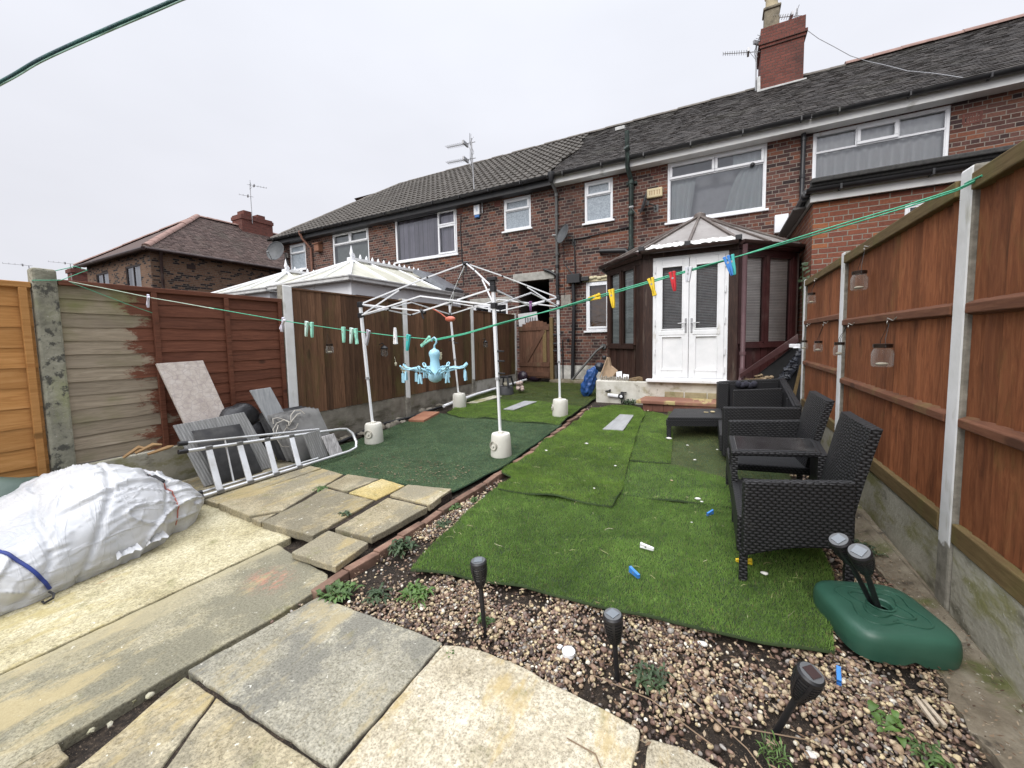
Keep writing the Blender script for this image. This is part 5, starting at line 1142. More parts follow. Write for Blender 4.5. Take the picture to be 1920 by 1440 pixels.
# --- artificial turf: Coons patches with pile
def pline(pts, n):
    P = np.array(pts, float); d = np.r_[0, np.cumsum(np.linalg.norm(np.diff(P,axis=0),axis=1))]; d /= d[-1]; t = np.linspace(0,1,n)
    return np.stack([np.interp(t,d,P[:,k]) for k in range(2)],1)
GY = np.array([-99,3.6,5.7,7.0,9.6,99]); GZ_ = np.array([0,0,.13,.21,.26,.26])
def turf(name, label, bot, right, top, left, m, mb, off, wave, h, dens, lean, w=.0032, curl=.6, edge=.014, res=.05, seed=0, group='pieces of artificial turf'):
    """bot: left->right, right: bottom->top, top: left->right, left: bottom->top"""
    rg = np.random.default_rng(100+seed)
    n = max(6,int(np.linalg.norm(np.array(bot[-1])-bot[0])/res)); k = max(6,int(np.linalg.norm(np.array(left[-1])-left[0])/res))
    B, T, L, Rr = pline(bot,n), pline(top,n), pline(left,k), pline(right,k)
    u = np.linspace(0,1,n)[None,:,None]; v = np.linspace(0,1,k)[:,None,None]
    C = (1-v)*B[None]+v*T[None]+(1-u)*L[:,None]+u*Rr[:,None]-((1-u)*(1-v)*B[0]+u*(1-v)*B[-1]+(1-u)*v*T[0]+u*v*T[-1])
    def zf(x, y, uu, vv):
        z = np.interp(y,GY,GZ_)+off
        z += wave*(np.sin(x*7+y*13+seed)*.5+np.sin(y*21-x*5+1.7*np.sin(x*4)+seed)*.35+np.sin(x*17+y*6+2*seed)*.25)
        ed = np.minimum(np.minimum(uu,1-uu),np.minimum(vv,1-vv)); return z+wave*.9*np.exp(-ed*22)*np.sin(x*9+y*8+seed)
    Z = zf(C[...,0],C[...,1],u[...,0]*np.ones((k,1)),v[...,0]*np.ones((1,n)))
    verts = np.concatenate([C,Z[...,None]],2).reshape(-1,3); idx = np.arange(n*k).reshape(k,n)
    F = np.stack([idx[:-1,:-1],idx[:-1,1:],idx[1:,1:],idx[1:,:-1]],-1).reshape(-1,4)
    loop = np.r_[idx[0,:],idx[1:,-1],idx[-1,-2::-1],idx[-2:0:-1,0]]; low = verts[loop].copy(); low[:,2] -= edge; s = len(verts); q = np.arange(len(loop)); q2 = np.roll(q,-1)
    Sk = np.stack([loop[q],s+q,s+q2,loop[q2]],-1)
    cx = C.reshape(-1,2).mean(0); o = thing(name, label, 'artificial grass', (float(cx[0]),float(cx[1]),gz(float(cx[1]))), group)
    np_mesh('backing', np.r_[verts,low], np.r_[F,Sk], mb, o)
    area = np.abs(np.cross(C[1:,1:]-C[:-1,:-1], C[1:,:-1]-C[:-1,1:])).sum()/2; N = int(area*dens)
    uu, vv = rg.random(N), rg.random(N); U, Vv = uu[:,None], vv[:,None]
    ip = lambda A, t: np.stack([np.interp(t,np.linspace(0,1,len(A)),A[:,i]) for i in range(2)],1)
    P = (1-Vv)*ip(B,uu)+Vv*ip(T,uu)+(1-U)*ip(L,vv)+U*ip(Rr,vv)-((1-U)*(1-Vv)*B[0]+U*(1-Vv)*B[-1]+(1-U)*Vv*T[0]+U*Vv*T[-1])
    z = zf(P[:,0],P[:,1],uu,vv)
    hh = h*rg.uniform(.6,1.15,N); a = rg.uniform(0,2*np.pi,N); bend = rg.uniform(.1,curl,N)
    swirl = np.sin(P[:,0]*3+seed)+np.cos(P[:,1]*2.3+seed)
    dx = np.cos(a)*bend+lean[0]+.18*np.cos(swirl*2); dy = np.sin(a)*bend+lean[1]+.18*np.sin(swirl*2)
    a2 = rg.uniform(0,np.pi,N); px, py = np.cos(a2)*w/2, np.sin(a2)*w/2
    v0 = np.stack([P[:,0]-px,P[:,1]-py,z-.002],1); v1 = np.stack([P[:,0]+px,P[:,1]+py,z-.002],1); v2 = np.stack([P[:,0]+dx*hh,P[:,1]+dy*hh,z+hh/np.sqrt(1+dx*dx+dy*dy)*1.05],1)
    np_mesh('pile', np.stack([v0,v1,v2],1).reshape(-1,3), np.arange(3*N).reshape(-1,3), m, o)
    return o
def turf_mat(name, a, bb, c, straw=.03, sc=(.3,.26,.14), patch=None):
    t = NT(name); f = t.rnd(); col = t.ramp(f, [(0,a),(.5,bb),(1-straw-.05,c),(1-straw,sc)])
    n = t.noise(t.coord('Object'), 2.3, 5, .65); col = t.mix(.8, col, t.ramp(n, [(.32,(.62,.64,.6)),(.68,(1.35,1.28,1.2))]), 'MULTIPLY')
    n2 = t.noise(t.coord('Object', (1,1,0)), 11, 4, .6); col = t.mix(.6, col, t.ramp(n2, [(.3,(.66,.68,.66)),(.7,(1.3,1.26,1.2))]), 'MULTIPLY')
    if patch: col = t.mix(t.math('MULTIPLY', t.ss(t.noise(t.coord('Object',(1,1,1),(3,3,0)), 2.6, 6, .7), patch[1], patch[1]+.16), patch[2]), col, patch[0])
    t.fin(col, .55, None, 0, .3); t.p.inputs['Subsurface Weight'].default_value = 0
    tr = t.n('ShaderNodeBsdfTranslucent'); t.l(col, tr.inputs[0]); mx = t.n('ShaderNodeMixShader'); mx.inputs[0].default_value = .38
    t.l(t.p.outputs[0], mx.inputs[1]); t.l(tr.outputs[0], mx.inputs[2]); t.l(mx.outputs[0], t.out.inputs[0]); return t.m
BACKM = plain('turf_backing', (.025,.045,.012), .9, var=.4)
T_A = turf_mat('bright_turf', (.135,.245,.06), (.215,.375,.092), (.31,.475,.15), .025)
T_B = turf_mat('yellowish_turf', (.145,.255,.055), (.235,.39,.088), (.33,.49,.14), .035, patch=((.17,.155,.05), .56, .45))
T_F = turf_mat('dark_green_matting', (.085,.145,.075), (.14,.22,.12), (.24,.34,.20), .04, (.2,.17,.08), patch=((.12,.13,.05), .60, .6))
T_H = turf_mat('old_olive_turf', (.085,.12,.028), (.14,.185,.045), (.19,.24,.065), .05, patch=((.14,.12,.06), .5, .6))
T_D = turf_mat('worn_flat_turf', (.13,.155,.05), (.20,.23,.085), (.28,.30,.125), .08, patch=((.2,.17,.09), .5, .7))
turf('turf_piece', 'big bright green turf piece nearest the gravel, reaching under the dark wicker seat', [(-1.59,1.66),(-1.2,1.74),(-.94,1.80),(-.74,1.80),(-.4,1.84),(-.08,1.87),(.2,1.91),(.45,1.965)], [(.45,1.965),(.50,2.3),(.58,2.6),(.6,3.36)], [(-1.72,3.28),(-.7,3.24),(.1,3.33),(.6,3.36)], [(-1.59,1.66),(-1.66,2.0),(-1.74,2.5),(-1.76,2.9),(-1.72,3.28)], T_A, BACKM, .012, .007, .019, 46000, (.15,-.25), seed=1)
turf('turf_piece', 'long rumpled turf strip with a grey plank on it, running to the doorstep', [(-1.71,2.90),(-1.3,2.93),(-.72,2.955)], [(-.72,2.955),(-.72,3.3),(-.82,4.1),(-.93,5.2),(-.98,6.1),(-1.1,6.45)], [(-1.86,6.25),(-1.55,6.5),(-1.3,6.6),(-1.1,6.45)], [(-1.71,2.90),(-1.80,3.05),(-1.72,3.2),(-1.95,3.35),(-1.86,3.9),(-1.92,4.3),(-1.84,5.0),(-1.85,5.6),(-1.86,6.25)], T_B, BACKM, .04, .014, .022, 36000, (.1,-.3), seed=2)
turf('turf_piece', 'small bright turf piece right of the long strip, with white litter at its edge', [(-.80,3.27),(-.3,3.30),(.1,3.36),(.5,3.4)], [(.5,3.4),(.5,3.8)], [(-.84,4.1),(-.4,4.12),(0,4.02),(.5,3.8)], [(-.80,3.27),(-.84,4.1)], T_A, BACKM, .020, .008, .022, 30000, (.2,-.2), seed=3)
turf('turf_piece', 'worn flat olive turf under the low wicker table', [(-.5,4.03),(0,4.0),(.6,3.85)], [(.6,3.85),(.6,6.6)], [(-.7,6.5),(0,6.6),(.6,6.6)], [(-.5,4.03),(-.55,5.0),(-.7,6.5)], T_D, BACKM, .006, .003, .010, 22000, (0,0), curl=1.2, seed=4)
turf('turf_piece', 'narrow bright turf strip between the long strip and the low wicker table', [(-.95,4.14),(-.6,4.16),(-.42,4.2)], [(-.42,4.2),(-.50,5.2),(-.66,6.2)], [(-1.2,6.3),(-.9,6.35),(-.66,6.2)], [(-.95,4.14),(-1.05,5.2),(-1.2,6.3)], T_B, BACKM, .018, .007, .020, 26000, (.15,-.2), seed=5)
turf('turf_piece', 'dark green matting between the four gazebo weights', [(-4.35,2.58),(-3.7,2.62),(-2.9,2.66),(-2.08,2.74)], [(-2.08,2.74),(-2.02,3.5),(-2.01,5.25)], [(-4.45,5.3),(-3.2,5.3),(-2.01,5.25)], [(-4.35,2.58),(-4.4,3.4),(-4.45,5.3)], T_F, plain('dark_mat_backing', (.02,.05,.025), .95, var=.4), .012, .003, .010, 42000, (0,0), w=.004, curl=1.6, seed=6)
turf('turf_piece', 'bright turf piece with a grey plank, behind the dark green matting', [(-4.1,5.28),(-3.7,5.1),(-3.3,5.22),(-2.7,5.16),(-2.03,5.2)], [(-2.03,5.2),(-2.05,6.35)], [(-4.25,6.4),(-3.2,6.55),(-2.05,6.35)], [(-4.1,5.28),(-4.2,5.8),(-4.25,6.4)], T_B, BACKM, .03, .010, .022, 24000, (.1,-.3), seed=7)
turf('turf_piece', 'dull olive turf stretching from the bright piece to the gate', [(-4.5,6.3),(-3.2,6.5),(-2.05,6.3)], [(-2.05,6.3),(-2.08,7.4),(-2.1,9.3)], [(-4.5,9.2),(-3.2,9.3),(-2.1,9.3)], [(-4.5,6.3),(-4.5,9.2)], T_H, BACKM, .010, .005, .016, 16000, (.1,-.2), curl=.9, seed=8)
b = MB(); b.box(-3.85,-2.05,D-.42,D,.2,.33); struct(b.build('path', CSTRIP, bevel=.01))

# --- pebbles
MATS_X = [[(-1.56,1.70),(-.9,1.83),(.43,2.0),(.55,2.6),(.55,3.3),(-1.7,3.3),(-1.72,2.5)], [(-1.69,2.93),(-.74,2.98),(-.8,4.1),(-1.0,6.4),(-1.83,6.2),(-1.82,4.9),(-1.90,4.3),(-1.84,3.9),(-1.92,3.35)], [(-.8,3.3),(.6,3.3),(.6,6.5),(-1.2,6.5)]]
SLX = F_POLYS+F2+F3+[CS]+[[(-2.1,1.2),(-1.875,1.2),(-1.94,6.2),(-2.2,6.2)], [(-2.7,-1),(-2.03,1.0),(-2.0,1.45),(-2.7,1.5)]]
def inside(px, py, poly):
    P = np.array(poly); r = np.zeros(len(px), bool); j = len(P)-1
    for i in range(len(P)):
        xi, yi = P[i]; xj, yj = P[j]; cnd = ((yi > py) != (yj > py)) & (px < (xj-xi)*(py-yi)/((yj-yi) or 1e-9)+xi); r ^= cnd; j = i
    return r
ico_v = []; ico_f = []
def ico():
    import bmesh
    bm = bmesh.new(); bmesh.ops.create_icosphere(bm, subdivisions=2, radius=1); v = np.array([x.co[:] for x in bm.verts]); f = np.array([[q.index for q in p.verts] for p in bm.faces]); bm.free(); return v, f
IV, IF = ico()
rg = np.random.default_rng(5)
N = 105000; X = rg.uniform(-2.02,.86,N); Y = np.where(rg.random(N) < .70, rg.uniform(1.0,2.75,N), rg.uniform(2.6,6.6,N))
ok = np.ones(N, bool)
for p in MATS_X+SLX: ok &= ~inside(X, Y, p)
dn = np.array([mnoise.noise((x*3.1,y*3.1,.7))+.5*mnoise.noise((x*8,y*8,3.)) for x, y in zip(X,Y)])
lowx = (X < -1.45) & (Y < 2.0)
ok &= rg.random(N) < np.where(lowx, np.clip(.12+dn*.9,.05,.6), np.clip(.55+dn*1.35,.06,1.))
X, Y = X[ok], Y[ok]; n = len(X)
near = Y < 2.75
r = np.where(near, rg.gamma(4,.00105,n)+.0021, rg.gamma(5,.0013,n)+.003); r = np.clip(r,.003,.0145)
Z = np.interp(Y,GY,GZ_)-.036+rg.random(n)**1.5*.028
ax = rg.uniform(.7,1.35,(n,3)); ax[:,2] *= .72
A = rg.uniform(0,2*np.pi,n); ti = rg.normal(0,.35,n)
VV = IV[None]*(ax*r[:,None])[:,None]
VV = VV*(1+.10*np.sin(IV[None]*rg.uniform(1.5,3.5,(n,1,3))+rg.uniform(0,6,(n,1,3))).sum(2,keepdims=True)*.8)
ct, st = np.cos(ti)[:,None], np.sin(ti)[:,None]; y1 = VV[...,1]*ct-VV[...,2]*st; z1 = VV[...,1]*st+VV[...,2]*ct
ca, sa = np.cos(A)[:,None], np.sin(A)[:,None]; x2 = VV[...,0]*ca-y1*sa; y2 = VV[...,0]*sa+y1*ca
PV = np.stack([x2+X[:,None],y2+Y[:,None],z1+Z[:,None]],-1).reshape(-1,3)
PF = (IF[None]+(np.arange(n)*len(IV))[:,None,None]).reshape(-1,3)
def peb_mat():
    t = NT('mixed_pebble'); f = t.rnd()
    c = t.ramp(f, [(0,(.06,.044,.038)),(.14,(.16,.10,.078)),(.28,(.25,.165,.12)),(.42,(.36,.265,.18)),(.56,(.20,.148,.128)),(.66,(.44,.36,.25)),(.80,(.51,.42,.26)),(.9,(.29,.27,.25)),(.96,(.66,.62,.53))], True)
    n = t.noise(t.coord('Object'), 90, 5, .7); c = t.mix(.6, c, t.ramp(n, [(.3,(.6,.58,.55)),(.7,(1.25,1.25,1.2))]), 'MULTIPLY')
    c = t.mix(t.math('MULTIPLY', t.ss(t.noise(t.coord('Object'), 9, 5, .7), .54, .7), .6), c, (.06,.045,.032))
    return t.fin(c, .55, t.bump(n, .2, .002), 0, .4)
stuff(np_mesh('gravel', PV, PF, peb_mat(), None, (0,2,0), True))
# bits of leaf and twig among the gravel
def flakes(name, n, xs, ys, cols, size, seed, zoff=.0, excl=True):
    rg = np.random.default_rng(seed); X = rg.uniform(*xs,n); Y = rg.uniform(*ys,n)
    if excl:
        k = np.ones(n,bool)
        for p in SLX+MATS_X: k &= ~inside(X,Y,p)
        X, Y = X[k], Y[k]; n = len(X)
    Z = np.interp(Y,GY,GZ_)+zoff+rg.uniform(0,.012,n); a = rg.uniform(0,6.28,n); L = rg.uniform(.3,1,n)*size; w = L*rg.uniform(.12,.5,n); tz = rg.normal(0,.25,n)*L
    dx, dy = np.cos(a), np.sin(a); q = []
    for s, e, k in ((-1,0,0),(0,-1,.3),(1,0,0),(0,1,.3)): q.append(np.stack([X+dx*L*s-dy*w*e, Y+dy*L*s+dx*w*e, Z+tz*s*.5+k*w*.3],1))
    V_ = np.stack(q,1).reshape(-1,3); F_ = np.arange(4*n).reshape(-1,4)
    t = NT(name+'_tone'); m = t.fin(t.ramp(t.rnd(), cols), .8, None, 0, .2)
    return stuff(np_mesh(name, V_, F_, m, None, (0,2,0)))
BRC = [(0,(.05,.032,.022)),(.4,(.13,.08,.05)),(.7,(.24,.17,.11)),(1,(.34,.27,.19))]
flakes('leaf_litter', 1900, (-1.9,.85), (1.15,2.5), BRC, .017, 1)
flakes('leaf_litter', 500, (.45,.85), (2.0,3.4), [(0,(.04,.02,.015)),(.5,(.10,.045,.03)),(1,(.2,.12,.09))], .022, 2, .0)
flakes('leaf_litter', 700, (.74,1.0), (1.1,4.2), BRC, .012, 9, .004, False)
flakes('leaf_litter', 420, (-3.5,-2.2), (2.75,3.35), BRC, .017, 3, .021, False)
flakes('leaf_litter', 500, (-4.2,-2.1), (2.7,5.1), BRC, .012, 8, .02, False)
flakes('leaf_litter', 260, (-.7,.3), (3.3,5.0), BRC, .009, 4, .03, False)

# long loose pale fibres and clippings lying on the turf
rg = np.random.default_rng(11); N = 190; vs = []; fs = []
for k in range(N):
    x, y = rg.uniform(-1.6,.45), rg.uniform(1.9,4.6) if k < 330 else rg.uniform(4.6,6.2); a = rg.uniform(0,6.28); L = rg.uniform(.012,.07)**1.0; cv_ = rg.uniform(-1.6,1.6); z = gz(y)+(.036 if not (-1.0 < x+0*y and y < 3.0) else .038)+(.026 if x < -.72 and y > 2.95 else 0); w = .0007
    o0 = len(vs); n = 6
    for j in range(n+1):
        t = j/n; an = a+cv_*t; px, py = x+L*t*math.cos(a+cv_*t*.5), y+L*t*math.sin(a+cv_*t*.5); vs += [(px-w*math.sin(an),py+w*math.cos(an),z+.006*math.sin(t*3)),(px+w*math.sin(an),py-w*math.cos(an),z+.006*math.sin(t*3)+.001)]
    for j in range(n): fs.append((o0+2*j,o0+2*j+1,o0+2*j+3,o0+2*j+2))
tt = NT('dry_fibre'); stuff(np_mesh('dry_grass', np.array(vs), np.array(fs), tt.fin(tt.ramp(tt.rnd(), [(0,(.12,.16,.05)),(.4,(.26,.28,.11)),(.75,(.42,.36,.2)),(1,(.5,.46,.34))]), .7, None, 0, .3), None, (-.5,3,0)))
# ------------------------------------------------------------------ wicker furniture
def wicker(name, w=.036, h=.021):
    t = NT(name); u = t.sep(t.coord('UV')); wv = t.math('MULTIPLY_ADD', t.noise(t.coord('UV'), 4, 2), .01, -.005)
    rv = t.math('DIVIDE', t.math('ADD', u[1], wv), h); row = t.math('FLOOR', rv); fv = t.math('FRACT', rv)
    fu = t.math('FRACT', t.math('ADD', t.math('DIVIDE', u[0], w), t.math('MULTIPLY', t.math('MODULO', t.math('ADD', row, 1000.), 2.), .5)))
    sv = t.math('SINE', t.math('MULTIPLY', fv, math.pi)); su = t.math('SINE', t.math('MULTIPLY', fu, math.pi))
    hh = t.math('MULTIPLY', t.math('POWER', sv, .55), t.math('POWER', su, .8))
    c = t.ramp(hh, [(.10,(.002,.002,.0025)),(.5,(.010,.010,.011)),(.9,(.027,.027,.030))])
    n = t.noise(t.coord('Object'), 6, 5, .7); c = t.mix(t.math('MULTIPLY', t.ss(n, .56, .75), .35), c, (.055,.054,.05))
    rg = t.math('MULTIPLY_ADD', n, .2, .42)
    return t.fin(c, rg, t.bump(hh, .55, .008), 0, .35)
WICK = wicker('black_wicker', .034, .0155); WICKS = wicker('black_wicker_seat', .026, .016)
LINING = plain('smooth_black_lining', (.012,.012,.014), .5, var=.3)
def panel(mb, p, q, z0, z1, th, zq0=None, zq1=None, arch=0., n=14, gl=0.):
    """upright panel from p to q (x,y) with sloping top and arched foot"""
    p, q = V((*p,0)), V((*q,0)); d = (q-p).normalized(); nn = V((d.y,-d.x,0))*th/2
    zq0 = z0 if zq0 is None else zq0; zq1 = z1 if zq1 is None else zq1
    top = []; bot = []
    for k in range(n+1):
        t = k/n; c = p.lerp(q,t); bot.append(c+V((0,0,z0+(zq0-z0)*t+arch*math.sin(math.pi*t)))); top.append(c+V((0,0,z1+(zq1-z1)*t-gl*math.sin(math.pi*t))))
    o = len(mb.v)
    for k in range(n+1): mb.v += [tuple(bot[k]-nn),tuple(top[k]-nn),tuple(top[k]+nn),tuple(bot[k]+nn)]
    for k in range(n):
        for e in range(4): a, c = o+4*k+e, o+4*k+(e+1)%4; mb.f.append((a,c,c+4,a+4))
    mb.f.append((o+3,o+2,o+1,o)); m = o+4*n; mb.f.append((m,m+1,m+2,m+3))
ls = thing('wicker_love_seat', 'black wicker two-seat love seat with a table joined between the seats, nearest on the right', 'love seat', (.38,3.1,0), 'black wicker garden furniture')
b = MB(); panel(b, (.125,2.335), (.615,2.465), .165, .575, .05, .245, .60, .03); b.build('side_arm', WICK, ls, bevel=.012)
b = MB(); panel(b, (.085,3.84), (.62,3.97), .165, .605, .05, .245, .625, .03); b.build('side_arm', WICK, ls, bevel=.012)
for (x, y), zt in (((.135,2.355),.2),((.605,2.46),.25),((.09,3.82),.2),((.62,3.94),.25),((.12,3.1),.2)):
    b = MB(); b.box(x-.02,x+.02,y-.02,y+.02,gz(y),zt); b.build('leg', WICK, ls, bevel=.004)
b = MB(); panel(b, (.125,2.36), (.095,3.82), .165, .37, .045, .165, .37, .04); b.build('front_apron', WICK, ls, bevel=.01)
b = MB(); b.prism([(.13,2.36),(.61,2.48),(.62,3.06),(.11,3.0)], .31, .365); b.build('seat', WICKS, ls, bevel=.015)
b = MB(); b.prism([(.10,3.36),(.63,3.45),(.62,3.95),(.09,3.83)], .31, .365); b.build('seat', WICKS, ls, bevel=.015)
for y0, y1, tx in ((2.49,3.03,.655),(3.46,4.08,.67)):
    b = MB(); n = 12; o0 = len(b.v)
    for j in range(7):
        s = j/6
        for i in range(n+1):
            t = i/n; y = y0+(y1-y0)*t; x = .57+(tx-.57)*s-.025*math.sin(math.pi*t)+.02*s*s; z = .33+.53*s+.014*math.sin(math.pi*t)*s
            b.v.append((x,y,z))
    q = len(b.v)-o0
    b.v += [(x+.045,y,z+.004) for x,y,z in b.v[o0:o0+q]]
    for j in range(6):
        for i in range(n): a = o0+j*(n+1)+i; b.f.append((a,a+n+1,a+n+2,a+1)); a += q; b.f.append((a,a+1,a+n+2,a+n+1))
    ring_ = [o0+i for i in range(n+1)]+[o0+j*(n+1)+n for j in range(1,7)]+[o0+6*(n+1)+i for i in range(n-1,-1,-1)]+[o0+j*(n+1) for j in range(5,0,-1)]
    for k in range(len(ring_)): a, c = ring_[k], ring_[(k+1)%len(ring_)]; b.f.append((a,c,c+q,a+q))
    b.build('backrest', WICK, ls, smooth=35)
b = MB(); tb = [(.085,2.90),(.60,3.07),(.63,3.50),(.075,3.37)]; b.prism(tb, .545, .578); tbl = b.build('table_frame', WICK, ls, bevel=.012)
b = MB(); b.prism([(.115,2.945),(.575,3.09),(.597,3.465),(.108,3.345)], .574, .583); b.build('table_top', plain('black_table_glass', (.018,.018,.019), .22, var=.2, dirt=(.05,.05,.05)), tbl, bevel=.004)
for x, y in ((.105,2.93),(.10,3.34)): b = MB(); b.box(x-.018,x+.018,y-.018,y+.018,.33,.55); b.build('table_leg', WICK, tbl)
b = MB(); panel(b, (.60,3.05), (.63,3.49), .2, .57, .05); panel(b, (.12,2.99), (.60,3.08), .2, .36, .03); b.build('rear_panel', WICK, ls)
b = MB(); b.tube([(.55,3.05,.372),(.35,3.03,.371),(.15,3.0,.37)], .006, 6); b.build('seat_piping', WICK, ls)

so2 = thing('wicker_sofa', 'deep black wicker sofa without cushions along the right fence, behind the love seat', 'sofa', (.38,5.3,.12), 'black wicker garden furniture')
b = MB(); panel(b, (.045,4.44), (.71,4.61), .12, .625, .06, .14, .635); b.build('side_arm', WICK, so2, bevel=.012)
b = MB(); panel(b, (.005,6.06), (.73,6.2), .18, .725, .06, .2, .77); b.build('side_arm', WICK, so2, bevel=.012)
b = MB(); panel(b, (.0,5.94), (.12,5.96), .2, .715, .05); panel(b, (.02,5.95),(.0,6.06),.2,.72,.05); b.build('front_post', WICK, so2, bevel=.01)
b = MB(); panel(b, (.70,4.60), (.76,6.2), .12, .66, .05, .2, .775); b.build('backrest', WICK, so2, bevel=.01)
b = MB(); panel(b, (.665,4.62), (.725,6.16), .3, .645, .018, .3, .76); panel(b, (.14,6.02),(.70,6.14),.2,.69,.02,.2,.73); b.build('lining', LINING, so2)
for y in (5.05,5.6): b = MB(); b.box(.655,.69,y-.02,y+.02,.3,.66); b.build('back_strut', LINING, so2)
b = MB(); b.prism([(.05,4.5),(.68,4.65),(.72,6.1),(.02,6.0)], .30, .34); b.build('seat_deck', LINING, so2)
b = MB(); panel(b, (.045,4.46), (.01,5.96), .16, .33, .05, .2, .36); b.build('front_apron', WICK, so2, bevel=.01)
b = MB(); panel(b, (.16,5.30), (.66,5.44), .33, .70, .035, .33, .725); tag(b.build('wicker_screen', WICK, None, (.4,5.37,.33), bevel=.008), 'loose upright black wicker panel standing inside the deep sofa', 'screen', 'black wicker garden furniture')
b = MB()
for k in range(5): b.ball((.24+.045*k,6.02,.70-.02*(k%2)), (.04,.05,.045), 8, 6)
tag(b.build('dark_cloth', plain('dark_navy_cloth', (.018,.018,.028), .9, var=.4), None, (.3,6.02,.7), smooth=60, jitter=.008), 'dark cloth draped over the far arm of the deep wicker sofa', 'cloth')

ct = thing('wicker_coffee_table', 'low black wicker coffee table on the worn turf beside the doorstep', 'coffee table', (-.25,5.45,.1), 'black wicker garden furniture')
T4 = [(-.545,5.0),(.05,5.22),(.04,5.90),(-.535,5.68)]
b = MB(); b.prism(T4, .335, .372); b.build('table_top', WICKS, ct, bevel=.008)
for i in range(4):
    p, q = T4[i], T4[(i+1)%4]; b = MB(); panel(b, lerp(p,q,.01), lerp(p,q,.99), .27, .338, .03); b.build('apron', WICK, ct)
for x, y in T4:
    cx, cy = -.25, 5.45; x, y = x+(cx-x)*.06, y+(cy-y)*.06; b = MB(); b.box(x-.025,x+.025,y-.025,y+.025,gz(y)+.005,.34); b.build('leg', WICK, ct, bevel=.004)
b = MB(); b.ball((-.06,5.52,.385), (.03,.018,.012), 8, 6); b.tube([(-.11,5.5,.378),(-.15,5.49,.378)], .006, 6); b.ball((-.15,5.49,.38),(.012,.012,.008),6,4); tag(b.build('table_ornament', plain('cream_ornament', (.5,.42,.25), .6, var=.3), None, (-.1,5.5,.373), smooth=60), 'small cream bits lying on the low wicker table', 'ornament')

# ------------------------------------------------------------------ gazebo frame
WPIPE = plain('white_powder_coat', (.76,.77,.79), .35, var=.04, dirt=(.55,.54,.5))
gb = thing('folding_gazebo', 'bare white folding gazebo frame without its cover, standing in four white weights', 'gazebo', (-3.2,4.7,.06))
FT = [V((-4.09,3.69,.0)), V((-2.21,3.83,.01)), V((-4.16,5.74,.13)), V((-2.19,5.66,.13))]
TP = [V((-4.275,3.73,1.865)), V((-2.265,3.83,1.93)), V((-4.25,5.65,2.045)), V((-2.2,5.65,1.985))]
SL = [V((-4.27,3.73,1.715)), V((-2.258,3.83,1.735)), V((-4.248,5.66,1.825)), V((-2.2,5.655,1.845))]
JB = BLACKP
for i in range(4):
    f, t = FT[i], TP[i]; m = f.lerp(t, .47)
    b = MB(); b.bar(m, t, .036, .036); leg = b.build('leg', WPIPE, gb, bevel=.005)
    b = MB(); b.bar(f+V((0,0,.1)), m+(t-m)*.02, .028, .028); b.build('lower_tube', WPIPE, leg, bevel=.004)
    b = MB(); b.bar(m-(t-f)*.008, m+(t-f)*.008, .042, .042); b.build('collar', plain('grey_collar', (.35,.35,.36), .5) if 'grey_collar' not in bpy.data.materials else bpy.data.materials['grey_collar'], leg)
    b = MB(); b.obox(t+V((0,0,-.005)), (.03,0,0), (0,.03,0), (0,0,.035)); s = SL[i]; b.obox(s, (.032,0,0), (0,.032,0), (0,0,.032)); b.build('joint', JB, leg, bevel=.006)
    if i == 1: b = MB(); b.obox(t+V((0,-.01,.06)), (.03,0,0), (0,.02,0), (0,0,.03)); b.obox(t+V((0,-.02,.10)), (.055,0,0), (0,.03,0), (0,0,.02)); b.build('cover_clip', JB, leg, bevel=.006)
def tbar(name, pts, w=.019):
    for p, q in zip(pts, pts[1:]):
        b = MB(); b.bar(p, q, w*.7, w); b.build(name, WPIPE, gb, bevel=.003)
PK = V((-3.22,4.7,2.45))
for i, j in ((0,1),(0,2),(1,3),(2,3)):
    mt = (TP[i]+TP[j])/2+V((0,0,.008)); ms = (SL[i]+SL[j])/2+V((0,0,-.0)); off = (V((0,0,1)).cross(TP[j]-TP[i])).normalized()*.012
    tbar('truss_bar', [TP[i]+off, ms+off]); tbar('truss_bar', [SL[i]-off, mt-off]); tbar('truss_bar', [TP[j]+off, ms+off]); tbar('truss_bar', [SL[j]-off, mt-off])
    for c in (mt, ms, (TP[i]+ms)/2, (TP[j]+ms)/2): b = MB(); b.ball(c, (.016,.016,.016), 8, 6); b.build('pivot', JB, gb)
for i in range(4):
    k = TP[i].lerp(PK, .36)+V((0,0,-.012)); k2 = TP[i].lerp(PK, .62)+V((0,0,.012))
    tbar('rafter', [TP[i], k2, PK]); tbar('strut', [SL[i], k])
    for c in (k, k2): b = MB(); b.ball(c, (.017,.017,.017), 8, 6); b.build('pivot', JB, gb)
b = MB(); b.lathe(PK, [(.03,-.03),(.05,-.015),(.05,.01),(.02,.03)], 12); b.tube([PK, PK-V((0,0,.12))], .012, 8); b.build('peak_hub', JB, gb, smooth=40)
CLIPM = plain('black_clip', (.015,.015,.017), .5)
def clip(p, d):
    b = MB(); p = V(p); d = V(d); b.bar(p-d*.03, p+d*.11, .014, .016); b.bar(p-d*.03+V((0,0,.012)), p+d*.085+V((0,0,.004)), .012, .01); b.build('spring_clip', CLIPM, gb, bevel=.003)
L2 = lambda i, z: FT[i].lerp(TP[i], (z-FT[i].z)/(TP[i].z-FT[i].z))
for z in (1.22,1.11,.97): clip(L2(1,z), (1,-.15,.01))
for z in (1.42,1.28,1.17): clip(L2(3,z)+V((-.06,0,0)), (1,0,.0))
clip(L2(2,1.32), (1,0,0)); clip(L2(2,1.36), (-1,.2,.05))
WEIGHT = nmat('off_white_weight', [(.3,(.60,.585,.52)),(.7,(.72,.70,.64))], 4, 6, rough=.5, bump=.1, layers=[((.36,.33,.24), 5, .58, .78, (1,1,1))])
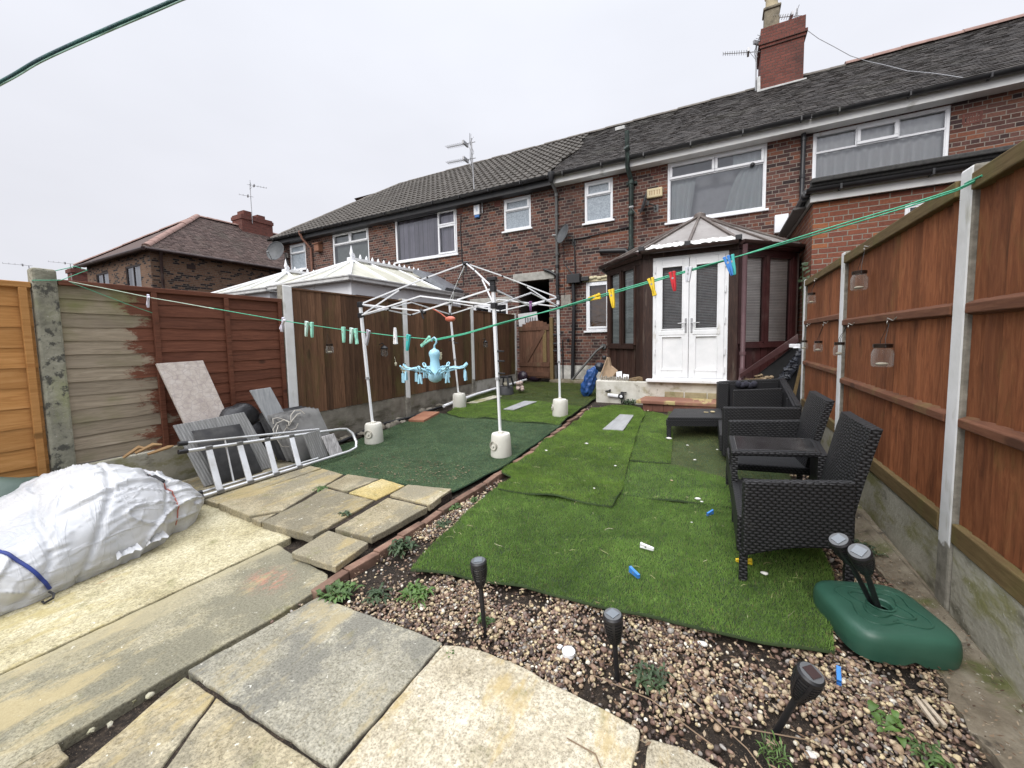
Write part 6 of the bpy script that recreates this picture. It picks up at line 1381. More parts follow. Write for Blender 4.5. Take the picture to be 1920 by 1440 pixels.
def weight(loc, rot, lab=None, src=None):
    if src: return copy_thing(src, loc, lab, rot)
    o = thing('gazebo_weight', lab, 'weight', loc, 'white gazebo leg weights'); c = V(loc)
    b = MB(); b.lathe(c, [(.118,0),(.122,.012),(.112,.2),(.108,.245),(.10,.262),(.04,.266),(.035,.258)], 28); b.build('weight_body', WEIGHT, o, smooth=35)
    b = MB(); a = V((0,-1,0)); b.lathe(c+V((0,-.113,.135)), [(.054,-.012),(.054,.012),(.046,.014),(.040,-.002),(.001,-.002)], 22, a); b.build('filler_recess', bpy.data.materials.get('shaded_weight_recess') or plain('shaded_weight_recess', (.42,.40,.34), .6, var=.3), o, smooth=35)  # recess shade put into a darker body colour
    b = MB(); b.lathe(c+V((0,-.121,.135)), [(.014,-.01),(.014,.012),(.001,.013)], 14, a); b.build('filler_cap', WEIGHT, o, smooth=40)
    b = MB(); b.lathe(c, [(.03,.255),(.03,.285),(.022,.287)], 16); b.box(c.x-.002,c.x+.002,c.y+.105,c.y+.125,c.z,c.z+.25); b.build('socket', WEIGHT, o, smooth=40)
    return o
w1 = weight((-2.21,3.83,.02), 0, 'nearest white gazebo weight, with its round filler hole facing the camera, by the brick edging'); w1.rotation_euler.z = R(-18)
w2 = weight((-4.09,3.69,.015), R(12), 'front-left white gazebo weight between the ladder and the dark green matting', w1)
w3 = weight((-4.16,5.74,.15), R(150), 'back-left white gazebo weight against the white pipe', w1)
w4 = weight((-2.19,5.66,.155), R(-60), 'back-right white gazebo weight near the grey plank on the long turf strip', w1)
o = thing('hanging_float', 'coral-red plastic float hanging under the gazebo truss', 'float', (-3.03,4.0,1.62))
b = MB(); b.ball((-3.0,4.0,1.625), (.075,.04,.036), 12, 8); b.build('float_body', plain('coral_plastic', (.62,.16,.10), .4), o, smooth=60)
b = MB(); b.tube([(-3.06,4.0,1.64),(-3.13,3.98,1.70),(-3.2,3.9,1.76)], .008, 6); b.build('cord', bpy.data.materials['coral_plastic'], o, smooth=40)
b = MB(); b.tube([(-3.28,3.80,1.74),(-3.27,3.79,1.68),(-3.25,3.79,1.63)], .012, 6); b.tube([(-3.3,3.8,1.74),(-3.22,3.79,1.70)], .02, 6); tag(b.build('dangling_strap', BLACKP, None, (-3.28,3.8,1.7), smooth=40), 'black strap dangling from the front truss of the gazebo', 'strap')

# ------------------------------------------------------------------ washing line, pegs, dryer
ROPE = [(-4.72,1.2,1.89),(-3.817,1.406,1.707),(-3.264,1.532,1.61),(-2.673,1.667,1.505),(-2.197,1.775,1.428),(-1.815,1.863,1.375),(-1.564,1.92,1.348),(-1.374,1.963,1.38),(-1.142,2.016,1.438),(-.832,2.087,1.508),(-.525,2.157,1.584),(-.218,2.227,1.660),(.033,2.284,1.721),(.296,2.344,1.79),(.551,2.402,1.859),(.75,2.447,1.911),(.93,2.49,1.965),(.985,2.47,1.99)]
def rope_at(x):
    for p, q in zip(ROPE, ROPE[1:]):
        if p[0] <= x <= q[0]: return V(lerp(p,q,(x-p[0])/(q[0]-p[0])))
GREEN = nmat('green_washing_line', [(.3,(.04,.30,.17)),(.7,(.08,.42,.26))], 60, 3, rough=.5, bump=.6, bscale=200, bdist=.002)
PALEG = plain('sun_bleached_line', (.40,.50,.40), .6, var=.2)
wl = thing('washing_line', 'green washing line hung with pegs, sagging across the garden to the near white post', 'washing line', (-4.72,1.2,1.89))
def strand(x0, x1, dz, ph, m, nm, r=.0028):
    pts = []; n = 90
    for k in range(n+1):
        x = x0+(x1-x0)*k/n; p = rope_at(x); g = max(0,(x+1.4)/2.4); pts.append(p+V((0,.004*math.cos(x*9+ph),dz*(1+1.1*g)*math.sin(x*3.1+ph))))
    b = MB(); b.tube(pts, r, 7); b.build(nm, m, wl, smooth=60)
strand(-1.57, .98, .0035, 0, GREEN, 'green_strand', .0036); strand(-1.57, .98, .0035, 2.7, GREEN, 'green_strand', .0036)
strand(-3.3, -1.56, .002, 0, GREEN, 'green_strand'); strand(-4.715, -3.25, .002, 1, PALEG, 'bleached_strand')
b = MB(); b.tube([(.975,2.42,1.99),(.975,2.55,2.0),(1.1,2.55,2.0),(1.11,2.42,1.99),(.975,2.42,1.985)], .0045, 7); b.build('post_loop', GREEN, wl, smooth=60); b = MB(); b.tube([(-4.70,1.0,1.87),(-4.70,1.15,1.89),(-4.68,1.3,1.99),(-4.75,1.25,2.02),(-4.78,1.12,1.96)], .003, 6); b.tube([(-4.70,1.2,1.88),(-4.69,1.55,1.72),(-4.69,1.7,1.66)], .0022, 5); b.build('loop', GREEN, wl, smooth=60)
nl = thing('washing_line', 'thick dark green washing line crossing the sky above, close to the camera', 'washing line', (-.87,.29,1.84))
b = MB(); NP = [(-1.9,-.05,1.60),(-1.359,.142,1.728),(-1.087,.22,1.783),(-.992,.248,1.807),(-.872,.291,1.837),(-.75,.333,1.863),(-.606,.389,1.905),(.2,.62,2.1)]
pts = []
for i in range(1, len(NP)-2):
    p0, p1, p2, p3 = (V(NP[i+d]) for d in (-1,0,1,2))
    for k in range(10): t = k/10; pts.append(tuple(.5*((2*p1)+(p2-p0)*t+(2*p0-5*p1+4*p2-p3)*t*t+(3*p1-p0-3*p2+p3)*t*t*t)))
b.tube(pts, .0034, 10); b.build('line_core', nmat('dark_teal_line', [(.35,(.012,.10,.075)),(.5,(.03,.075,.09)),(.65,(.02,.16,.11))], 9, 4, rough=.4, bump=.8, bscale=300, bdist=.002), nl, smooth=60)
b = MB(); b.tube([(x+.001,y,z-.004) for x,y,z in pts], .0013, 6); b.build('line_sheath', plain('clear_green_sheath', (.35,.55,.45), .3), nl, smooth=60)
PM = {}
def pmat(k):
    c = {'lilac':(.62,.60,.70),'white':(.78,.78,.78),'mint':(.30,.66,.52),'greyl':(.42,.41,.46),'teal':(.06,.45,.42),'yellow':(.78,.55,.03),'red':(.55,.02,.03),'clear':(.60,.62,.66),'blue':(.05,.22,.60),'purple':(.20,.08,.22),'palemint':(.55,.72,.66)}[k]
    if k not in PM: PM[k] = plain(k+'_peg_plastic', c, .35, var=.06)
    return PM[k]
SPR = plain('peg_spring_steel', (.4,.4,.4), .35, .8)
def peg(p, k, lab, lean=0., face=0., spread=.10, up=False, L=.104, grp='clothes pegs on the green line', lay=None):
    """two plastic prongs joined by a spring; lean tilts it sideways, face turns it about the vertical"""
    p = V(p); o = thing('clothes_peg', lab, 'clothes peg', p, grp)
    M = Matrix.Rotation(face, 3, 'Z') @ Matrix.Rotation(lean, 3, 'Y')
    if lay is not None: M = Matrix.Rotation(lay, 3, 'Z') @ Matrix.Rotation(R(88), 3, 'Y')
    if up: M = M @ Matrix.Rotation(math.pi, 3, 'Y')
    for s in (-1, 1):
        b = MB(); Q = M @ Matrix.Rotation(s*spread, 3, 'Y'); pr = []
        for z, w in ((.02,.0078),(.004,.0062),(-.022,.007),(-.055,.0078),(-L+.02,.006)): pr.append((z,w))
        o0 = len(b.v)
        for z, w in pr:
            for dx, dy in ((-w,-.0075),(w,-.0075),(w,.0075),(-w,.0075)): b.v.append(tuple(p+Q@V((dx+s*.0082,dy,z))))
        for i in range(len(pr)-1):
            for e in range(4): a, c = o0+4*i+e, o0+4*i+(e+1)%4; b.f.append((a,a+4,c+4,c))
        b.f.append((o0,o0+1,o0+2,o0+3)); m = o0+4*(len(pr)-1); b.f.append((m+3,m+2,m+1,m)); b.build('prong', pmat(k), o, bevel=.0025)
    b = MB(); c = p+M@V((0,0,-.016)); b.lathe(c, [(.006,-.008),(.006,.008)], 8, M@V((0,1,0))); b.build('spring', SPR, o)
    return o
fa = R(-12)
def lp(x, k, lab, lean=0., dz=0., **kw): p = rope_at(x); return peg(p+V((0,-.006,dz)), k, lab, lean, **{'face':fa, **kw})
lp(-3.87,'lilac','splayed lilac-white peg on the line in front of the half-painted panel',R(42),spread=.28)
lp(-2.66,'lilac','splayed lilac-white peg on the line in front of the first white post',R(38),spread=.28)
lp(-2.475,'palemint','pale peg paired with a mint peg, right of the first white post',R(14))
lp(-2.435,'mint','mint peg close beside the pale peg, right of the first white post',R(4))
lp(-2.195,'mint','single mint peg hanging straight, between the first white post and the gazebo leg',R(2))
lp(-2.135,'palemint','front pale mint peg of the close pair just left of the gazebo leg',R(12))
lp(-2.105,'mint','mint peg splayed behind the pale mint one, just left of the gazebo leg',R(-6),spread=.16)
lp(-2.015,'greyl','weathered grey peg just right of the front-left gazebo leg',R(20))
lp(-1.825,'white','white peg standing upwards off the line beside the second white post',R(0),up=True,dz=-.03)
lp(-1.735,'teal','teal peg leaning left just left of the blue hanging dryer',R(14))
lp(-1.60,'mint','mint peg lying along the line at the hook of the blue dryer',R(62),spread=.15)
lp(-.525,'yellow','straight yellow peg on the line in front of the kitchen window',R(-8))
lp(-.325,'yellow','twisted yellow peg on the line at the left edge of the white doors',R(-14),spread=.16,L=.1)
lp(-.222,'red','red peg on the line in front of the left white door',R(-8))
lp(-.147,'clear','clear peg on the line where the two white doors meet',R(4),L=.075)
lp(.03,'blue','blue peg on the line at the right edge of the white doors',R(-16))
lp(.047,'teal','teal peg just behind the blue one at the right edge of the white doors',R(-12))
peg((-1.80,3.82,1.735),'purple','dark purple peg clipped on the gazebo truss before the gate',0,0,L=.11,grp='clothes pegs on the green line')
lp(-.60,'yellow','tiny yellow peg end caught on the line left of the straight yellow peg',R(80),L=.04)

DRY = plain('pale_blue_plastic', (.34,.60,.72), .35, var=.06)
dc = V((-1.565,1.915,0))
dr = thing('peg_dryer', 'pale blue octopus-shaped peg dryer hanging from the washing line', 'peg dryer', (dc.x,dc.y,1.35))
b = MB(); b.lathe(dc, [(.012,1.085),(.034,1.095),(.047,1.118),(.046,1.14),(.036,1.16),(.031,1.19),(.027,1.22),(.029,1.24),(.034,1.255),(.034,1.27),(.026,1.285),(.01,1.293),(.007,1.30)], 24); b.build('dryer_body', DRY, dr, smooth=50)
b = MB(); b.tube([dc+V((0,0,1.292)),dc+V((.002,0,1.315)),dc+V((.018,0,1.332)),dc+V((.018,0,1.352)),dc+V((.002,0,1.364)),dc+V((-.014,0,1.356)),dc+V((-.02,0,1.34))], .0055, 8); b.build('hook', DRY, dr, smooth=50)
for k in range(8):
    a = R(14)+2*math.pi*k/8; d = V((math.cos(a),math.sin(a),0)); sdv = V((-math.sin(a),math.cos(a),0))
    prof = [(.028,1.135),(.06,1.152),(.095,1.172),(.13,1.178),(.165,1.172),(.195,1.178),(.212,1.195)]
    b = MB()
    for s in (-.008,.008): b.tube([dc+d*r_+sdv*s+V((0,0,z)) for r_, z in prof], .0042, 7)
    b.tube([dc+d*prof[-1][0]-sdv*.008+V((0,0,1.195)), dc+d*.214+V((0,0,1.199)), dc+d*prof[-1][0]+sdv*.008+V((0,0,1.195))], .0042, 7); b.bar(dc+d*.05+V((0,0,1.146)), dc+d*.2+V((0,0,1.18)), .012, .003)
    arm = b.build('arm', DRY, dr, smooth=50)
    for r_ in ((.2,.12) if k in (2,5) else (.2,)):
        c = dc+d*r_+V((0,0,1.168)); b = MB(); b.tube([c, c-V((0,0,.018))], .002, 5)
        for s in (-1,1): b.obox(c+sdv*.006*s-V((0,0,.043)), sdv*.0045+V((0,0,-.0012*s)), d*.006, V((0,0,.027))-sdv*.003*s)
        b.build('dryer_clip', DRY, arm, bevel=.0015)

# ------------------------------------------------------------------ solar torches and parasol base
DIFF = plain('pale_diffuser', (.55,.53,.47), .5); CELL = plain('grey_solar_cell', (.16,.18,.20), .15, var=.1); CELLD = plain('dark_solar_cell', (.05,.035,.035), .12, var=.2); RIMM = plain('grey_torch_rim', (.10,.105,.11), .4)
def torch(foot, top, lab, cell, turn=0., s=1.):
    foot, top = V(foot), V(top); ax = (top-foot).normalized(); o = thing('solar_torch', lab, 'solar torch light', foot, 'black solar torch lights'); H = .125*s; c = top-ax*H
    b = MB(); b.tube([foot-ax*.02, c], .0105*s, 10); b.tube([c-ax*.004, c+ax*.012], [.0105*s,.016*s], 10); b.build('stake', BLACKP, o, smooth=40)
    rad = lambda t: s*(.015+.024*math.sin(min(1,t*1.15)*math.pi/2)**.8-.004*max(0,t-.75)*4)
    b = MB(); n = 8
    for k in range(n):
        t0, t1 = .06+.80*k/n, .06+.80*(k+.55)/n; b.lathe(c, [(rad(t0)-.002,H*t0),(rad(t0),H*t0),(rad(t1),H*t1),(rad(t1)-.002,H*t1)], 20, ax)
    a1 = ax.cross(V((0,1,0))).normalized(); a2 = ax.cross(a1)
    for k in range(6):
        an = turn+2*math.pi*k/6; d = a1*math.cos(an)+a2*math.sin(an); w = -a1*math.sin(an)+a2*math.cos(an)
        for j in range(6): t0, t1 = j/6*.9, (j+1)/6*.9; b.obox(c+ax*H*(t0+t1)/2+d*(rad((t0+t1)/2)-.0005), ax*H*(t1-t0)/2+d*(rad(t1)-rad(t0))/2, w*.005*s, d*.0018)
    b.lathe(c, [(rad(.84),H*.84),(rad(.9)+.002,H*.88),(rad(.9)+.002,H*.95),(rad(.9)-.003,H)], 24, ax); hd = b.build('torch_head', BLACKP, o, smooth=30)
    b = MB(); b.lathe(c, [(.006*s,H*.04),(rad(.3)-.004,H*.3),(rad(.8)-.0035,H*.84)], 14, ax); b.build('diffuser', DIFF, hd, smooth=40)
    b = MB(); b.lathe(c, [(rad(.9)-.004,H*.985),(rad(.9)-.004,H+.001),(.001,H+.002)], 24, ax); b.build('cap_rim', RIMM, hd)
    b = MB(); d = (a1*math.cos(turn+.3)+a2*math.sin(turn+.3))*.0185*s; w = ax.cross(d); b.obox(c+ax*(H+.003), d, w, ax*.0012); b.build('solar_cell', cell, hd)
torch((-.95,1.455,-.02), (-.972,1.45,.325), 'upright solar torch at the left corner of the big turf piece', CELL, .2)
torch((-.34,1.475,-.02), (-.352,1.45,.262), 'upright solar torch in the gravel between the other two planted ones', CELL, .8)
torch((.195,1.50,-.02), (.275,1.44,.275), 'solar torch leaning to the right in the gravel, lowest in the picture', CELLD, .5)
torch((.640,2.235,.10), (.475,2.09,.445), 'rear one of the two solar torches stuck in the green parasol base', CELL, .1, 1.05)
torch((.655,2.21,.10), (.530,2.03,.435), 'front one of the two solar torches stuck in the green parasol base', CELL, .4, 1.1)
PB = V((.66,2.215,0)); GP = nmat('dark_green_plastic', [(.3,(.023,.074,.05)),(.7,(.034,.10,.068))], 5, 4, rough=.38, bump=.05, bscale=120, bdist=.001, layers=[((.07,.12,.09), 4, .6, .85, (1,1,1))])
pb = thing('parasol_base', 'dark green square plastic parasol base with rippled top', 'parasol base', PB)
ra = R(17); b = MB(); n = 72
def sq(t, r, ex=4.2):
    c, s = math.cos(t), math.sin(t); k = (abs(c)**ex+abs(s)**ex)**(-1/ex); return r*k*c, r*k*s
prof = [(.199,.0),(.203,.03),(.204,.045),(.203,.075),(.199,.096),(.190,.110),(.175,.117),(.14,.119),(.11,.1215),(.075,.123),(.045,.124),(.043,.09),(.001,.088)]
for j, (r_, z) in enumerate(prof):
    for k in range(n):
        t = 2*math.pi*k/n; x, y = sq(t, r_, 4.6 if j < 7 else 3.4 if j < 9 else 2); zz = z
        if j < 3: m = max(0, math.cos(4*t)) ** 8; zz = z+.02*m*(1-j/3.)
        b.v.append((PB.x+x*math.cos(ra)-y*math.sin(ra), PB.y+x*math.sin(ra)+y*math.cos(ra), zz))
for j in range(len(prof)-1):
    for k in range(n): b.f.append((j*n+k, j*n+(k+1)%n, (j+1)*n+(k+1)%n, (j+1)*n+k))
b.build('base_shell', GP, pb, smooth=50)
for q, (r0, am) in enumerate(((.137,.032),(.088,.027))):
    b = MB(); pts = []
    for k in range(97):
        t = 2*math.pi*k/96; r_ = r0+am*math.cos(4*t+math.pi)*.8; x, y = r_*math.cos(t), r_*math.sin(t); zz = np.interp(r_, [.04,.075,.11,.14,.168,.182], [.124,.123,.1215,.119,.115,.106])
        pts.append((PB.x+x*math.cos(ra)-y*math.sin(ra), PB.y+x*math.sin(ra)+y*math.cos(ra), zz+.0012))
    b.tube(pts, .0052, 6, False); b.build('ripple_ridge', GP, pb, smooth=60)
b = MB(); c = PB+V((.03,-.10,.122)); 
for p, q in (((-.018,-.008),(.0,.012)),((.0,.012),(.018,-.008)),((-.01,-.002),(.022,-.012)),((-.018,-.008),(-.004,-.012))): b.bar(c+V((*p,0)), c+V((*q,0)), .005, .004)
b.build('moulded_mark', GP, pb)
b = MB(); b.lathe(PB, [(.036,.10),(.05,.122),(.052,.128),(.046,.130),(.04,.125),(.038,.10)], 24); b.build('pole_socket', GP, pb, smooth=40)
# ------------------------------------------------------------------ the wrapped bundle and clutter on the left
def film_mat():
    t = NT('white_plastic_film'); v = t.coord('Object')
    a = t.noise(t.coord('Object',(1,.16,.8)), 8, 4, .5, .8); r1 = t.math('ABSOLUTE', t.math('SUBTRACT', a, .5)); e = t.noise(t.coord('Object',(.22,1,.2)), 7, 4, .5, 1.); r2 = t.math('ABSOLUTE', t.math('SUBTRACT', e, .5))
    h = t.math('ADD', t.math('MULTIPLY', t.math('SUBTRACT', 1, t.ss(r1, 0, .05)), .8), t.math('MULTIPLY', t.math('SUBTRACT', 1, t.ss(r2, 0, .045)), .5))
    c = t.ramp(t.noise(v, 2.2, 5, .6), [(.3,(.42,.44,.47)),(.5,(.56,.57,.59)),(.75,(.68,.69,.69))])
    c = t.mix(t.math('MULTIPLY', t.ss(t.noise(v, 3, 5, .7), .58, .75), .35), c, (.50,.48,.38))
    t.fin(c, .34, t.bump(h, .34, .012), 0, .5); t.p.inputs['Subsurface Weight'].default_value = 0
    tr = t.n('ShaderNodeBsdfTranslucent'); t.put(tr.inputs[0], (.7,.72,.74)); mx = t.n('ShaderNodeMixShader'); mx.inputs[0].default_value = .12
    t.l(t.p.outputs[0], mx.inputs[1]); t.l(tr.outputs[0], mx.inputs[2]); t.l(mx.outputs[0], t.out.inputs[0]); return t.m
FILM = film_mat()
def bpos(s, th, lift=0.):
    """surface of the bundle: s along it (y), th 0 (fence side) .. pi (garden side)"""
    y = s; cx = -3.90+.06*math.sin(y*2.2); tail = max(0,(y-.86)/.66); k = math.sqrt(max(0,1-min(1,tail)**2.4))
    wx = (.66+.05*math.sin(y*3+1))*(.25+.75*k); hs = min(1,max(0,(y-.45)/.55)); hz = (.345+.165*hs*hs*(3-2*hs))*(.12+.88*k)
    pin = 1-.10*math.exp(-((y-1.26)/.045)**2)-.06*math.exp(-((y-.50-.25*math.cos(th))/.03)**2); wx *= pin; hz *= pin
    c, q = math.cos(th), math.sin(th); ex = .62
    x = cx-wx*(abs(c)**ex)*(1 if c > 0 else -1); z = hz*(abs(q)**.72)
    u = th/math.pi
    n = mnoise.noise((x*1.9,y*1.5,z*2+1)); r = abs(mnoise.noise((u*4.2+y*1.3,y*1.25-u*1.6,3.3))); r2 = abs(mnoise.noise((u*7-y*2.6,y*1.9+u*2.4,7.7))); r3 = abs(mnoise.noise((u*3+y*.4,y*3.4+u*1.2,1.9)))
    am = .8+1.3*max(0,mnoise.noise((x*1.2+4,y*1.2,z)))
    d = .040*n+am*(.022*math.exp(-(r/.035)**2)+.013*math.exp(-(r2/.032)**2)-.018*math.exp(-(r3/.06)**2)+.006*math.exp(-(abs(mnoise.noise((u*16+y*3,y*3-u*4,5.1)))/.05)**2))+.004*mnoise.noise((x*14,y*9,z*14))+lift
    und = .05*max(0,1-z/.12)*(1 if z < .12 else 0)
    return V((x-d*c*1.0+(und*.6*(1 if c > 0 else -1)), y+(.05*tail*math.sin(th*3) if tail > 0 else 0), max(.006, z+d*q)))
bd = thing('wrapped_bundle', 'large bundle wrapped in white plastic film lying on the yellow concrete by the left fence', 'bundle', (-3.9,.3,0))
b = MB(); ns, nt = 330, 120
for i in range(ns+1):
    for j in range(nt+1): b.v.append(tuple(bpos(-1.3+2.818*i/ns, math.pi*j/nt)))
for i in range(ns):
    for j in range(nt): a = i*(nt+1)+j; b.f.append((a,a+1,a+nt+2,a+nt+1))
b.build('plastic_wrap', FILM, bd, smooth=180)
BLUES = plain('navy_bungee', (.015,.035,.20), .6, var=.3)
b = MB(); b.tube([bpos(.36+.26*k/40, math.pi*(.45+.53*k/40), .006) for k in range(41)], .0085, 7); b.build('blue_strap', BLUES, bd, smooth=60)
b = MB(); p = bpos(.615,math.pi*.985,.012); b.tube([p, p+V((.03,.01,-.01)), p+V((.055,.0,-.02)), p+V((.05,-.03,-.03)), p+V((.02,-.03,-.03))], .006, 6); b.build('strap_hook', BLACKP, bd, smooth=50)
b = MB(); b.tube([bpos(1.26,math.pi*(.52+.45*k/24),.004) for k in range(25)], .0045, 6); b.build('red_cord', plain('faded_red_cord', (.42,.14,.11), .7), bd, smooth=50)
b = MB(); p = bpos(1.25,math.pi*.60,.012); q = bpos(1.26,math.pi*.67,.012); b.bar(p, q, .05, .03); b.tube([p, p+V((-.03,-.02,.02))], .012, 6); b.build('cord_lock', BLACKP, bd, bevel=.008)
b = MB()
for y0 in (.95,1.1): 
    p = bpos(y0,math.pi*.985,.0); o0 = len(b.v)
    for k in range(8):
        a = k/7; b.v += [tuple(p+V((.0,.10*a-.05,.05+.01*math.sin(k*2)))), tuple(p+V((.06+.02*math.sin(k*2.3),.12*a-.06,.012+.02*abs(math.sin(k*1.7)))))]
    for k in range(7): b.f.append((o0+2*k,o0+2*k+1,o0+2*k+3,o0+2*k+2))
b.build('loose_film', FILM, bd, smooth=60)
tp = thing('green_tarpaulin', 'faded green tarpaulin heaped between the white bundle and the orange fence', 'tarpaulin', (-4.5,.7,0))
b = MB(); ns, nt = 60, 24
for i in range(ns+1):
    for j in range(nt+1):
        y = -.9+2.35*i/ns; th = math.pi*j/nt; k = math.sqrt(max(0,1-abs((y-.3)/1.18)**2.6)); x = -4.43-.26*math.cos(th)*k; z = (.49+.05*math.sin(y*5))*math.sin(th)**.8*k
        n = mnoise.noise((x*5,y*5,z*5)); b.v.append((x+.02*n, y, max(.005,z+.04*n-.03*math.exp(-(abs(mnoise.noise((x*9+y*4,y*6,z*8)))/.08)**2))))
for i in range(ns):
    for j in range(nt): a = i*(nt+1)+j; b.f.append((a,a+1,a+nt+2,a+nt+1))
b.build('sheet', nmat('green_tarp', [(.3,(.055,.085,.07)),(.7,(.10,.14,.115))], 4, 5, rough=.5, bump=.2), tp, smooth=180)
b = MB()
for k in range(3): a = V((-4.52+.03*k,1.36+.07*(k%3),.40+.025*(k%2))); b.tube([a, a+V((.02,.10+.02*k,.07-.02*k)), a+V((.05,.17,.04))], [.012,.018,.006], 6)
tag(b.build('driftwood', nmat('split_orange_wood', [(.3,(.22,.12,.05)),(.7,(.42,.28,.14))], 9, 6, rough=.8, stretch=(1,.3,1)), None, (-4.5,1.4,.4), smooth=40), 'split piece of orange-brown wood poking up behind the white bundle', 'wood')

def leaning(name, lab, cat, quad, th, m, part, bevel=.004, group=None, jit=0, edge=None):
    """flat board given by its four front corners (top left, top right, bottom right, bottom left)"""
    q = [V(p) for p in quad]; nn = (q[1]-q[0]).cross(q[3]-q[0]).normalized(); nn = nn if nn.x < 0 else -nn
    o = thing(name, lab, cat, (q[2]+q[3])/2, group); b = MB(); n = 8; o0 = len(b.v)
    b.ext(q, nn*th); b.build(part, m, o, bevel=bevel, bseg=3, jitter=jit); return o
def marble():
    t = NT('pinkish_marble_board'); v = t.coord('Object'); d = t.voro(t.coord('Object',(1,.8,1)), 22, 'DISTANCE_TO_EDGE'); n = t.noise(v, 30, 6, .7, 2.)
    c = t.ramp(t.noise(v, 16, 6, .65), [(.3,(.40,.34,.31)),(.5,(.54,.48,.43)),(.7,(.62,.57,.53))]); c = t.mix(t.math('MULTIPLY', t.ss(d, .07, .0), .65), c, (.36,.30,.30)); c = t.mix(t.math('MULTIPLY', t.ss(n, .58, .68), .5), c, (.70,.67,.63))
    return t.fin(c, .35, None, 0, .4)
leaning('marble_board', 'tall cream marble-patterned board leaning on the red-brown panel', 'board', [(-4.625,1.675,1.19),(-4.625,2.045,1.20),(-4.36,2.285,.055),(-4.36,1.915,.055)], .03, marble(), 'board_face')
RIB = NT('ribbed_grey_board'); _u = RIB.sep(RIB.coord('Object')); _s = RIB.math('SINE', RIB.math('MULTIPLY', RIB.math('ADD', _u[1], RIB.math('MULTIPLY', _u[2], .25)), 260.))
RIBM = RIB.fin(RIB.mix(RIB.math('MULTIPLY_ADD', _s, .25, .3), RIB.ramp(RIB.noise(RIB.coord('Object',(1,6,.5)), 8, 5), [(.3,(.22,.22,.215)),(.7,(.38,.38,.375))]), (.15,.15,.15)), .6, RIB.bump(_s, .4, .004), 0, .3)
leaning('grey_board', 'wide ribbed grey board leaning in front of the marble-patterned one', 'board', [(-4.36,1.66,.635),(-4.36,2.255,.655),(-4.17,2.43,.055),(-4.17,1.78,.055)], .018, RIBM, 'board_face')
CUSD = nmat('charcoal_cushion_cloth', [(.3,(.035,.035,.037)),(.7,(.07,.07,.072))], 9, 6, rough=.95, bump=.5, bscale=150, bdist=.002, layers=[((.09,.088,.085), 3, .56, .75, (1,1,1))])
CUSG = nmat('grey_cushion_cloth', [(.3,(.17,.168,.163)),(.7,(.26,.257,.25))], 6, 6, rough=.95, bump=.5, bscale=160, bdist=.002, layers=[((.07,.068,.066), 3, .54, .75, (1,1,1))])
def cushion(lab, quad, th, m, group=None):
    q = [V(p) for p in quad]; nn = (q[1]-q[0]).cross(q[3]-q[0]).normalized(); nn = nn if nn.x < 0 else -nn; o = thing('seat_cushion', lab, 'cushion', (q[2]+q[3])/2, group)
    b = MB(); n = 12; o0 = 0
    for s in (0,1):
        for j in range(n+1):
            for i in range(n+1):
                u, v = i/n, j/n; p = q[0].lerp(q[1],u).lerp(q[3].lerp(q[2],u),v); f = (math.sin(math.pi*u)*math.sin(math.pi*v))**.25
                b.v.append(tuple(p+nn*(th/2+(s-.5)*th*f+.006*mnoise.noise((p.x*6,p.y*6,p.z*6)))))
    K = (n+1)**2
    for j in range(n):
        for i in range(n): a = j*(n+1)+i; b.f.append((a,a+n+1,a+n+2,a+1)); a += K; b.f.append((a,a+1,a+n+2,a+n+1))
    b.build('cover', m, o, smooth=70)
    return o
cushion('charcoal cushion leaning on the ribbed grey board behind the ladder rungs', [(-4.27,1.765,.575),(-4.27,2.175,.56),(-4.10,2.27,.055),(-4.10,1.87,.055)], .055, CUSD)
dv = V((-.036,-.004,.004))
for k in range(5):
    cushion('front pale grey cushion of the stack leaning by the first white post' if k == 0 else 'grey cushion packed behind the front one in the leaning stack by the first white post', [tuple(V(p)+dv*k*1.15+V((0,-.02*k,.004*k))) for p in ((-4.25,2.52,.575),(-4.25,3.03,.585),(-4.07,3.12,.06),(-4.07,2.60,.06))], .045, CUSG if k < 3 else CUSD, None if k == 0 else 'stacked grey cushions')
leaning('grey_plank', 'short pale grey plank standing behind the stacked cushions, topmost of the pile', 'plank', [(-4.42,2.36,.865),(-4.42,2.575,.875),(-4.30,2.74,.35),(-4.30,2.53,.35)], .022, nmat('pale_grey_plank', [(.3,(.24,.25,.26)),(.7,(.38,.39,.40))], 10, 6, rough=.6, stretch=(1,4,.5), layers=[((.45,.46,.47), 6, .6, .72, (1,3,.6))]), 'plank_face')
leaning('tile_sample', 'small white patterned board at the foot of the cushions, near the ladder top', 'board', [(-4.0,2.86,.29),(-4.0,3.02,.295),(-3.95,3.09,.055),(-3.95,2.92,.055)], .012, nmat('white_streaked_tile', [(.35,(.28,.27,.27)),(.6,(.62,.60,.60))], 20, 6, rough=.5, stretch=(1,3,.6)), 'tile_face')
leaning('grey_board', 'dark grey board edge standing behind the ladder beside the small white board', 'board', [(-4.03,2.66,.36),(-4.03,2.86,.37),(-3.98,2.92,.055),(-3.98,2.72,.055)], .016, RIBM, 'board_face')
o = thing('black_bag', 'black plastic bag slumped behind the ribbed board', 'bag', (-4.5,2.25,.4))
b = MB(); n0 = len(b.v); b.ball((-4.50,2.27,.58), (.12,.20,.15), 26, 18); b.v = [(x+.03*mnoise.noise((x*9,y*9,z*9)), y+.03*mnoise.noise((x*8+5,y*8,z*8)), z+.05*mnoise.noise((x*7,y*7+3,z*7))) for x,y,z in b.v]; b.ball((-4.48,2.4,.3), (.1,.2,.24), 16, 12)
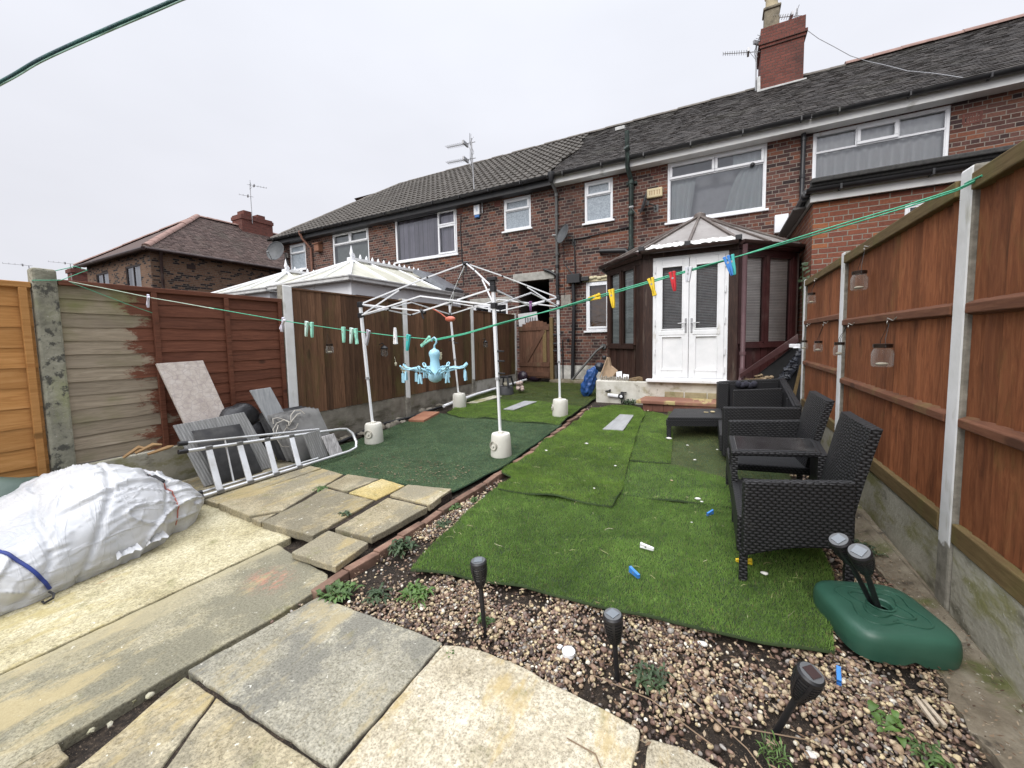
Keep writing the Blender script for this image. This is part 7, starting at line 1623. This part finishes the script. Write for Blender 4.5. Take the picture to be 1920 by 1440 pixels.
b.build('bag_skin', nmat('glossy_black_plastic', [(.3,(.012,.012,.014)),(.7,(.03,.03,.033))], 6, 5, rough=.3, bump=.5, bscale=14, bdist=.02), o, smooth=60)
STRING = plain('pale_string', (.50,.47,.42), .9, var=.2)
b = MB()
for dz, am in ((0,.0),(-.05,.05),(-.12,.09)):
    b.tube([(-4.22+.06*k/9-.02*math.sin(k), 2.46+.30*k/9*(1-am*3)-.03*math.sin(k*1.3), .50+dz+.08*k/9+.05*math.sin(k*1.1+dz*30)) for k in range(10)], .005, 5)
b.tube([(-4.2,2.5,.48),(-4.14,2.42,.38),(-4.1,2.46,.27),(-4.12,2.55,.24)], .004, 5)
tag(b.build('string', STRING, None, (-4.2,2.5,.45), smooth=60), 'loops of pale string hanging over the stacked cushions', 'string')

# ladder lying on its side
ALW = plain('bright_aluminium', (.60,.61,.62), .32, .55, var=.1, dirt=(.4,.39,.36))
ld = thing('step_ladder', 'aluminium step ladder lying on its side in front of the boards and cushions', 'step ladder', (-3.95,2.4,.05))
s1 = [V((-3.86,1.60,.072)), V((-3.86,3.10,.072))]; s2 = [V((-4.06,1.60,.445)), V((-4.05,3.13,.315))]
b = MB(); b.tube([s1[0], s1[1], V((-3.88,3.22,.085)), V((-3.93,3.27,.14)), V((-3.99,3.27,.24)), V((-4.03,3.22,.30)), s2[1], s2[0]], .0165, 10); b.build('front_rail', ALW, ld, smooth=60)
for k, (t, t2) in enumerate(((.105,.12),(.27,.285),(.43,.45),(.59,.615))):
    p, q = s1[0].lerp(s1[1],t), s2[0].lerp(s2[1],t2); b = MB(); b.bar(p, q, .018, .052, (0,1,0)); b.build('tread', ALW, ld, bevel=.004)
    b = MB(); b.obox(p, (.02,0,0), (0,.028,0), (0,0,.018)); b.obox(q, (.02,0,0), (0,.028,0), (0,0,.018)); b.build('rivet_plate', plain('grey_steel_plate', (.2,.2,.2), .5, .5) if 'grey_steel_plate' not in bpy.data.materials else bpy.data.materials['grey_steel_plate'], ld, bevel=.004)
r1 = [V((-3.945,1.63,.085)), V((-3.93,2.75,.08))]; r2 = [V((-4.13,1.63,.50)), V((-4.10,2.9,.36))]
for a, c in (r1, r2): b = MB(); b.tube([a,c], .0125, 8); b.build('rear_leg', ALW, ld, smooth=60)
b = MB(); b.tube([r1[0].lerp(r1[1],.25), r2[0].lerp(r2[1],.25)], .008, 6); b.build('rear_brace', ALW, ld)
for p, d in ((s1[0],s1[1]),(s2[0],s2[1]),(r1[0],r1[1]),(r2[0],r2[1])):
    dd = (p-d).normalized(); b = MB(); b.tube([p+dd*.035, p-dd*.03], .0205, 10); b.build('rubber_foot', BLACKP, ld, smooth=40)

# ------------------------------------------------------------------ garden clutter
wp = thing('white_pipe', 'long white plastic pipe lying along the foot of the left fence', 'pipe', (-4.35,7.2,.2)); b = MB(); b.tube([(-4.33,5.5,gz(5.5)+.09),(-4.36,6.6,gz(6.6)+.09),(-4.4,9.0,gz(9)+.09)], .028, 10); b.build('pipe_run', UPVC, wp, smooth=60)
b = MB(); b.tube([(-4.5,2.9,.06),(-4.49,3.49,.03),(-4.66,4.1,.06),(-4.67,4.45,.08),(-4.56,4.85,.10),(-4.54,5.4,.14),(-4.5,5.9,.17)], .022, 10); o = tag(b.build('black_hose', BLACKP, None, (-4.6,4.2,.05), smooth=60), 'black corrugated hose along the foot of the gravel boards', 'hose')
b = MB()
for k in range(60): y = random.uniform(3.1,7); b.ball((-4.62+random.uniform(-.08,.07), y, gz(y)+random.uniform(-.03,.03)), (random.uniform(.03,.07),random.uniform(.04,.1),random.uniform(.02,.06)), 7, 5)
stuff(b.build('rubble', DIRTC, None, (-4.6,4.5,.05), smooth=50, jitter=.01))
TQ = nmat('red_clay_tile', [(.3,(.26,.11,.065)),(.7,(.37,.18,.11))], 5, 5, rough=.8, bump=.2)
b = MB(); z = lambda x, y: gz(y)+.028; b.prism([(-4.40,4.68),(-4.12,4.72),(-4.24,5.27),(-4.55,5.22)], lambda x,y: gz(y)+.01, lambda x,y: gz(y)+.05); tag(b.build('clay_tile', TQ, None, (-4.3,4.95,.08), bevel=.006), 'flat red clay slab lying on the edge of the dark green matting', 'slab')
GPL = nmat('grey_decking_plank', [(.3,(.24,.245,.25)),(.7,(.33,.335,.34))], 8, 6, rough=.65, stretch=(4,.6,1), layers=[((.18,.17,.15), 3, .55, .75, (1,1,1))])
for q, lab in (([(-1.35,5.03),(-1.09,5.07),(-1.11,5.90),(-1.31,5.88)],'grey plank lying on the long rumpled turf strip'), ([(-3.25,5.74),(-3.05,5.75),(-2.94,6.45),(-3.19,6.43)],'grey plank lying on the turf between the back gazebo legs')):
    b = MB(); k = .058 if q[0][0] > -2 else .048; b.prism(q, lambda x,y: gz(y)+k-.012, lambda x,y: gz(y)+k+.006); tag(b.build('grey_plank', GPL, None, (q[0][0]+.12,q[0][1]+.4,gz(5.5)), bevel=.003), lab, 'plank')
b = MB(); b.prism([(-4.2,6.0),(-3.98,6.05),(-3.85,6.75),(-4.05,6.75)], lambda x,y: gz(y)+.03, lambda x,y: gz(y)+.052); tag(b.build('stone_slab', CONC, None, (-4.0,6.3,.17), bevel=.004), 'pale slab beside the white pipe behind the back-left weight', 'slab')
st = thing('step_stool', 'black round step stool upside-down bucket shape in front of the pale gravel board', 'step stool', (-3.98,7.15,.21))
DGR = plain('dark_grey_rubber', (.045,.045,.048), .6, var=.3)
b = MB(); b.lathe((-3.98,7.15,.21), [(.17,0),(.175,.03),(.165,.06),(.16,.15),(.15,.175),(.12,.185)], 24); b.build('drum', DGR, st, smooth=35)
b = MB(); c = V((-3.98,7.15,.39))
for sx_ in (-1,1):
    for sy_ in (-1,1): b.bar(c+V((.13*sx_,.12*sy_,0)), c+V((.09*sx_,.08*sy_,.2)), .035, .035)
b.box(-4.09,-3.87,7.05,7.25,.57,.61); b.build('upper_step', BLACKP, st, bevel=.008)
b = MB(); b.ball((-3.98,7.18,.44), (.07,.05,.06), 10, 7); b.build('stored_cloth', plain('cream_cloth', (.45,.42,.33), .9), st, smooth=60, jitter=.006)
b = MB()
for k in range(14): b.ball((-3.74+random.uniform(-.06,.06), 7.35+random.uniform(-.1,.1), .27+.05*random.random()+.012*k), (.05,.06,.04), 7, 5)
tag(b.build('shell_pile', plain('pinkish_shell', (.42,.33,.29), .8, var=.3), None, (-3.74,7.35,.22), smooth=60, jitter=.006), 'small heap of pale pinkish stones beside the black step stool', 'stones')
bb = thing('blue_bag', 'blue plastic sack slumped against the left end of the white plinth', 'bag', (-2.28,7.4,.22))
b = MB(); b.ball((0,0,0), (1,1,1), 40, 28); vv = []
for x, y, z in b.v:
    zz = z*.5+.5; w = .17*(1-.35*zz)*(1+.08*math.sin(zz*9)); X, Y, Z = x*w/max(.25,1)**1, y*w*.8, zz*.60
    X += .16*zz**1.5; n = mnoise.noise((x*2.2,y*2.2,z*3.5)); r = abs(mnoise.noise((x*4+z*2,y*4,z*6))); d = .04*n-.035*math.exp(-(r/.1)**2); vv.append((-2.30+X+x*d, 7.38+Y+y*d, .215+max(0,Z+z*d)))
b.v = vv; b.build('sack', nmat('blue_polythene', [(.3,(.015,.055,.19)),(.7,(.035,.10,.29))], 4, 5, rough=.35, bump=.6, bscale=10, bdist=.02), bb, smooth=180)
b = MB(); b.ball((-2.06,7.45,.80), (.10,.08,.09), 14, 10); b.ball((-2.2,7.4,.72), (.07,.05,.05), 10, 8); b.build('dark_neck', plain('dark_navy_sack', (.012,.018,.03), .4), bb, smooth=60, jitter=.01)
PAP = plain('tan_paper', (.42,.30,.20), .9, var=.2)
o = thing('paper_sack', 'crumpled tan paper sack with a stick, standing on the white plinth by the boarded side', 'sack', (-1.84,7.3,.58))
b = MB(); b.ext([(-1.98,7.32,.58),(-1.78,7.32,.60),(-1.68,7.30,.74),(-1.80,7.32,.84),(-1.84,7.32,1.0),(-1.90,7.32,.98)], (0,.06,0)); b.build('sack_body', PAP, o, jitter=.018)
b = MB(); b.tube([(-2.0,7.27,.62),(-1.86,7.27,.98)], .012, 7); b.build('stick', PAP, o); b = MB(); b.ball((-1.92,7.3,.99), (.045,.04,.045), 9, 7); b.build('knob', BLACKP, o, smooth=60)
o = thing('log_edging', 'short row of upright grey log edging standing on the white plinth', 'edging', (-1.75,7.14,.58)); b = MB()
for k in range(12): b.lathe((-1.93+.042*k,7.14,.58), [(.018,0),(.018,.055+.012*(k%3)),(.012,.06+.012*(k%3))], 8)
b.build('logs', nmat('grey_log', [(.3,(.20,.18,.15)),(.7,(.38,.35,.30))], 20, 5, rough=.9), o, smooth=40)
for x, a, lab in ((-1.62,.14,'larger of the two white cards propped on the plinth'), (-1.50,-.1,'smaller white card propped on the plinth, right of the larger one')):
    b = MB(); h = .07 if x < -1.55 else .045; b.obox(V((x,7.2,.60+h)), V((.05,0,a*.05)), V((0,.006,0)), V((-a*h*.6,.02,h))); tag(b.build('white_card', UPVC, None, (x,7.2,.58)), lab, 'card')
b = MB(); b.tube([(-1.42,7.16,.60),(-1.25,7.17,.62),(-1.12,7.16,.60)], [.03,.045,.015], 8); b.tube([(-1.44,7.14,.59),(-1.3,7.13,.595)], .02, 7); b.box(-1.2,-1.1,7.15,7.19,.6,.65); tag(b.build('broken_timber', nmat('broken_tan_wood', [(.3,(.06,.04,.025)),(.6,(.24,.17,.09)),(.8,(.34,.26,.15))], 14, 6, rough=.85, stretch=(.5,1,1)), None, (-1.25,7.16,.58), smooth=40), 'broken piece of tan timber on the plinth beside the white door frame', 'timber')
o = thing('garden_spotlight', 'white tubular spotlight with a round black-rimmed lens fixed low on the white plinth', 'spotlight', (-1.65,7.08,.3))
b = MB(); b.bar((-1.80,7.06,.325),(-1.60,7.06,.305), .05, .055); b.build('tube_body', UPVC, o, bevel=.015)
b = MB(); b.lathe((-1.545,7.03,.31), [(.052,-.02),(.056,.0),(.045,.02),(.036,.022)], 20, (0,-1,0)); b.box(-1.56,-1.53,7.03,7.1,.36,.385); b.bar((-1.56,7.06,.37),(-1.46,7.06,.375),.03,.02); b.bar((-1.84,7.08,.385),(-1.75,7.06,.40),.03,.02); b.box(-1.77,-1.75,7.05,7.1,.38,.42); b.build('black_rim', BLACKP, o, smooth=35)
b = MB(); b.lathe((-1.545,7.03,.31), [(.036,.018),(.02,.024),(.001,.026)], 18, (0,-1,0)); b.build('lens', UPVC, o, smooth=40); b = MB(); b.tube([(-1.54,7.03,.26),(-1.54,7.03,.18)], .012, 7); b.build('stake', BLACKP, o)

# pile between the conservatory and the right fence
leaning('maroon_plank', 'long maroon plank sloping down from the extension wall to the conservatory foot', 'plank', [(1.02,6.95,1.36),(1.03,6.95,1.24),(.30,6.9,.70),(.29,6.9,.76)], .05, MAROON, 'plank_face')
b = MB(); b.ext([(.42,7.0,.64),(1.12,7.05,.64),(1.15,7.05,1.28),(1.0,7.0,1.20)], (0,.03,0)); b.ext([(.78,6.88,.5),(1.0,6.9,.5),(1.12,6.9,1.15),(1.02,6.88,1.13)], (0,.03,.0)); b.ext([(.98,6.80,.3),(1.12,6.8,.3),(1.14,6.85,1.05),(1.02,6.82,1.0)], (0,.03,.0)); tag(b.build('board_and_void_sheet', plain('black_board_and_void', (.010,.010,.011), .8, var=.5), None, (.9,7,.5)), 'black boards leaning beside the brick extension, with a dark sheet standing in for shade', 'boards')  # first sheet is painted black for the shaded void under the plank
b = MB()
for k in range(40):
    x = .38+.5*random.random(); b.ball((x, 6.98+random.uniform(-.08,.1), .61+.16*random.random()*(1-abs(x-.62)*2)), (random.uniform(.02,.05),random.uniform(.02,.05),random.uniform(.01,.03)), 7, 5)
stuff(b.build('rubble', nmat('tan_rubble', [(.3,(.16,.11,.065)),(.7,(.36,.28,.18))], 18, 5, rough=.9), None, (.6,7,.6), smooth=40, jitter=.008))
for q, lab in (([(.42,6.86),(.86,6.88),(.86,6.96),(.42,6.94)],'upper broken plank in the rubble right of the white doors'),([(.30,6.78),(.72,6.8),(.72,6.88),(.30,6.86)],'lower weathered plank in the rubble right of the white doors')):
    b = MB(); z0 = .64 if q[0][0] > .4 else .585; b.prism(q, z0, z0+.055); tag(b.build('broken_plank', nmat('rotten_brown_plank', [(.3,(.08,.05,.03)),(.7,(.24,.16,.09))], 12, 6, rough=.9, stretch=(.4,1,1)) if 'rotten_brown_plank' not in bpy.data.materials else bpy.data.materials['rotten_brown_plank'], None, (q[0][0],6.9,z0), bevel=.006, jitter=.004), lab, 'plank')
b = MB()
for k in range(9): b.ball((.86+.03*k, 6.87, .72+.055*k), (.07,.04,.05), 10, 7)
tag(b.build('dark_sheeting', nmat('crumpled_dark_plastic', [(.3,(.012,.013,.017)),(.7,(.05,.055,.07))], 14, 6, rough=.35, bump=.8, bscale=12, bdist=.03), None, (.95,6.87,.8), smooth=60, jitter=.02), 'crumpled dark plastic sheeting heaped against the black boards', 'sheeting')
leaning('timber_batten', 'pale yellow timber batten leaning beside the farthest white post', 'batten', [(1.0,6.62,.93),(1.035,6.62,.93),(.955,6.6,.45),(.915,6.6,.45)], .03, TRAIL, 'batten_face')
b = MB(); b.box(.86,.985,6.5,6.56,1.17,1.22); b.box(.90,.985,6.48,6.58,1.16,1.175); tag(b.build('white_bracket', UPVC, None, (.92,6.53,1.17), bevel=.012), 'white plastic bracket sticking out beside the farthest white post', 'bracket')

# ------------------------------------------------------------------ weeds
LEAF2 = nmat('dark_weed_leaf', [(.3,(.022,.042,.018)),(.7,(.05,.08,.032))], 8, 4, rough=.55, bump=.1, island=.6); LEAF3 = nmat('bright_weed_leaf', [(.3,(.05,.10,.02)),(.7,(.095,.165,.04))], 8, 4, rough=.5, bump=.1, island=.5)
def weed(x, y, r, n, m, lab, h=.5, wd=.22, lobed=False, z=None, seed=0):
    n = int(n*1.6); r *= .88
    rr = random.Random(seed+int(x*100)+int(y*37)); z = gz(y)-.01 if z is None else z; o = thing('weed', lab, 'weed', (x,y,z), 'weeds growing in the gravel and joints'); b = MB()
    for k in range(n):
        a = rr.uniform(0,6.28); L = r*.62*rr.uniform(.3,1.1); up = h*rr.uniform(.4,1.2); w = L*wd*rr.uniform(.7,1.2); d = V((math.cos(a),math.sin(a),0)); s = V((-d.y,d.x,0)); st_ = V((x,y,z))+V((rr.uniform(-1,1),rr.uniform(-1,1),0))*r*.55
        pts = []
        N_ = 6
        for j in range(N_+1):
            t = j/N_; c = st_+d*L*t+V((0,0,up*L*math.sin(t*2.2)-.25*L*t*t)); ww = w*math.sin(math.pi*min(1,t*.92+.06))**.8*(1 if not lobed or j%2 else .45)
            pts.append((c-s*ww+V((0,0,ww*.3)), c, c+s*ww+V((0,0,ww*.3))))
        o0 = len(b.v)
        for p in pts: b.v += [tuple(q) for q in p]
        for j in range(N_): a0 = o0+3*j; b.f += [(a0,a0+1,a0+4,a0+3),(a0+1,a0+2,a0+5,a0+4)]
    b.build('leaves', m, o, smooth=80)
weed(-1.82,1.83,.13,60,LEAF2,'dark bushy weed between the brick edging and the big turf piece',.7,.2,True)
weed(-1.41,1.50,.12,70,LEAF3,'bright fresh green weed in the gravel left of the first solar torch',.6,.12)
weed(-1.80,1.33,.12,60,LEAFM,'weed at the near end of the brick edging beside the paving corner',.6,.16)
weed(-1.60,1.42,.10,40,LEAF2,'low grey-green weed between the edging weed and the bright weed',.4,.18,True)
weed(-1.78,2.22,.09,40,LEAF2,'dark small weed against the brick edging below the dark green matting',.5,.22,True)
weed(-1.90,2.50,.08,40,LEAFM,'green tuft on the brick edging near the matting corner',.6,.25)
weed(-1.83,2.68,.06,26,LEAFM,'tiny tuft just above the edging tuft, by the long turf strip',.6,.22)
weed(.40,2.50,.07,26,LEAFM,'pale clover-like weed on the turf in front of the dark wicker arm',.5,.42)
weed(-.22,1.52,.10,44,LEAF2,'feathery weed in the gravel right of the middle solar torch',.5,.16,True)
weed(-1.38,6.92,.20,60,LEAF2,'dark dandelion clump under the spotlight on the white plinth',.8,.16,True)
weed(-2.50,1.95,.07,40,LEAF2,'dark moss-like tuft in the joint behind the loose square slab',.4,.25,z=.045)
weed(-3.16,2.22,.09,26,LEAFM,'sprawling weed in the paving joint in front of the ladder',.3,.16,z=.045)
weed(-1.08,1.01,.05,16,LEAF3,'small star-shaped weed in the joint between the grey and the buff slab',.3,.2,z=-.03)
weed(-2.02,.92,.05,18,LEAFM,'small weed in the gap beside the green-grey concrete',.5,.3,z=-.03)
weed(-1.98,.82,.04,12,LEAFM,'smallest weed in the gap beside the green-grey concrete, nearer the camera',.4,.3,z=-.03)
weed(.54,1.69,.09,16,LEAF3,'broad-leaved green weed in the gravel near the right-hand concrete strip',.5,.3)
weed(.62,1.62,.08,36,LEAFM,'fine-leaved weed beside the broad-leaved one on the right',.5,.2,True)
weed(.18,1.40,.07,44,LEAF3,'grassy tuft at the bottom edge below the leaning torch',1.,.06)
weed(.80,3.05,.12,50,LEAF2,'dark weed growing behind the wicker love seat on the concrete strip',.7,.2,True)
weed(-.98,1.50,.07,20,LEAFM,'small weed at the turf edge behind the first solar torch',.6,.2)
weed(.16,3.42,.10,24,LEAF2,'trailing weed on the turf beside the wicker seat front',.5,.2,True,z=.03)
weed(-2.42,2.47,.06,20,LEAFM,'thin weed in the joint beside the yellow slab',.4,.15,z=.045)
weed(-1.0,1.26,.03,12,LEAF3,'tiny bright sprout at the corner of the buff slab',.6,.25,z=0)
b = MB()
for k in range(26): p = V((1.1+random.uniform(-.03,.06),7.32+random.uniform(-.1,.05),2.2+random.uniform(-.2,.25))); d = V((random.uniform(-.06,.06),random.uniform(-.03,.0),random.uniform(-.06,.04))); b.quad(p, p+d*.5+V((.02,0,.02)), p+d, p+d*.5-V((.02,0,.02)))
b.tube([(1.14,7.36,1.2),(1.12,7.34,2.0),(1.1,7.3,2.4)], .006, 5); tag(b.build('climbing_weed', LEAF2, None, (1.13,7.35,1.2)), 'dark climbing weed in the gap between the conservatory and the extension', 'weed')

# ------------------------------------------------------------------ small litter
LG = 'dropped pegs on the turf'
peg((-.40,2.44,.042),'white','white peg lying on the big turf piece right of the middle',0,lay=R(170),L=.085,grp=LG)
peg((-.41,2.14,.042),'blue','blue peg lying on the big turf piece below the white one',0,lay=R(140),L=.075,grp=LG)
peg((.17,2.52,.042),'yellow','yellow peg lying beside the front leg of the love seat',0,lay=R(10),L=.085,grp=LG)
peg((-.03,3.13,.045),'blue','short blue peg lying on the turf left of the love seat',0,lay=R(60),L=.05,grp=LG)
peg((.44,1.86,-.0),'blue','dark blue peg end in the gravel beside the parasol base',0,lay=R(80),L=.032,grp=LG)
b = MB(); b.lathe((-.55,1.49,.0), [(.026,-.01),(.028,.008),(.021,.011),(.019,.0),(.011,-.003),(.009,.001),(.001,.0)], 22); b.bar((-.585,1.495,.006),(-.60,1.5,.004),.02,.006); tag(b.build('bottle_cap', UPVC, None, (-.55,1.49,0), smooth=40), 'white plastic bottle cap ring lying in the gravel', 'cap')
LT = plain('dirty_white_scrap', (.62,.61,.58), .7, var=.2)
for i, (x, y, s, lab) in enumerate(((-.04,1.79,.032,'white stone at the turf edge in the gravel'),(-.13,3.36,.035,'white plastic scrap at the edge of the small turf piece'),(-.10,3.31,.018,'smaller white scrap beside the plastic scrap on the turf'),(.28,1.44,.026,'cream stone in the gravel beside the leaning torch'),
        (-1.36,4.36,.03,'pale bluish scrap on the long turf strip'),(-1.71,3.98,.022,'grey scrap on the left edge of the long turf strip'),(-.89,3.79,.018,'white chip on the right side of the long turf strip'),(-.92,3.16,.016,'white chip near the end of the long turf strip'),
        (-.36,3.69,.02,'brownish scrap on the small bright turf piece'),(-.52,4.95,.05,'crumpled white scrap at the foot of the low wicker table'),(-.3,4.75,.02,'white chip in front of the low wicker table'),(.0,4.7,.02,'white chip on the worn turf by the deep sofa'),(-.2,4.3,.022,'white chip on the worn turf nearest the love seat'),(.24,2.42,.03,'white label strip beside the yellow peg'),(-.15,2.9,.012,'tiny white chip in the middle of the big turf piece'),(.62,1.55,.03,'pale split stick end in the gravel at the right'))):
    s *= .68; b = MB(); b.ball((0,0,0), (s,s*.6,s*.4), 9, 6); z = gz(y)+(.045 if i not in (0,3,15) else .0)
    if i in (4,5,6,7): z += .03
    b.v = [(x+p*(1+.5*mnoise.noise((p*60,q*60,i))), y+q*(1+.6*mnoise.noise((q*60,p*60,i+3.))), z+r_) for p,q,r_ in b.v]; tag(b.build('litter_scrap', LT if i not in (8,) else PAP, None, (x,y,z), smooth=50), lab, 'scrap')
for p, q, lab in (((.655,1.835,.01),(.675,1.735,.005),'longer pale split stick lying at the right in the gravel'),((.675,1.835,.008),(.70,1.745,.004),'second pale split stick beside the longer one')):
    b = MB(); b.bar(p,q,.012,.010); tag(b.build('stick', nmat('pale_split_wood', [(.3,(.3,.24,.17)),(.7,(.5,.43,.34))], 20, 5, rough=.9, stretch=(1,.3,1)) if 'pale_split_wood' not in bpy.data.materials else bpy.data.materials['pale_split_wood'], None, p), lab, 'stick')
for p, lab in (([(-.42,1.42,.005),(-.2,1.40,.015),(.0,1.33,.005)],'thin twig lying in the gravel below the middle torch'),([(.05,1.42,.01),(.28,1.47,.02),(.42,1.62,.01)],'thin twig curving past the leaning torch'),([(-.43,1.14,.006),(-.33,1.13,.01),(-.27,1.06,.006)],'thin brown twig on the buff slab'),([(-.1,1.5,.01),(.1,1.36,.012),(.16,1.3,.0)],'twig at the edge of the buff slab')):
    b = MB(); b.tube(p, .0022, 5); tag(b.build('twig', plain('brown_twig', (.20,.14,.09), .9) if 'brown_twig' not in bpy.data.materials else bpy.data.materials['brown_twig'], None, p[0]), lab, 'twig')
rs = [(-1.98,.56),(-1.95,.6),(-1.93,.48),(-1.96,.44),(-1.99,.50),(-2.5,1.63),(-2.62,1.66),(-2.66,1.62),(-2.72,1.64)]
b = MB()
for x, y in rs: b.ball((x,y,-.02 if x > -2.2 else .02), (random.uniform(.008,.018),random.uniform(.008,.015),.008), 8, 5)
stuff(b.build('rubble', CONC, None, (-2,.5,0), smooth=50, jitter=.003))
